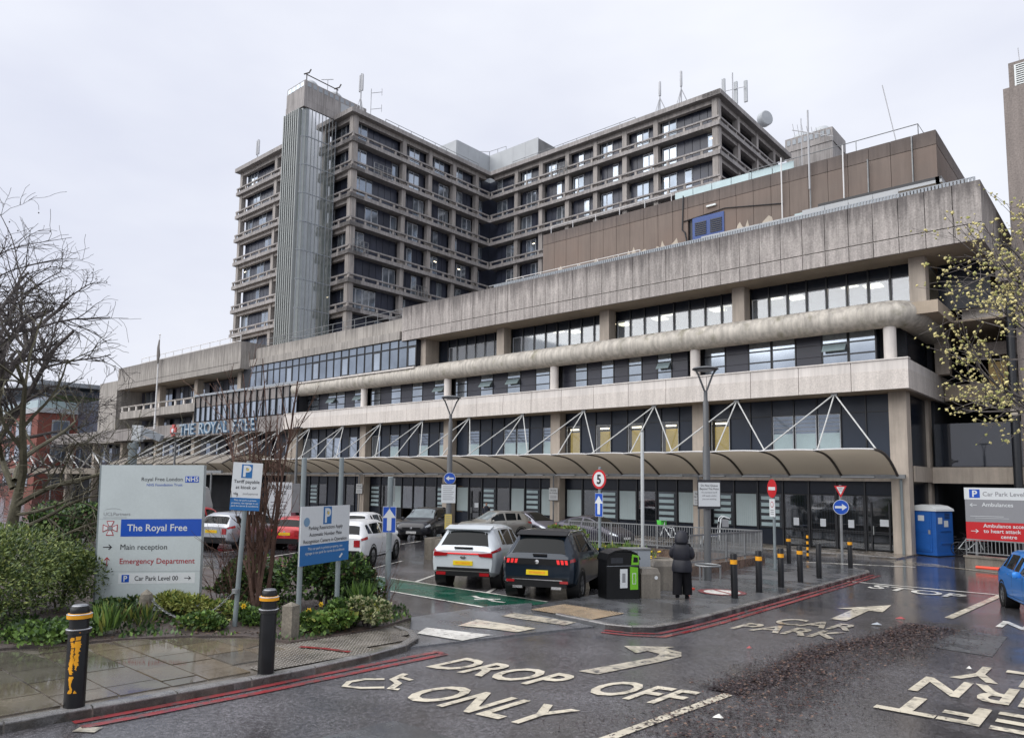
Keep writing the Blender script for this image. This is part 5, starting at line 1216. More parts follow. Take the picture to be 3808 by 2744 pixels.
# --- bollards
def bollard_far(label, x, y, band=True, h=1.02, lean=0):
    t = thing('bollard', label, 'bollard', (x, y, gz(y)), 'slim black bollards on the island'); B = Matrix.Translation((x, y, gz(y) + .09)) @ Matrix.Rotation(lean, 4, 'Y')
    MB().lathe([(.085, -.05), (.085, h - .03), (.07, h), (0, h + .012)], 18).build('body', 'bollard_black', t, B, smooth=True, key='boll_%d' % (h * 100))
    if band: MB().lathe([(.0875, h - .26), (.0875, h - .15)], 18).build('band', 'sign_orange', t, B, smooth=True, key='bollband_%d' % (h * 100))
    return t
ords = ('first and nearest black bollard with yellow band in the row along the island kerb', 'second black bollard with yellow band in the row along the island kerb', 'third black bollard with yellow band in the row along the island kerb', 'fourth black bollard with chipped yellow band in the row along the island kerb', 'fifth black bollard, plain without a band, along the island kerb')
for q, (x, y) in enumerate(((-8.02, 17.78), (-8.09, 19.47), (-8.13, 21.13), (-8.23, 22.95), (-8.26, 24.71))): bollard_far(ords[q], x, y, q < 4, 1.1, radians((-.8, .3, .5, -.4, .2)[q]))
bollard_far('black bollard with yellow band at the far end of the island near the zebra', -8.76, 29.7, True, 1.12); bollard_far('black bollard with yellow band behind the row, next to the thin striped post', -10.94, 29.3, True, 1.12)
t = thing('striped_post', 'thin black and yellow striped post by the glazed entrance', 'bollard', (-11.7, 33.6, gz(33.6)))
for q in range(9): MB().lathe([(.05, .0), (.05, .13)], 10).build('stripe', ('bollard_black', 'sign_orange')[q % 2], t, Matrix.Translation((-11.7, 33.6, gz(33.6) + q * .13)), smooth=True, key='stripe%d' % (q % 2))
def bollard_near(label, x, y, worn, lean):
    t = thing('heavy_bollard', label, 'bollard', (x, y, gz(y)), 'heavy ridged bollards on the paved footway'); B = Matrix.Translation((x, y, gz(y) + .09)) @ Matrix.Rotation(lean, 4, 'Y')
    MB().lathe([(.105, -.05), (.105, .78), (.1, .8), (.1, 1.04), (.095, 1.08), (.07, 1.105), (0, 1.11)], 28).build('body', 'bollard_black', t, B, smooth=True, key='hboll')
    MB().lathe([(.0, 1.112), (.07, 1.1085), (.085, 1.095)], 20).build('cap', 'bollard_cap', t, B, smooth=True, key='hbcap')
    for k, z in enumerate((.8, .96)): 
        MB().lathe([(.105, z), (.126, z + .005), (.128, z + .05), (.105, z + .06)], 28).build('ridge', ('bollard_worn', 'sign_orange')[k], t, B, smooth=True, key='hbr%d' % k)
        MB().lathe([(.128, z + .045), (.1295, z + .05), (.12, z + .056)], 28).build('ridge_edge', 'reflector', t, B, smooth=True, key='hbe%d' % k)
    if worn:
        # flaked remains of yellow paint on the side facing the road
        b = MB(); r = random.Random(12); n_ = 60; st = [[-1.02, -.66], [-.56, -.12]]
        for k in range(n_):
            z0 = .18 + .6 * k / n_; t_ = k / n_
            for q_, (c_, wmax) in enumerate(((-.86, .3 if t_ > .25 else .16 + .5 * t_), (-.36, .34 if t_ > .38 else -.1))):
                e = st[q_]; e[0] += r.gauss(0, .06); e[1] += r.gauss(0, .06)
                e[0] += (c_ - wmax * .6 - e[0]) * .25; e[1] += (c_ + wmax * .6 - e[1]) * .25
                if e[1] - e[0] < .06 or r.random() < .05: continue
                hh = .0102; b.add([(.1065 * cos(e[0] + (e[1] - e[0]) * u), .1065 * sin(e[0] + (e[1] - e[0]) * u), z0 + v * hh) for v in (0, 1) for u in (0, .33, .67, 1)], [(0, 1, 5, 4), (1, 2, 6, 5), (2, 3, 7, 6)])
        b.build('paint_flakes', 'sign_orange', t, B)
    return t
bollard_near('heavy black ridged bollard with flaking yellow paint, nearest on the paving', -8.99, 3.08, True, radians(-1)); bollard_near('heavy black ridged bollard with two orange bands beside the tactile paving', -8.93, 5.35, False, radians(.5))
# --- litter bin, cabinet, concrete blocks, cone
hx = math.atan2(1.0, -.55)
B = Matrix.Translation((-9.95, 15.45, gz(15.35) + .09)) @ Matrix.Rotation(radians(58), 4, 'Z') @ Matrix.Diagonal((.7, .72, .87, 1))
t = thing('litter_bin', 'large black twin recycling bin with curved lid and green panels', 'litter bin', (-9.9, 15.35, gz(15.35)))
w2, d2 = .62, .36
pr = [(-w2, 0), (w2, 0), (w2, .98), (w2 * .98, 1.1), (w2 * .8, 1.2), (w2 * .4, 1.27), (0, 1.29), (-w2 * .5, 1.27), (-w2 * .9, 1.19), (-w2, 1.06)]
MB().prism(pr, -d2, d2).build('body', 'bin_black', t, B)
lid = [(-w2 - .03, 1.04), (-w2 * .9, 1.2), (-w2 * .45, 1.29), (0, 1.31), (w2 * .45, 1.285), (w2 * .85, 1.2), (w2 + .03, 1.06), (w2 + .03, 1.1), (w2 * .85, 1.245), (w2 * .45, 1.33), (0, 1.355), (-w2 * .45, 1.335), (-w2 * .9, 1.245), (-w2 - .03, 1.08)]
MB().prism(lid, -d2 - .02, d2 + .02).build('lid', 'bin_black', t, B, smooth=False)
plate('slot', 'interior_dark', t, B, -w2 * .75, -w2 * .02, .98, 1.13, -d2 - .006, -d2 - .001); plate('poster', 'sign_white', t, B, -.12, .16, .3, .82, -d2 - .006, -d2 - .001)
plate('poster_bin', 'sign_grey', t, B, -.04, .08, .45, .7, -d2 - .009, -d2 - .0065); plate('seam', 'frame_grey', t, B, -w2, w2, .9, .91, -d2 - .004, -d2 - .001)
MB().prism([(.26, .25), (.56, .25), (.56, .85), (.26, .88)], -d2 - .012, -d2 - .001).build('green_panel', 'bin_green', t, B); hd_ = MB().prism([(.3, .93), (.58, .93), (.58, 1.18), (.34, 1.22)], -d2 - .04, -d2 - .001).build('green_hood', 'bin_green', t, B); MB().prism([(.36, 1.0), (.54, 1.0), (.54, 1.13), (.38, 1.15)], -d2 - .044, -d2 - .041).build('hood_slot', 'bin_black', hd_, B)
plate('green_icon', 'sign_white', t, B, .34, .48, .4, .7, -d2 - .015, -d2 - .0125); plate('green_inset', 'bin_green', t, B, .36, .46, .42, .68, -d2 - .018, -d2 - .0155)
t = thing('utility_cabinet', 'grey steel utility cabinet standing behind the bin', 'cabinet', (-10.2, 17.0, gz(17))); B = Matrix.Translation((-10.35, 16.85, gz(17) + .09)) @ Matrix.Rotation(radians(50), 4, 'Z')
box('body', 'frame_grey', t, -.36, .36, -.2, .2, 0, 1.08, B); box('lid', 'galv', t, -.38, .38, -.22, .22, 1.081, 1.12, B); box('door_seam', 'frame_dark', t, -.005, .005, -.204, -.201, .05, 1.04, B); box('lock_plate', 'frame_dark', t, .05, .1, -.206, -.201, .5, .65, B)
def conc_block(label, x, y, ang, w, d, h):
    t = thing('concrete_block', label, 'block', (x, y, gz(y)), 'chamfered concrete blocks by the bin'); B = Matrix.Translation((x, y, gz(y) + .085)) @ Matrix.Rotation(ang, 4, 'Z')
    V = [(sx * w / 2 * k, sy * d / 2 * k, z) for z, k in ((0, 1), (h * .82, 1), (h, .82)) for sx, sy in ((-1, -1), (1, -1), (1, 1), (-1, 1))]
    MB().add(V, [(0, 3, 2, 1)] + [(l * 4 + i, l * 4 + (i + 1) % 4, l * 4 + 4 + (i + 1) % 4, l * 4 + 4 + i) for l in (0, 1) for i in range(4)] + [(8, 9, 10, 11)]).build('block', 'conc_wet', t, B)
    disc('tag', 'sign_white', t, B, w * .28, h * .7, .045, -d / 2 - .006, -d / 2 - .001, 12)
conc_block('small wet concrete block pressed against the right side of the bin', -9.55, 16.1, radians(55), .5, .5, .72); conc_block('larger wet concrete block with round tag behind the walking person', -10.05, 17.95, radians(52), .95, .6, .78)
t = thing('traffic_cone', 'orange-red traffic cone beside the concrete block behind the person', 'cone', (-9.72, 18.3, gz(18.3))); B = Matrix.Translation((-9.7, 18.35, gz(18.3) + .09))
MB().lathe([(.16, .03), (.03, .68), (0, .69)], 16).build('cone', 'cone_orange', t, B, smooth=True); box('base', 'cone_orange', t, -.2, .2, -.2, .2, 0, .03, B); MB().lathe([(.118, .25), (.085, .42)], 16).build('band', 'sign_white', t, B @ Matrix.Translation((0, 0, .003)), smooth=True)
# --- planters of the car park
def planter(label, x0, x1, y0, y1, h, z):
    t = thing('planter', label, 'planter', ((x0 + x1) / 2, (y0 + y1) / 2, z)); 
    box('wall', 'conc_wet', t, x0, x1, y0, y0 + .18, z, z + h); box('wall', 'conc_wet', t, x0, x1, y1 - .18, y1, z, z + h); box('wall', 'conc_wet', t, x0, x0 + .18, y0 + .181, y1 - .181, z, z + h); box('wall', 'conc_wet', t, x1 - .18, x1, y0 + .181, y1 - .181, z, z + h); box('soil', 'soil', t, x0 + .181, x1 - .181, y0 + .181, y1 - .181, z, z + h - .08); return t
planter('long concrete planter of daffodils behind the bin and parked cars', -16.6, -11.2, 19.0, 20.9, .62, gz(19)); planter('brown concrete planter at the nose of the white crossover', -20.6, -18.2, 18.7, 20.2, .8, gz(18.6))
# --- portable toilet
t = thing('portable_toilet', 'blue portable toilet with white domed roof beside the corner column', 'toilet', (-8.9, 42.3, 0)); B = Matrix.Translation((-8.75, 41.6, .04)) @ Matrix.Rotation(radians(-24), 4, 'Z') @ Matrix.Diagonal((1.12, 1.1, 1.04, 1))
box('body', 'loo_blue', t, -.6, .62, 0, 1.15, .1, 2.12, B); box('skid', 'loo_blue', t, -.63, .65, -.03, 1.18, 0, .1, B)
rf = [(-.66, 2.1), (.68, 2.1), (.66, 2.2), (.4, 2.34), (.0, 2.4), (-.4, 2.34), (-.64, 2.2)]
MB().prism(rf, -.05, 1.2).build('roof', 'sign_white', t, B); dr = box('door', 'loo_blue', t, -.5, .42, -.03, -.001, .16, 2.05, B); box('door_panel', 'loo_blue', dr, -.42, .34, -.045, -.031, .25, 1.0, B); box('door_panel', 'loo_blue', dr, -.42, .34, -.045, -.031, 1.08, 1.95, B); box('notice', 'sign_white', dr, -.2, .1, -.05, -.046, 1.62, 1.88, B); box('latch', 'sign_grey', dr, .28, .38, -.06, -.046, 1.0, 1.2, B)
for z in (.4, 1.1, 1.8): box('hinge', 'sign_grey', dr, -.5, -.46, -.05, -.031, z, z + .1, B)
for y, z in ((.15, 1.5), (.55, 1.35)): box('notice', 'sign_white', t, .621, .626, y, y + .28, z, z + .3, B)
for q in range(4): box('vent', 'frame_dark', t, .621, .63, .6, .95, 1.75 + q * .07, 1.78 + q * .07, B)
for z in (.55, 1.15): box('rib', 'loo_blue', t, .621, .66, .3, 1.0, z, z + .06, B)
# --- parked bicycles
def wheel(parent, M_, r, m='sign_black', spokes=8):
    b = MB(); b.tube([(r * cos(2 * pi * a / 20), 0, r * sin(2 * pi * a / 20)) for a in range(21)], .02, 5, False)
    o = b.build('wheel', m, parent, M_, smooth=True); b = MB()
    for a in range(spokes): b.tube([(0, 0, 0), (r * cos(2 * pi * a / spokes), 0, r * sin(2 * pi * a / spokes))], .005, 3)
    b.build('spokes', 'galv', o, M_)
def bicycle(label, x, y, ang, fm, basket=None, s=1.0):
    t = thing('bicycle', label, 'bicycle', (x, y, gz(y))); B = Matrix.Translation((x, y, gz(y) + .06)) @ Matrix.Rotation(ang, 4, 'Z') @ Matrix.Rotation(radians(6), 4, 'X') @ Matrix.Scale(s, 4)
    for wx in (-.52, .52): wheel(t, B @ Matrix.Translation((wx, 0, .33)), .33)
    b = MB(); b.tube([(-.52, 0, .33), (-.12, 0, .3), (-.2, 0, .82), (-.52, 0, .33)], .022, 6); b.tube([(-.12, 0, .3), (.34, 0, .78), (-.18, 0, .72)], .026, 6); b.tube([(.52, 0, .33), (.34, 0, .8), (.31, 0, .98)], .024, 6); b.build('frame', fm, t, B, smooth=True)
    MB().tube([(.25, -.28, 1.02), (.33, -.1, 1.0), (.33, .1, 1.0), (.25, .28, 1.02)], .016, 5).build('handlebar', 'sign_black', t, B); MB().box(-.34, -.08, -.07, .07, .84, .89).build('saddle', 'sign_black', t, B)
    if basket: MB().add([(.36, -.16, .78), (.6, -.18, .78), (.66, -.2, 1.05), (.38, -.2, 1.05), (.36, .16, .78), (.6, .18, .78), (.66, .2, 1.05), (.38, .2, 1.05)], [(0, 1, 2, 3), (7, 6, 5, 4), (0, 4, 5, 1), (1, 5, 6, 2), (0, 3, 7, 4)]).build('basket', basket, t, B)
bicycle('parked bicycle with thin pale frame right of the portable toilet', -6.9, 42.6, radians(20), 'steel_pale'); bicycle('second parked bicycle half hidden behind the portable toilet', -7.6, 43.3, radians(35), 'sign_black')
bicycle('green and white hire bicycle with green basket against the building', -20.0, 36.0, radians(165), 'sign_white', 'lime_green', 1.15)
t = thing('wheelchair_trolley', 'white tube-framed transport chair parked outside the windows', 'wheelchair', (-17.2, 35, gz(35))); B = Matrix.Translation((-17.0, 35.0, gz(35) + .06)) @ Matrix.Rotation(radians(35), 4, 'Z') @ Matrix.Scale(1.2, 4)
for s in (-.25, .25): MB().tube([(-.4, s, .1), (-.35, s, .5), (.3, s, .5), (.38, s, 1.25), (.5, s, 1.35), (.75, s, 1.25)], .022, 6).build('side_frame', 'sign_white', t, B, smooth=True); wheel(t, B @ Matrix.Translation((-.38, s, .1)), .1); wheel(t, B @ Matrix.Translation((.35, s, .1)), .1); MB().tube([(.35, s, .1), (.3, s, .5)], .02, 5).build('leg', 'sign_white', t, B)
MB().box(-.35, .3, -.24, .24, .5, .55).build('seat', 'navy', t, B); MB().box(.42, .7, -.22, .22, .9, 1.2).build('basket', 'sign_grey', t, B); MB().box(.33, .38, -.22, .22, .6, 1.1).build('backrest', 'sign_black', t, B)
t = thing('barrier_tube', 'orange plastic barrier tube lying along the foot of the low wall', 'barrier', (-4.8, 34.3, gz(34))); tube('tube', 'cone_orange', t, [(-5.4, 34.3, gz(34.3) + .14), (-3.3, 33.9, gz(34) + .16)], .06, 8)
# --- cctv column, notices on the canopy columns, deliveries sign
t = thing('cctv_column', 'thick dark pole with white camera and floodlight behind the hospital sign', 'camera', (-24.1, 9.45, gz(9.45)))
MB().lathe([(.13, 0), (.13, 3.6), (.16, 3.62), (.16, 3.78), (0, 3.8)], 14).build('pole', 'post_grey', t, Matrix.Translation((-24.1, 9.45, gz(9.45))), smooth=True); B = frame_at(-24.1, 9.45, A_CAM)
box('camera_housing', 'sign_white', t, -.04, .22, -.1, .2, 3.85, 4.35, B); MB().box(0, .55, -.16, .16, 0, .22).build('floodlight', 'frame_grey', t, B @ Matrix.Translation((.3, -.1, 4.05)) @ Matrix.Rotation(radians(22), 4, 'Y')); tube('arm', 'sign_white', t, [B @ Vector((0, 0, 3.8)), B @ Vector((.35, 0, 3.95))], .04, 6)
for q, (x, lab) in enumerate(((-31.7, 'small white Strictly No Waiting notice on the canopy post left of the 5 limit sign'), (-20.7, 'small white Strictly No Waiting notice on the canopy post behind the queue notice'), (-53.7, 'small white Strictly No Waiting notice on the canopy post left of the round arrow'))):
    t = thing('waiting_notice', lab, 'sign', (x, 40.3, 2.3)); B = Matrix.Translation((x, 40.35, 0)) @ Matrix.Rotation(radians(25), 4, 'Z'); plate('board', 'sign_white', t, B, 0, .62, 2.15, 3.0); plate('frame', 'sign_black', t, B, -.02, .64, 2.1, 2.148); tube('post', 'galv', t, [B @ Vector((.3, .06, 0)), B @ Vector((.3, .06, 3.9))], .06, 8)
    words(t, B, 'Strictly', .31, 2.78, .1, 'sign_black', 'c', -.005, .01); words(t, B, 'No Waiting', .31, 2.6, .09, 'sign_black', 'c', -.005, .01, maxw=.56)
    for k in range(3): plate('text_line', 'sign_grey', t, B, .08, .54, 2.25 + k * .09, 2.28 + k * .09, -.003, 0)
B = frame_at(-29.5, 18.0, A_CAM); t = thing('deliveries_board', 'tall white Deliveries Here notice board behind the bare shrub stems', 'sign', (-29.5, 18, gz(18))); plate('board', 'sign_white', t, B, -.55, .5, .9, 2.75); plate('edge', 'galv', t, B, .52, .85, 1.4, 2.7)
words(t, B, 'DELIVERIES', .0, 2.45, .16, 'sign_black', 'c', -.005, .02, maxw=.95); words(t, B, 'HERE', .0, 2.2, .16, 'sign_black', 'c', -.005, .02); post(t, B, -.4, .06, 2.7, .05); post(t, B, .4, .06, 2.7, .05)
for k in range(5): plate('text_line', 'sign_grey', t, B, -.4, .3, 1.2 + k * .16, 1.24 + k * .16, -.003, 0)
# --- short posts and chain along the planting bed
mat('stone_post', (.2, .18, .145), .85, var=.3, scale=5, fine=.25, fscale=30)
t = thing('stone_post', 'short weathered stone post at the edge of the planting bed', 'post', (-13.6, 5.75, .9)); MB().lathe([(.13, -.1), (.12, .42), (.1, .5), (0, .58)], 8).build('post', 'stone_post', t, Matrix.Translation((-13.55, 5.7, gz(5.7) + .1)))
t = thing('timber_post', 'short dark square post behind the second heavy bollard', 'post', (-10.75, 6.75, .85)); MB().box(-.1, .1, -.1, .1, -.1, .52).lathe([(.14, .52), (0, .58)], 4, M=Matrix.Rotation(radians(45), 4, 'Z')).build('post', 'stone_post', t, Matrix.Translation((-10.75, 6.85, gz(6.8) + .1)) @ Matrix.Rotation(radians(20), 4, 'Z'))
ch = thing('chain', 'galvanised chain sagging from the stone post to the tariff sign post', 'chain', (-12.8, 6.2, 1)); a, c = Vector((-13.5, 5.72, gz(5.7) + .55)), Vector((-12.12, 6.58, gz(6.6) + .72)); n = 44
lk = MB(); lk.tube([(.034 * cos(k * pi / 4), .018 * sin(k * pi / 4), 0) for k in range(9)], .006, 4, False)
pts_ = [a.lerp(c, k / n) - Vector((0, 0, .42 * 4 * (k / n) * (1 - k / n))) for k in range(n + 1)]
for k in range(n):
    d = pts_[k + 1] - pts_[k]; M_ = d.to_track_quat('X', 'Z').to_matrix().to_4x4(); M_.translation = (pts_[k] + pts_[k + 1]) / 2
    lk.build('link', 'galv', ch, M_ @ Matrix.Rotation((k % 2) * pi / 2, 4, 'X'), key='chainlink')
cb = MB()
for k in range(4): cb.tube([Vector((-12.1, 6.6, gz(6.6) + .7 + .02 * k)) + Vector((.06 * cos(a_), .06 * sin(a_), 0)) for a_ in [j * pi / 5 for j in range(11)]], .008, 4, False)
cb.build('wrap', 'galv', ch)

# ================================================================== CARS
def carpaint(name, col, metal=.25): return mat(name, col, .28, var=.05, scale=1, fine=.02, metal=metal, coat=.5, spec=.35)
carpaint('paint_kia', (.56, .6, .63), .1); carpaint('paint_blue', (.005, .013, .024), .3); carpaint('paint_fiesta', (.02, .2, .62), .3); carpaint('paint_wht', (.66, .67, .68), .0)
carpaint('paint_blk', (.006, .007, .011), .1); carpaint('paint_silver', (.4, .42, .45), .6); carpaint('paint_prius', (.17, .17, .21), .6); carpaint('paint_prius2', (.04, .038, .055), .5); carpaint('paint_carred', (.42, .015, .02), .1); carpaint('paint_maroon', (.1, .01, .02), .2); carpaint('paint_gold', (.3, .29, .26), .5)
mat('car_glass', (.005, .007, .008), .03, var=.2, scale=1, fine=0, spec=.18); mat('car_glass_pale', (.16, .19, .2), .05, var=.3, scale=2, fine=0, spec=.9)
flat('car_plastic', (.009, .009, .01), .45, spec=.25); flat('tyre', (.012, .012, .012), .8, spec=.2); flat('alloy', (.3, .31, .32), .3, metal=.8); flat('alloy_dark', (.14, .14, .145), .3, metal=.7); flat('tail_red', (.32, .008, .012), .2, coat=.6); flat('tail_bright', (.75, .03, .03), .25, emis=.25); flat('head_lamp', (.5, .54, .57), .12, metal=.3); flat('plate_yellow', (.75, .56, .01), .4); flat('plate_white', (.7, .7, .68), .4); flat('chrome', (.6, .6, .6), .15, metal=.9)
PROF = dict(
 suv=dict(L=4.5, W=1.86, top=[(0, 1.0), (.07, 1.08), (.42, 1.55), (.6, 1.62), (1.0, 1.65), (1.9, 1.65), (2.4, 1.6), (3.2, 1.1), (3.35, 1.04), (4.15, .95), (4.4, .82), (4.5, .66)], belt=[(0, 1.0), (.5, 1.07), (3.2, 1.0), (4.5, .7)], r=.35, ax=(.82, 3.5), win=(.75, 3.02), low=.24, rs=(.09, .43), ws=(2.42, 3.2)),
 hatch=dict(L=3.95, W=1.72, top=[(0, .9), (.06, .98), (.42, 1.38), (.7, 1.46), (1.5, 1.48), (2.0, 1.43), (2.85, .98), (3.0, .93), (3.7, .8), (3.88, .7), (3.95, .55)], belt=[(0, .9), (.5, .97), (2.85, .9), (3.95, .6)], r=.31, ax=(.68, 3.15), win=(.55, 2.7), low=.2, rs=(.09, .42), ws=(2.02, 2.86)),
 estate=dict(L=4.55, W=1.76, top=[(0, .92), (.07, 1.0), (.4, 1.38), (.65, 1.46), (1.6, 1.5), (2.3, 1.48), (2.65, 1.42), (3.4, .98), (3.55, .94), (4.25, .8), (4.45, .7), (4.55, .52)], belt=[(0, .92), (.5, 1.0), (3.4, .92), (4.55, .6)], r=.32, ax=(.88, 3.55), win=(.45, 3.2), low=.2, rs=(.09, .4), ws=(2.66, 3.42)),
 prius=dict(L=4.5, W=1.75, top=[(0, .98), (.06, 1.05), (.35, 1.14), (1.1, 1.36), (1.9, 1.49), (2.3, 1.47), (2.7, 1.38), (3.65, .92), (3.8, .88), (4.3, .72), (4.45, .6), (4.5, .48)], belt=[(0, .96), (.5, 1.03), (3.6, .85), (4.5, .55)], r=.32, ax=(.85, 3.55), win=(.75, 3.3), low=.19, rs=(.36, 1.1), ws=(2.5, 3.6)),
 van=dict(L=5.2, W=2.0, top=[(0, 2.3), (.1, 2.38), (1, 2.42), (3.4, 2.42), (3.7, 2.34), (4.5, 1.35), (4.65, 1.2), (5.05, 1.02), (5.15, .9), (5.2, .6)], belt=[(0, 1.25), (3.6, 1.25), (4.5, 1.1), (5.2, .7)], r=.34, ax=(.9, 4.25), win=(3.2, 4.3), low=.25, rs=(.0, .02), ws=(3.74, 4.5)))
def lin(pts, x):
    if x <= pts[0][0]: return pts[0][1]
    for (a, va), (b, vb) in zip(pts[:-1], pts[1:]):
        if x <= b: return va + (vb - va) * (x - a) / (b - a)
    return pts[-1][1]
def make_car(label, style, paint, pos, head, rear=None, roof=None, glassm='car_glass', front='lamps', plate='plate_yellow', seed=0, wheelm='alloy', lower=None, scale=1.0, plate_text=None):
    """pos = ground point under the middle of the tail, head = heading vector"""
    P = PROF[style]; L_, W2 = P['L'], P['W'] / 2
    ang = math.atan2(head[1], head[0]); zg = gz(pos[1])
    pit = math.asin(max(-.1, min(.1, .022 * Vector(head).normalized().y)))
    B = Matrix.Translation((pos[0], pos[1], zg + .012)) @ Matrix.Rotation(ang, 4, 'Z') @ Matrix.Rotation(pit, 4, 'Y') @ Matrix.Scale(scale, 4)
    t = thing('parked_car', label, 'car' if style != 'van' else 'van', (pos[0], pos[1], zg), 'vehicles parked outside the hospital', ang)
    plan = [(0, .86), (.1, .95), (.45, 1), (L_ - 1.0, 1), (L_ - .35, .95), (L_ - .1, .84), (L_, .68)]
    lowp = [(0, P['low'] + .14), (.3, P['low'] + .08), (.9, P['low']), (L_ - 1.0, P['low']), (L_ - .3, P['low'] + .02), (L_, P['low'] + .1)]
    wsx = P['ws'][1]
    def sec(x):
        w = W2 * lin(plan, x); zt = lin(P['top'], x); zb = min(lin(P['belt'], x), zt - .015); zl = lin(lowp, x); gh = min(1, max(0, (zt - zb) / .42))
        wr = w * (.9 - .2 * gh) * (1 - .07 * max(0, 1 - x / .8) * gh); drop = .02 + .06 * gh
        return [(0, zl), (w * .8, zl), (w * .965, zl + .09), (w, zl + (zb - zl) * .5), (w * .992, zb - (zb - zl) * .16), (w * .955, zb), (wr, zt - drop), (wr * .78, zt - drop * .2), (0, zt)]
    def S(x, k, side=1):
        s = sec(x); i = min(7, int(k)); f = k - i; return Vector((x, side * (s[i][0] + (s[i + 1][0] - s[i][0]) * f), s[i][1] + (s[i + 1][1] - s[i][1]) * f))
    xs_ = sorted(set([p[0] for p in P['top']] + [p[0] for p in plan] + [.2, .3] + [L_ * q / 16 for q in range(17)])); xs_ = [x for i, x in enumerate(xs_) if i == 0 or x - xs_[i - 1] > .02]
    V = []; Fc = []; n = 17
    for x in xs_:
        s = sec(x); V += [(x, y, z) for y, z in s] + [(x, -y, z) for y, z in s[-2:0:-1]]
    n = 16
    for i in range(len(xs_) - 1):
        for k in range(n): Fc.append((i * n + k, i * n + (k + 1) % n, i * n + n + (k + 1) % n, i * n + n + k))
    Fc.append(tuple(range(n))[::-1]); Fc.append(tuple(range((len(xs_) - 1) * n, len(xs_) * n)))
    body = MB().add(V, Fc).build('body', paint, t, B, smooth=True)
    def patch(name, m, x0, x1, k0, k1, side, nx=6, nk=3, off=.006, parent=t, shear=0):
        V = []
        for i in range(nx + 1):
            for j in range(nk + 1):
                u, v = i / nx, j / nk; k = k0 + (k1 - k0) * v; x = x0 + (x1 - x0) * u + shear * v * (1 - 2 * u)
                p = S(x, k, side); e = .01; du = S(x + e, k, side) - S(x - e, k, side); dv = S(x, min(8, k + e), side) - S(x, k - e, side); nn = du.cross(dv)
                if nn.length > 1e-9:
                    nn.normalize(); c = Vector((x, 0, .7)); nn = nn if nn.dot(p - c) > 0 else -nn; p = p + nn * off
                V.append(p)
        return MB().add(V, [(i * (nk + 1) + j, i * (nk + 1) + j + 1, (i + 1) * (nk + 1) + j + 1, (i + 1) * (nk + 1) + j) for i in range(nx) for j in range(nk)]).build(name, m, parent, B, smooth=True)
    def top_patch(name, m, x0, x1, kk, off=.006, nx=6):
        V = []; m_ = 9
        for i in range(nx + 1):
            x = x0 + (x1 - x0) * i / nx; row = [S(x, kk + (8 - kk) * j / 4, -1) for j in range(4)] + [S(x, 8)] + [S(x, 8 - (8 - kk) * (j + 1) / 4, 1) for j in range(4)]
            d = lin(P['top'], x + .02) - lin(P['top'], x - .02); nn = Vector((-d, 0, .04)).normalized(); V += [p + nn * off for p in row]
        return MB().add(V, [(i * m_ + j, i * m_ + j + 1, (i + 1) * m_ + j + 1, (i + 1) * m_ + j) for i in range(nx) for j in range(m_ - 1)]).build(name, m, t, B, smooth=True)
    top_patch('windscreen', glassm, P['ws'][0] + .04, P['ws'][1] - .05, 6.15)
    if style != 'van':
        top_patch('rear_window', 'car_glass', P['rs'][0] + .02, P['rs'][1] - .05, 6.42)
    a, b_ = P['win']; mid = a + (b_ - a) * .52
    for s in (1, -1):
        if style == 'van': patch('side_window', 'car_glass', a, b_ - .1, 5.12, 5.8, s, shear=.2)
        else:
            patch('side_window', 'car_glass', a + .05, a + (mid - a) * .3, 5.15, 5.88, s, 3, 3, shear=.1); patch('side_window', 'car_glass', a + (mid - a) * .36, mid - .04, 5.12, 5.9, s); patch('side_window', 'car_glass', mid + .04, b_ - .08, 5.12, 5.9, s, shear=.06)
        mx_ = b_ - .12; p = S(mx_, 5.0, s); q = MB().lathe([(0, -.1), (.07, -.08), (.085, 0), (.06, .08), (0, .1)], 10, M=Matrix.Translation((p.x, p.y + s * .13, p.z + .05)) @ Matrix.Diagonal((.7, 1.2, .8, 1))); q.build('door_mirror', paint if style != 'van' else 'car_plastic', t, B, smooth=True)
        for dx in (a + (mid - a) * .55, mid + (b_ - mid) * .1): p = S(dx, 4.3, s); MB().box(p.x - .1, p.x + .1, p.y - .015, p.y + .015, p.z - .012, p.z + .014).build('door_handle', paint, t, B)
        # door shut lines and sill
        for dx in (mid, b_ - .1): patch('door_seam', 'car_plastic', dx - .006, dx + .006, 2.2, 5.0, s, 1, 6, .002)
        patch('sill', lower or 'car_plastic', P['ax'][0] + P['r'] + .05, P['ax'][1] - P['r'] - .05, 1.0, 2.25, s, 4, 3, .004)
        for ax in P['ax']:
            R = P['r']; c = Vector((ax, s * (W2 - .11), R))
            MB().lathe([(R + .065, -.2), (R + .065, .114), (R + .02, .114), (R + .02, -.2)], 26, M=Matrix.Translation(c) @ Matrix.Rotation(-s * pi / 2, 4, 'X')).build('wheel_arch', 'car_plastic', t, B, smooth=True)
            wh = MB().lathe([(R * .62, -.1), (R * .92, -.1), (R, -.06), (R, .085), (R * .94, .118), (R * .66, .12), (R * .64, .09)], 26, M=Matrix.Translation(c) @ Matrix.Rotation(-s * pi / 2, 4, 'X')).build('wheel', 'tyre', t, B, smooth=True)
            rm = MB().lathe([(R * .66, .08), (R * .66, .112), (R * .6, .1), (R * .58, .05), (R * .15, .06), (0, .065)], 22, M=Matrix.Translation(c) @ Matrix.Rotation(-s * pi / 2, 4, 'X')).build('rim', 'alloy_dark', wh, B, smooth=True)
            sp = MB()
            for q in range(5):
                for dd in (-.13, .13):
                    aa = q * 2 * pi / 5 + dd + .3; M_ = Matrix.Translation(c) @ Matrix.Rotation(-s * pi / 2, 4, 'X') @ Matrix.Rotation(aa, 4, 'Z'); sp.box(R * .05, R * .62, -.018, .018, .075, .104, M_)
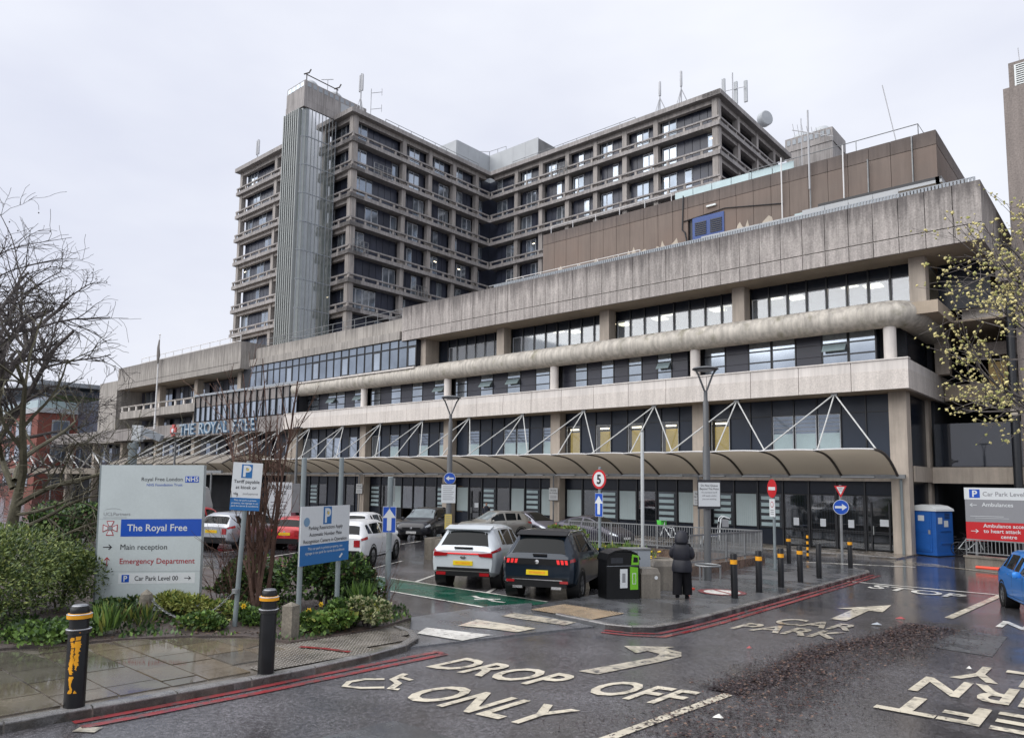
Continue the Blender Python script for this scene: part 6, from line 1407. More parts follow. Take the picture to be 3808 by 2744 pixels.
            sp.build('spokes', wheelm, wh, B)
    # rear end
    zr = lin(P['top'], 0)
    pz = {'suv': .62, 'hatch': .66, 'estate': .68, 'prius': .62, 'van': .75}[style]
    MB().box(-.02, .0, -.27, .27, pz, pz + .115).build('number_plate', 'plate_yellow', t, B); MB().box(-.0215, -.0205, -.2, .2, pz + .03, pz + .085).build('plate_smudge', 'sign_orange', t, B)
    MB().box(-.018, .12, -W2 * .78, W2 * .78, P['low'] + .1, P['low'] + .32).build('rear_bumper', 'car_plastic', t, B)
    if rear == 'kia':
        for s in (1, -1): patch('tail_light', 'tail_red', .0, .5, 4.55, 5.05, s, 6, 2, .012); MB().prism([(s * .45, .86), (s * .82, .84), (s * .8, .96), (s * .42, .93)], 0, .04, Matrix.Translation((-.035, 0, 0)) @ Matrix.Rotation(-pi / 2, 4, 'Z') @ Matrix.Scale(-1, 4, (1, 0, 0))).build('tail_light', 'tail_red', t, B); MB().box(-.03, .02, s * .6 - .13, s * .6 + .13, .36, .44).build('reflector', 'tail_red', t, B)
        MB().box(-.03, .02, -.46, .46, .905, .935).build('light_bar', 'tail_bright', t, B); MB().lathe([(.07, 0), (.07, .02), (0, .025)], 16, M=Matrix.Translation((-.005, 0, .83)) @ Matrix.Rotation(-pi / 2, 4, 'Y') @ Matrix.Diagonal((.6, 1.1, 1, 1))).build('badge', 'chrome', t, B); MB().box(-.025, .0, -.75, .75, .46, .485).build('bumper_trim', 'chrome', t, B); MB().box(.0, .06, -.25, .25, 1.05, 1.09).build('wiper', 'car_plastic', t, B)
    elif rear == 'peugeot':
        MB().box(-.03, .05, -.8, .8, .86, 1.0).build('lamp_panel', 'car_plastic', t, B)
        for s in (1, -1):
            for q in range(3): MB().prism([(s * (.5 + q * .1), .885), (s * (.56 + q * .1), .885), (s * (.545 + q * .1), .985), (s * (.475 + q * .1), .985)], 0, .02, Matrix.Translation((-.032, 0, 0)) @ Matrix.Rotation(-pi / 2, 4, 'Z') @ Matrix.Scale(-1, 4, (1, 0, 0))).build('tail_claw', 'tail_bright', t, B)
            patch('tail_light', 'tail_red', .0, .22, 4.3, 4.95, s, 4, 2, .012); MB().box(-.03, .02, s * .66 - .1, s * .66 + .1, .44, .5).build('reflector', 'tail_red', t, B)
        MB().box(-.03, .02, -.62, .62, .5, .52).build('bumper_trim', 'chrome', t, B); MB().lathe([(.05, 0), (.05, .012), (0, .02)], 12, M=Matrix.Translation((-.03, 0, .93)) @ Matrix.Rotation(-pi / 2, 4, 'Y')).build('badge', 'chrome', t, B); MB().box(.02, .09, -.22, .12, 1.07, 1.11).build('wiper', 'car_plastic', t, B)
        for s in (1, -1): MB().box(-.03, .05, s * .48 - .12, s * .48 + .12, .3, .36).build('exhaust', 'chrome', t, B)
    elif style != 'van':
        for s in (1, -1): patch('tail_light', 'tail_red', .0, .34, 4.2, 5.0, s, 5, 3, .01); MB().box(-.02, .03, s * W2 * .68 - .1, s * W2 * .68 + .1, zr - .28, zr - .06).build('tail_light', 'tail_red', t, B)
        MB().lathe([(.05, 0), (.05, .015), (0, .02)], 12, M=Matrix.Translation((0, 0, zr - .1)) @ Matrix.Rotation(-pi / 2, 4, 'Y')).build('badge', 'chrome', t, B)
    if roof:
        top_patch('roof_panel', roof, P['rs'][1] + .02, P['ws'][0] + .0, 6.2, .004)
        for s in (1, -1): MB().tube([S(P['rs'][1] + .1, 6.1, s) + Vector((0, 0, .02)), S(P['rs'][1] + .3, 6.1, s) + Vector((0, 0, .06)), S(P['ws'][0] - .3, 6.1, s) + Vector((0, 0, .06)), S(P['ws'][0] - .1, 6.1, s) + Vector((0, 0, .02))], .018, 6).build('roof_rail', 'chrome', t, B, smooth=True)
    if style == 'suv': MB().prism([(P['rs'][1] - .12, 1.545), (P['rs'][1] + .25, 1.64), (P['rs'][1] + .25, 1.6), (P['rs'][1] - .1, 1.52)], -W2 * .68, W2 * .68).build('spoiler', paint if not roof else roof, t, B)
    # front end
    for s in (1, -1): patch('headlight', 'head_lamp', L_ - .48, L_ - .07, 4.15, 5.3, s, 6, 3, .008)
    zf = lin(P['top'], L_ - .02)
    MB().box(L_ - .05, L_ + .01, -W2 * .52, W2 * .52, zf - .16, zf - .02).build('grille', 'car_plastic', t, B); MB().box(L_ - .04, L_ + .02, -W2 * .6, W2 * .6, P['low'] + .08, P['low'] + .2).build('lower_grille', 'car_plastic', t, B); MB().box(L_ + .01, L_ + .025, -.26, .26, .36, .47).build('number_plate', 'plate_white', t, B)
    if plate_text: words(t, B @ Matrix.Translation((L_ + .026, 0, 0)) @ Matrix.Rotation(pi / 2, 4, 'Z'), plate_text, 0, .378, .075, 'sign_black', 'c', -.003, .01, maxw=.48)
    MB().lathe([(.06, 0), (.06, .02), (0, .025)], 12, M=Matrix.Translation((L_ + .005, 0, zf - .07)) @ Matrix.Rotation(pi / 2, 4, 'Y')).build('badge', 'chrome', t, B)
    return t
HD = (-.44, .9)
make_car('dark blue seven-seat crossover with black roof and red claw lights, rear towards us', 'suv', 'paint_blue', (-11.15, 13.75), (-.4, .915), 'peugeot', 'car_plastic', wheelm='alloy', scale=1.0)
make_car('white crossover with red light bar parked left of the dark blue car', 'suv', 'paint_kia', (-13.75, 13.85), (-.44, .9), 'kia', wheelm='alloy')
make_car('white estate car parked beyond the restrictions sign, side towards us', 'estate', 'paint_wht', (-20.1, 14.5), (-.55, .835))
make_car('white hatchback parked nose-in beyond the white estate', 'hatch', 'paint_wht', (-27.2, 20.2), (-.5, .86))
make_car('black crossover facing us with white plate beyond the white estate', 'suv', 'paint_blk', (-30.6, 28.7), (.5, -.866), glassm='car_glass_pale', plate_text='EX22 OYK')
make_car('pale gold compact crossover with roof rails facing left in front of the entrance', 'suv', 'paint_gold', (-27.4, 32.6), (-.28, -.96), roof='paint_gold', glassm='car_glass_pale', scale=.93)
make_car('grey sloping-tailed hatchback with black front parked beside the building doors', 'prius', 'paint_prius', (-30.6, 34.6), (.98, -.15), glassm='car_glass')
make_car('dark purple-grey sloping-tailed hatchback behind the guard railing', 'prius', 'paint_prius2', (-24.6, 32.6), (.985, -.12))
make_car('silver hatchback half hidden behind the bare shrub', 'estate', 'paint_silver', (-27.6, 13.9), (-.4, .916))
make_car('small bright red hatchback just left of the restrictions sign', 'hatch', 'paint_carred', (-26.3, 16.3), (-.5, .866), scale=.92)
make_car('red estate car behind the right edge of the hospital sign', 'estate', 'paint_carred', (-33.4, 14.6), (-.45, .893))
make_car('maroon hatchback further back left of the restrictions sign', 'hatch', 'paint_maroon', (-35.5, 21.5), (-.2, .98))
make_car('white van facing us beyond the red estate car', 'van', 'paint_wht', (-49.6, 24.0), (.8, -.6), glassm='car_glass_pale')
make_car('bright blue hatchback entering at the right edge of the picture', 'hatch', 'paint_fiesta', (-2.45, 23.75), (.33, -.944), wheelm='alloy', glassm='car_glass_pale')

# ================================================================== TREES AND PLANTS
mat('bark_dark', (.1, .088, .083), .85, var=.3, scale=3, fine=.3); mat('bark_moss', (.1, .092, .06), .85, var=.4, scale=3, fine=.3); mat('bark_red', (.12, .068, .05), .8, var=.3, scale=4, fine=.3)
for nm, c in dict(leaf_dark=(.022, .048, .017), leaf_mid=(.055, .105, .027), leaf_bright=(.13, .22, .045), leaf_yellow=(.24, .26, .06), leaf_cream=(.36, .37, .2), leaf_bud=(.6, .53, .23), leaf_budgreen=(.38, .38, .13), leaf_bronze=(.07, .04, .022), petal_yellow=(.75, .5, .02), petal_pink=(.5, .12, .22), needle_dark=(.05, .085, .03), needle_mid=(.14, .19, .05), needle_tip=(.26, .3, .08)).items():
    mat(nm, c, .5, var=.3, scale=4, fine=.15, spec=.35)
class Tree:
    def __init__(s, seed): s.r = random.Random(seed); s.b = MB(); s.tips = []
    def branch(s, p, d, L_, r, lev, nlev, kids, droop=0., wob=.18, spread=.9, up=.15, minr=.006, shrink=.62):
        R = s.r; n = 6 if lev < 2 else (5 if lev < 3 else 4); pts = [p.copy()]; dirs = [d.copy()]; q = p.copy(); dd = d.copy()
        for i in range(n):
            dd = (dd + Vector((R.gauss(0, wob), R.gauss(0, wob), R.gauss(0, wob * .7) + up * .12 - droop * (i / n) * .5))).normalized(); q = q + dd * (L_ / n); pts.append(q.copy()); dirs.append(dd.copy())
        rs = [max(minr, r * (1 - .62 * i / n)) for i in range(n + 1)]
        s.b.tube(pts, rs, 8 if lev == 0 else (6 if lev == 1 else 3), False)
        if lev >= nlev - 1: s.tips += pts[2:]
        if lev == nlev: return
        k = kids[min(lev, len(kids) - 1)]
        for j in range(k):
            t = R.uniform(.22, 1.0) if lev else R.uniform(.4, 1.0); i = min(n - 1, int(t * n)); f = t * n - i; pp = pts[i].lerp(pts[i + 1], f)
            ax = dirs[i].orthogonal().normalized(); ax.rotate(Matrix.Rotation(R.uniform(0, 2 * pi), 3, dirs[i])); nd = (dirs[i] * (1 - spread * .45) + ax * spread * R.uniform(.5, 1.0)).normalized()
            s.branch(pp, nd, L_ * shrink * R.uniform(.65, 1.2), max(minr, rs[i] * .62), lev + 1, nlev, kids, droop, wob, spread, up, minr, shrink)
def tree_thing(label, base, m, limbs, nlev, kids, seed, name='bare_tree', **kw):
    t = thing(name, label, 'tree', base); T = Tree(seed)
    for p, d, L_, r in limbs: T.branch(Vector(p), Vector(d).normalized(), L_, r, 1, nlev, kids, **kw)
    return t, T
LF = -R0
# big plane tree at the left edge
bx, by = -31.2, 7.2; zb = gz(by)
t, T = tree_thing('large bare plane tree with a fine twig crown at the left edge', (bx, by, zb), 'bark_dark', [
    ((bx, by, 3.2), (.15, .1, 1), 7.6, .17), ((bx + .1, by, 4.0), R0 * .5 + U0 * 1.1, 5.6, .14), ((bx, by, 5.5), R0 * .45 + U0 * 1.2 - F0 * .3, 4.8, .13), ((bx, by, 4.8), R0 * 1.0 + U0 * .6, 3.2, .1),
    ((bx, by, 3.6), R0 * 1.2 + U0 * .3 - F0 * .5, 3.0, .09), ((bx, by, 4.4), R0 * .9 + U0 * .4 + F0 * .6, 3.2, .09), ((bx, by, 5.2), LF * .8 + U0 * .8, 5, .16), ((bx, by, 6.2), F0 * .8 + U0 * .8, 5, .15), ((bx, by, 3.4), R0 * 1.0 + U0 * .05 - F0 * .2, 2.8, .07), ((bx, by, 6.4), R0 * .2 + U0 * 1.3, 6.0, .11), ((bx, by, 2.9), R0 * 1.1 + U0 * .12 + F0 * .3, 2.9, .07)], 4, [6, 7, 7, 6], 11, droop=.3, wob=.2, spread=.9, up=.25, minr=.0075, shrink=.5)
MB().tube([(bx, by, zb - .2), (bx + .05, by, 2.2), (bx - .05, by + .1, 4.2), (bx, by, 6.6)], [.42, .34, .28, .2], 12).build('trunk', 'bark_dark', t, smooth=True)
T.b.build('crown', 'bark_dark', t)
sb = MB(); rr = random.Random(2)
for p in rr.sample(T.tips, min(260, len(T.tips))): sb.lathe([(0, -.04), (.035, 0), (0, .04)], 5, c=p - Vector((0, 0, .12)))
sb.build('seed_balls', 'bark_dark', t, kind='stuff')
# nearer mossy tree with arching side limbs
bx, by = -22.2, 5.8; zb = gz(by)
t, T = tree_thing('mossy bare tree with long arching branches behind the left bush', (bx, by, zb), 'bark_moss', [
    ((bx + .15, by + .1, 3.0), R0 * .25 + U0 * 1.0, 3.6, .11), ((bx + .1, by, 2.6), R0 * 1.0 + U0 * .55, 3.0, .08), ((bx, by, 2.0), R0 * 1.1 + U0 * .25 - F0 * .3, 2.8, .06), ((bx, by, 1.6), R0 * 1.1 + U0 * .35 + F0 * .4, 2.6, .055), ((bx, by, 3.1), LF * .6 + U0, 3, .09), ((bx + .1, by, 3.3), F0 + U0 * .8, 2.8, .08), ((bx, by, 1.5), R0 * 1.0 - F0 * .8 + U0 * .2, 2.4, .05), ((bx, by, 2.4), R0 * 1.2 + U0 * .1, 2.7, .05)], 4, [5, 5, 4, 4], 23, droop=.25, wob=.17, spread=.85, up=.2, minr=.0065, shrink=.6)
MB().tube([(bx - .1, by, zb - .2), (bx, by, 1.8), (bx + .15, by + .1, 3.1)], [.2, .15, .11], 10).build('trunk', 'bark_moss', t, smooth=True); T.b.build('crown', 'bark_moss', t)
# budding tree leaning in from the right edge
bx, by = -1.2, 25.6; zb = gz(by)
t, T = tree_thing('budding tree with cream catkins reaching in from the right edge', (bx, by, zb), 'bark_dark', [
    ((bx, by, 4.6), LF * 1.0 + U0 * .45, 3.6, .07), ((bx, by, 5.2), LF * 1.0 + U0 * .7, 3.6, .08), ((bx, by, 6.2), LF * .75 + U0 * 1.0, 3.8, .08), ((bx, by, 4.8), LF * 1.0 + U0 * .3 - F0 * .3, 3.2, .06), ((bx, by, 7.2), LF * .5 + U0 * 1.2, 3.8, .08), ((bx, by, 7.5), R0 + U0, 4, .09), ((bx, by, 5.6), R0 + U0 * .4, 4, .08), ((bx, by, 8.4), LF * .45 + U0, 2.8, .06), ((bx, by, 6.8), LF * .95 + U0 * .45 - F0 * .4, 3.0, .06), ((bx, by, 5.4), LF * .95 + U0 * .15, 3.0, .05), ((bx, by, 8.0), LF * .8 + U0 * .7, 3.0, .06)], 3, [8, 7, 5], 31, droop=.12, wob=.16, spread=.8, up=.35, minr=.006, shrink=.52)
MB().tube([(bx, by, zb - .2), (bx, by, 4), (bx - .05, by, 8.5)], [.22, .17, .08], 12).build('trunk', 'bark_dark', t, smooth=True); T.b.build('crown', 'bark_dark', t)
lb_ = MB(); rr = random.Random(8)
for p in T.tips:
    for q in range(rr.choice((1, 1, 2, 3))):
        if rr.random() < .3: continue
        lb_.cur = 0 if rr.random() < .7 else 1; c = p + Vector((rr.gauss(0, .07), rr.gauss(0, .07), rr.gauss(0, .06))); s = rr.uniform(.016, .055)
        lb_.lathe([(0, -s * 1.4), (s, 0), (0, s * 1.4)], 4, c=(0, 0, 0), M=Matrix.Translation(c) @ Matrix.Rotation(rr.uniform(0, 3), 4, (rr.random(), rr.random(), .2)))
lb_.build('catkins', ['leaf_bud', 'leaf_budgreen'], t, kind='stuff')
# multi-stemmed bare shrub between the signs
bx, by = -12.68, 7.33; zb = gz(by) + .1
t = thing('stemmed_shrub', 'tall multi-stemmed bare shrub with reddish upright stems between the signs', 'shrub', (bx, by, zb)); T = Tree(5); rr = T.r
for k in range(13):
    a = rr.uniform(0, 6.28); rad = rr.uniform(.02, .2); p = Vector((bx + rad * cos(a), by + rad * sin(a), zb - .05)); lean = rr.uniform(.02, .17); side = rr.uniform(-1, 1)
    T.branch(p, R0 * side * .17 + F0 * rr.uniform(-.1, .1) + U0, rr.uniform(3.4, 5.3) * (1 - .25 * abs(side)), rr.uniform(.022, .042), 2, 4, [0, 0, 7, 5], droop=-.1, wob=.07, spread=.5, up=.5, minr=.0045, shrink=.26)
T.b.build('stems', 'bark_red', t); lb_ = MB()
for p in T.tips:
    if rr.random() < .3: lb_.lathe([(0, -.012), (.008, 0), (0, .014)], 4, c=p)
lb_.build('buds', 'bark_red', t, kind='stuff')
# ---------------------------------------------------------------- leafy plants
def foliage(b, c, rad, n, size, nm, seed, style='leaf', lumps=7, up=.25, fill=.5):
    """scatter leaf blades through a lumpy ellipsoid volume"""
    R = random.Random(seed); c = Vector(c); L_ = []
    for k in range(lumps):
        a = R.uniform(0, 2 * pi); e = R.uniform(-.2, 1); rr_ = R.uniform(.25, .75); L_.append((Vector((cos(a) * rr_ * rad[0], sin(a) * rr_ * rad[1], e * rad[2] * .62)), R.uniform(.35, .6)))
    for _ in range(n):
        o, f = R.choice(L_); d = Vector((R.gauss(0, 1), R.gauss(0, 1), R.gauss(0, 1) + .25)).normalized(); q = fill + (1 - fill) * R.random() ** .5
        p = o + Vector((d.x * rad[0], d.y * rad[1], d.z * rad[2])) * f * q
        if p.z < -rad[2] * .98: p.z = -rad[2] * R.random()
        p = p + c; s = size * R.uniform(.6, 1.35); outw = (d + Vector((R.gauss(0, .6), R.gauss(0, .6), R.gauss(0, .5) + up))).normalized(); sd_ = outw.cross(Vector((R.gauss(0, 1), R.gauss(0, 1), R.gauss(0, 1)))).normalized()
        b.cur = min(nm - 1, int(abs(R.gauss(0, .55)) * nm * .75 + (.5 if d.z > .3 else 0) * R.random()))
        w = {'leaf': .42, 'needle': .2, 'blade': .09}[style]
        if style == 'blade': outw = (outw * .45 + Vector((0, 0, 1))).normalized()
        nn = outw.cross(sd_); b.add([p, p + outw * s * .45 + sd_ * s * w, p + outw * s + nn * s * .12, p + outw * s * .45 - sd_ * s * w], [(0, 1, 2, 3)])
def plant(name, label, cat, c, rad, n, size, mats, seed, style='leaf', group=None, stems=6, lumps=7, fill=.5, up=.25, stem_mat='bark_dark'):
    t = thing(name, label, cat, (c[0], c[1], c[2] - rad[2]), group); b = MB(); foliage(b, c, rad, n, size, len(mats), seed, style, lumps, up, fill); b.build('foliage', mats, t)
    R = random.Random(seed + 1); s = MB()
    for k in range(stems):
        e = Vector(c) + Vector((R.uniform(-.6, .6) * rad[0], R.uniform(-.6, .6) * rad[1], R.uniform(0, .6) * rad[2])); s.tube([(c[0] + R.uniform(-.1, .1), c[1] + R.uniform(-.1, .1), c[2] - rad[2] - .1), Vector((c[0], c[1], c[2] - .3 * rad[2])).lerp(e, .5), e], [.025, .018, .008], 4, False)
    if stems: s.build('stem', stem_mat, t)
    return t
NM = ['needle_mid', 'needle_dark', 'needle_tip']; EV = ['leaf_mid', 'leaf_dark', 'leaf_bright', 'leaf_bronze']
plant('conifer_bush', 'large feathery dark green conifer bush in front of the sign at far left', 'bush', (-15.5, 3.4, 1.5), (1.9, 1.75, .95), 30000, .075, NM, 41, 'needle', lumps=34, fill=.72)
plant('conifer_bush', 'second feathery green conifer bush behind, reaching out of frame at left', 'bush', (-18.6, 3.0, 1.6), (2.2, 1.6, 1.0), 16000, .09, NM, 42, 'needle', lumps=26, fill=.7)
plant('conifer_bush', 'smaller feathery green conifer bush touching the left edge of the sign', 'bush', (-16.0, 5.1, 1.35), (1.0, .85, .75), 9000, .07, NM, 40, 'needle', lumps=18, fill=.7)
plant('leafy_plant', 'green ground plant in front of the left half of the sign', 'plant', (-14.5, 5.7, .98), (.7, .5, .2), 1300, .075, ['leaf_mid', 'leaf_dark', 'leaf_yellow'], 39, lumps=9, stems=0)
plant('golden_shrub', 'yellow-green feathery shrub at the foot of the hospital sign', 'shrub', (-13.7, 6.5, 1.0), (.8, .5, .3), 2600, .09, ['leaf_yellow', 'needle_tip', 'leaf_mid'], 43, 'needle', fill=.45)
plant('golden_shrub', 'low yellow-green shrub left of the tariff sign post', 'shrub', (-13.0, 6.9, .95), (.55, .5, .22), 1300, .08, ['leaf_yellow', 'leaf_bright', 'leaf_mid'], 44, 'needle')
plant('evergreen_shrub', 'broad dark evergreen shrub behind the parking restrictions sign', 'shrub', (-13.15, 9.15, 1.3), (1.0, .9, .66), 5200, .085, EV, 45, lumps=14, fill=.55)
plant('evergreen_shrub', 'dark evergreen shrub behind the bare stemmed shrub', 'shrub', (-14.7, 8.3, 1.2), (.85, .8, .55), 3400, .085, EV, 46, lumps=11, fill=.55)
plant('evergreen_shrub', 'small evergreen shrub left of the one way arrow post', 'shrub', (-12.35, 9.55, 1.15), (.55, .5, .55), 2200, .075, EV, 47, lumps=8)
plant('variegated_shrub', 'cream variegated shrub at the tip of the planting bed', 'shrub', (-10.62, 8.35, 1.06), (.38, .4, .3), 2400, .06, ['leaf_cream', 'leaf_mid', 'leaf_cream', 'leaf_yellow'], 48, lumps=9)
plant('leafy_plant', 'bright green leafy plant under the parking restrictions sign', 'plant', (-10.75, 7.6, .98), (.4, .45, .2), 1700, .08, ['leaf_bright', 'leaf_mid', 'leaf_yellow'], 49, lumps=9, stems=0)
plant('leafy_plant', 'bright green leafy plant between the two restrictions sign posts', 'plant', (-11.2, 8.2, 1.0), (.45, .4, .22), 1700, .085, ['leaf_bright', 'leaf_mid', 'leaf_dark'], 50, lumps=9, stems=0)
plant('leafy_plant', 'low green leafy plant at the front left corner of the bed', 'plant', (-12.85, 3.9, .98), (.55, .8, .16), 1500, .075, ['leaf_bright', 'leaf_mid', 'leaf_dark'], 51, lumps=9, stems=0)
plant('leafy_plant', 'green ground plant under the sagging chain', 'plant', (-12.4, 6.25, .98), (.5, .45, .18), 1300, .07, ['leaf_mid', 'leaf_bright', 'leaf_yellow'], 52, lumps=8, stems=0)
plant('leafy_plant', 'green ground plant around the foot of the tariff sign post', 'plant', (-12.2, 7.1, .97), (.5, .35, .14), 1100, .065, ['leaf_mid', 'leaf_bright', 'leaf_dark'], 53, lumps=8, stems=0)
plant('strap_plant', 'tuft of long strap leaves behind the nearest heavy bollard', 'plant', (-12.8, 4.75, .96), (.3, .3, .1), 170, .32, ['leaf_mid', 'leaf_bright', 'leaf_yellow'], 54, 'blade', stems=0, fill=.1)
plant('strap_plant', 'tuft of strap leaves around the stone post', 'plant', (-13.2, 5.4, .95), (.4, .35, .1), 150, .24, ['leaf_mid', 'leaf_yellow', 'leaf_bronze'], 55, 'blade', stems=0, fill=.1)
plant('strap_plant', 'tuft of upright strap leaves beside the one way arrow post', 'plant', (-11.75, 9.0, 1.0), (.25, .25, .14), 130, .36, ['leaf_mid', 'leaf_bright'], 56, 'blade', stems=0, fill=.1)
t = thing('twiggy_shrub', 'thin bare twiggy shrub beside the one way arrow post', 'shrub', (-11.95, 9.75, .8)); T = Tree(9)
for k in range(12): T.branch(Vector((-11.95 + T.r.uniform(-.12, .12), 9.7 + T.r.uniform(-.1, .1), .78)), Vector((T.r.uniform(-.5, .5), T.r.uniform(-.5, .5), 1)).normalized(), T.r.uniform(.7, 1.25), .009, 2, 3, [0, 0, 4], wob=.1, spread=.6, minr=.003, shrink=.4)
T.b.build('stems', 'bark_red', t)
t = thing('twiggy_shrub', 'dense bare twiggy shrub right of the hospital sign', 'shrub', (-14.0, 7.6, .8)); T = Tree(10)
for k in range(26): T.branch(Vector((-14.1 + T.r.uniform(-.3, .3), 7.7 + T.r.uniform(-.3, .3), .8)), Vector((T.r.uniform(-.5, .5), T.r.uniform(-.5, .5), 1)).normalized(), T.r.uniform(.9, 1.7), .011, 2, 3, [0, 0, 5], wob=.12, spread=.7, minr=.0035, shrink=.4)
T.b.build('stems', 'bark_red', t)
def daffodil(label, x, y, z, h, m='petal_yellow', seed=0):
    R = random.Random(seed); t = thing('daffodil' if m == 'petal_yellow' else 'hyacinth', label, 'flower', (x, y, z)); tube('stalk', 'leaf_mid', t, [(x, y, z), (x + .02, y, z + h)], .007, 4)
    b = MB(); c = Vector((x + .02, y, z + h)); f = (R0 * R.uniform(-.6, .6) - F0 + U0 * .1).normalized(); s = f.cross(U0).normalized(); u = s.cross(f)
    if m == 'petal_yellow':
        for k in range(6): a = k * pi / 3; d = s * cos(a) + u * sin(a); e = s * -sin(a) + u * cos(a); b.add([c, c + d * .03 + e * .016, c + d * .055, c + d * .03 - e * .016], [(0, 1, 2, 3)])
        b.tube([c, c + f * .03], [.012, .02], 7, False)
    else:
        for k in range(7): b.lathe([(0, -.03), (.03, 0), (0, .03)], 5, c=c + Vector((R.gauss(0, .02), R.gauss(0, .02), -.03 * k + .05)))
    b.build('petals', m, t); return t
for q, (x, y, lab) in enumerate(((-11.0, 7.35, 'yellow daffodil at the left post of the restrictions sign'), (-12.95, 3.3, 'yellow daffodil low at the left end of the bed'), (-12.1, 6.75, 'yellow daffodil under the tariff sign'), (-11.45, 7.9, 'yellow daffodil in the leaves below the restrictions board'))): daffodil(lab, x, y, gz(y) + .12, .34, seed=q)
# planter contents
zp = gz(19.5) + .52
t = thing('daffodil_bed', 'mass of green daffodil leaves filling the long planter', 'plants', (-13.5, 19.9, zp), None); t['kind'] = 'stuff'
b = MB(); foliage(b, (-12.6, 19.9, zp + .12), (1.4, .75, .2), 800, .26, 3, 61, 'blade', 14, .3, .1); foliage(b, (-14.6, 19.9, zp + .1), (1.4, .75, .18), 600, .24, 3, 62, 'blade', 14, .3, .1); b.build('leaves', ['leaf_bright', 'leaf_mid', 'leaf_yellow'], t)
rr = random.Random(4); b = MB()
for k in range(46): x, y = rr.uniform(-14.8, -11.4), rr.uniform(19.2, 20.7); b.lathe([(0, -.03), (.045, 0), (0, .03)], 6, c=(x, y, zp + rr.uniform(.18, .36)))
b.build('flower_heads', 'petal_yellow', t); b = MB()
for k in range(14): x, y = rr.uniform(-12.6, -11.6), rr.uniform(19.2, 19.8); b.lathe([(0, -.04), (.06, 0), (0, .05)], 6, c=(x, y, zp + rr.uniform(.15, .3)))
b.build('flower_heads', 'petal_pink', t)
plant('golden_shrub', 'rounded yellow-green shrub in the planter above the dark blue car', 'shrub', (-15.2, 20.2, zp + .45), (.75, .6, .5), 2600, .085, ['leaf_yellow', 'leaf_bright', 'leaf_mid', 'leaf_bronze'], 63, lumps=10)
plant('strap_plant', 'tuft of green strap leaves in the planter at the nose of the white crossover', 'plant', (-19.3, 19.4, gz(19) + .82), (.6, .5, .1), 160, .3, ['leaf_bright', 'leaf_mid'], 64, 'blade', stems=0, fill=.1)
plant('evergreen_shrub', 'low green shrubs behind the railing at far left', 'shrub', (-36, 11.8, 1.3), (3.5, 1.2, .9), 4200, .14, EV, 65, lumps=14); plant('evergreen_shrub', 'green shrub far left below the mossy tree', 'shrub', (-26.5, 8.6, 1.5), (1.4, 1.2, .9), 3500, .12, EV, 66, lumps=10)
# ground cover and fallen leaves in the bed
def bedspot(r):
    while True:
        x, y = r.uniform(-17, -10.3), r.uniform(.5, 10.8)
        if inside((x, y), bed_edge + [(-12.6, 10.7), (-16, 11.6), (-21, 10.5), (-27, 8), (-29, 2), (-29, -3)]): return x, y, .115 + r.random() * .02
litter('bed_leaves', 'fallen brown leaves strewn over the planting bed', 2600, bedspot, ['leaf_bronze', 'leaf_rust'], .035)
gb_ = MB(); rr = random.Random(77)
for _ in range(9500):
    x, y, z = bedspot(rr); 
    if -11.9 < x < -11.1 and 6.3 < y < 7.2: continue
    if sin(x * 2.1) + sin(y * 2.7 + x) < -.3: continue
    p = Vector((x, y, gz(y) + .12)); s = rr.uniform(.04, .11); d = Vector((rr.gauss(0, .6), rr.gauss(0, .6), 1)).normalized(); e = d.cross(Vector((rr.gauss(0, 1), rr.gauss(0, 1), .1))).normalized(); gb_.cur = rr.choice((0, 0, 1, 2)); gb_.add([p, p + d * s * .5 + e * s * .3, p + d * s, p + d * s * .5 - e * s * .3], [(0, 1, 2, 3)])
tag(gb_.build('ground_cover', ['leaf_mid', 'leaf_bright', 'leaf_dark'], None), 'low green ground cover and weeds across the planting bed', 'plants', kind='stuff')

# ================================================================== PEOPLE
mat('coat_black', (.016, .017, .024), .5, spec=.3, var=.25, scale=6, fine=.15, fscale=40); mat('trousers_black', (.007, .007, .009), .8, spec=.15, var=.2, scale=6); flat('skin', (.42, .25, .18), .55); flat('hair_dark', (.03, .022, .018), .6); flat('jacket_navy', (.015, .02, .035), .7); flat('shirt_grey', (.2, .2, .21), .8)
def skin_body(name, m, parent, B, joints, edges, root):
    me = bpy.data.meshes.new(name); me.from_pydata([j[0] for j in joints], edges, []); o = bpy.data.objects.new(name, me); COL.objects.link(o)
    sk = o.modifiers.new('s', 'SKIN'); sk.use_smooth_shade = True; ss = o.modifiers.new('d', 'SUBSURF'); ss.levels = 2; ss.render_levels = 2
    for i, j in enumerate(joints): me.skin_vertices[0].data[i].radius = (j[1], j[2] if len(j) > 2 else j[1]); me.skin_vertices[0].data[i].use_root = i == root
    dg = bpy.context.evaluated_depsgraph_get(); m2 = bpy.data.meshes.new_from_object(o.evaluated_get(dg)); bpy.data.objects.remove(o); m2.materials.clear(); m2.materials.append(MATS[m]); m2.polygons.foreach_set('use_smooth', [True] * len(m2.polygons))
    return mesh_obj(name, m2, parent, B)
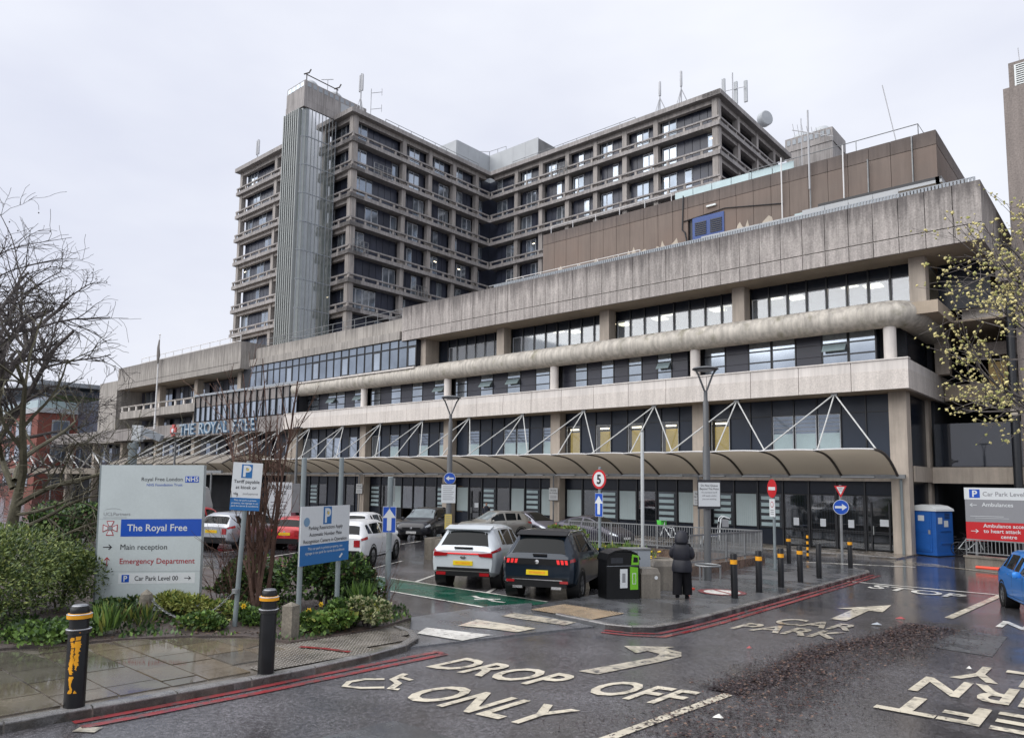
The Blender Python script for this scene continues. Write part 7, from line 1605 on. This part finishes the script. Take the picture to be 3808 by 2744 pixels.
def loft(name, m, parent, B, rings, n=20, wave=0, seed=0, cap=True):
    R = random.Random(seed); V = []; ph = [R.uniform(0, 6.28) for _ in range(4)]
    for (cx, cy, cz, rx, ry) in rings:
        for k in range(n): a = 2 * pi * k / n; f = 1 + wave * (sin(3 * a + ph[0] + cz * 3) + sin(5 * a + ph[1] - cz * 5)); V.append((cx + rx * f * cos(a), cy + ry * f * sin(a), cz))
    fs = [(i * n + k, i * n + (k + 1) % n, i * n + n + (k + 1) % n, i * n + n + k) for i in range(len(rings) - 1) for k in range(n)]
    if cap: fs += [tuple(range(n))[::-1], tuple(range((len(rings) - 1) * n, len(rings) * n))]
    return MB().add(V, fs).build(name, m, parent, B, smooth=True)
def hands(parent, B, wrist, d, m='skin'):
    d = Vector(d).normalized(); s = d.orthogonal().normalized(); b = MB(); w = Vector(wrist); b.tube([w, w + d * .05, w + d * .095], [.024, .038, .034], 8)
    for k in range(4): o = s * (k - 1.5) * .019; b.tube([w + d * .09 + o, w + d * (.13 - .006 * abs(k - 1.5)) + o, w + d * (.165 - .012 * abs(k - 1.4)) + o + d.cross(s) * .02], [.0095, .009, .0075], 6)
    b.tube([w + d * .03 + s * .03, w + d * .065 + s * .055, w + d * .095 + s * .055], [.012, .0105, .009], 6); return b.build('hand', m, parent, B, smooth=True)
# walker in black, seen from behind, hood up (local frame: +y is the walking direction)
pw = (-8.82, 16.55); B = Matrix.Translation((*pw, gz(pw[1]) + .092)) @ Matrix.Rotation(math.atan2(.95, -.35) - pi / 2, 4, 'Z')
t = thing('person', 'person in black hooded coat and wide black trousers walking away past the bin', 'person', (*pw, gz(pw[1])))
J = [((0, 0, .88), .15, .12), ((0, 0, 1.05), .14, .11), ((0, .01, 1.22), .165, .115), ((0, .0, 1.34), .08, .08), ((0, .02, 1.42), .06, .065), ((0, .045, 1.52), .085, .1), ((0, .04, 1.6), .06, .07),
     ((.17, .0, 1.29), .07), ((.23, .02, 1.05), .06), ((.15, .2, .98), .045), ((-.17, .0, 1.29), .07), ((-.235, .0, 1.05), .06), ((-.16, .19, .97), .045),
     ((.09, 0, .82), .1), ((.1, .1, .46), .075), ((.1, .06, .1), .05), ((.1, .16, .04), .04), ((-.09, 0, .82), .1), ((-.1, -.02, .45), .075), ((-.1, -.16, .12), .05), ((-.1, -.08, .045), .04)]
E_ = [(0, 1), (1, 2), (2, 3), (3, 4), (4, 5), (5, 6), (2, 7), (7, 8), (8, 9), (2, 10), (10, 11), (11, 12), (0, 13), (13, 14), (14, 15), (15, 16), (0, 17), (17, 18), (18, 19), (19, 20)]
skin_body('body', 'trousers_black', t, B, J, E_, 0)
loft('coat', 'coat_black', t, B, [(0, -.01, .66, .235, .19), (0, -.01, .72, .245, .2), (0, 0, .85, .235, .19), (0, 0, .92, .215, .165), (0, 0, .945, .205, .155), (0, 0, .97, .222, .17), (0, .0, 1.1, .235, .18), (0, 0, 1.22, .235, .175), (0, 0, 1.31, .2, .15), (0, .01, 1.37, .12, .11), (0, .02, 1.4, .09, .09)], 28, .03, 1)
for s in (1, -1): skin_body('sleeve', 'coat_black', t, B, [((s * .17, 0, 1.28), .095), ((s * .25, 0, 1.05), .085), ((s * .19, .16, .99), .07), ((s * .15, .22, .98), .06)], [(0, 1), (1, 2), (2, 3)], 0); hands(t, B, (s * .14, .23, .98), (-s * .3, 1, 0))
loft('hood', 'coat_black', t, B, [(0, -.02, 1.33, .15, .14), (0, -.04, 1.38, .17, .16), (0, -.03, 1.46, .165, .165), (0, .0, 1.55, .15, .16), (0, .01, 1.61, .115, .125), (0, .01, 1.65, .06, .07), (0, .01, 1.66, .01, .01)], 20, .02, 2)
fr_ = MB(); fr_.tube([(.13 * sin(a), .15 + .02 * cos(a), 1.49 + .13 * cos(a)) for a in [2 * pi * k / 18 for k in range(19)]], .03, 6, False); fr_.build('hood_trim', 'trousers_black', t, B, smooth=True)
loft('trouser_leg', 'trousers_black', t, B, [(.11, .1, .1, .115, .13), (.11, .1, .25, .115, .125), (.1, .08, .5, .12, .125), (.09, .02, .75, .13, .13)], 18, .03, 3); loft('trouser_leg', 'trousers_black', t, B, [(-.1, -.14, .12, .12, .13), (-.1, -.1, .3, .115, .125), (-.1, -.03, .5, .12, .125), (-.09, .0, .75, .13, .13)], 18, .03, 4)
for x, y, z in ((.1, .1, 0), (-.1, -.13, .04)): loft('shoe', 'trousers_black', t, B, [(x, y + .03, z, .045, .125), (x, y + .03, z + .03, .05, .13), (x, y, z + .07, .045, .08), (x, y - .03, z + .11, .04, .05)], 14)
# man standing outside the doors
pm = (-36.6, 39.2); B = Matrix.Translation((*pm, gz(pm[1]) + .07)) @ Matrix.Rotation(math.atan2(-.7, .7) - pi / 2, 4, 'Z')
t = thing('person', 'man with short dark hair and navy jacket standing outside the doors behind the cars', 'person', (*pm, gz(pm[1])))
J2 = [((0, 0, .95), .15, .11), ((0, 0, 1.12), .14, .1), ((0, 0, 1.34), .17, .11), ((0, 0, 1.47), .07, .07), ((0, .0, 1.54), .055, .06), ((0, .02, 1.64), .08, .095), ((0, .02, 1.74), .06, .075), ((.19, 0, 1.4), .065), ((.25, -.02, 1.12), .05), ((.25, .06, .88), .035), ((-.19, 0, 1.4), .065), ((-.25, -.02, 1.12), .05), ((-.25, .06, .88), .035), ((.1, 0, .88), .095), ((.11, .01, .48), .065), ((.11, -.02, .1), .045), ((.12, .1, .04), .04), ((-.1, 0, .88), .095), ((-.11, .01, .48), .065), ((-.11, -.02, .1), .045), ((-.12, .1, .04), .04)]
skin_body('body', 'skin', t, B, J2, E_, 0)
loft('jacket', 'jacket_navy', t, B, [(0, 0, .8, .2, .15), (0, 0, .95, .205, .15), (0, 0, 1.15, .2, .145), (0, 0, 1.35, .225, .15), (0, 0, 1.44, .17, .12), (0, 0, 1.5, .09, .09)], 20, .015, 5)
for s in (1, -1):
    skin_body('sleeve', 'jacket_navy', t, B, [((s * .19, 0, 1.4), .08), ((s * .25, -.02, 1.12), .068), ((s * .25, .06, .9), .052)], [(0, 1), (1, 2)], 0); hands(t, B, (s * .25, .06, .88), (0, .2, -1))
    loft('trouser_leg', 'trousers_black', t, B, [(s * .11, -.01, .06, .075, .085), (s * .11, 0, .48, .08, .09), (s * .1, 0, .85, .11, .12)], 16, .02, 6); loft('shoe', 'trousers_black', t, B, [(s * .12, .05, 0, .045, .13), (s * .12, .05, .04, .05, .13), (s * .12, .0, .1, .045, .06)], 12)
    MB().lathe([(0, -.008), (.011, 0), (0, .008)], 8, c=(s * .032, .108, 1.665)).build('eye', 'sign_black', t, B); MB().lathe([(0, -.03), (.014, -.01), (.014, .015), (0, .03)], 6, c=(s * .083, .02, 1.65)).build('ear', 'skin', t, B)
    tube('backpack_strap', 'sign_black', t, [B @ Vector((s * .1, .13, 1.42)), B @ Vector((s * .11, .165, 1.2))], .02, 5)
MB().add([(0, .112, 1.66), (.014, .112, 1.628), (-.014, .112, 1.628), (0, .138, 1.632)], [(0, 1, 3), (0, 3, 2), (1, 2, 3)]).build('nose', 'skin', t, B); MB().box(-.022, .022, .108, .114, 1.598, 1.604).build('mouth', 'litter_red', t, B)
loft('hair', 'hair_dark', t, B, [(0, -.03, 1.66, .086, .085), (0, -.015, 1.71, .086, .1), (0, 0, 1.75, .075, .09), (0, .0, 1.775, .03, .04)], 16)
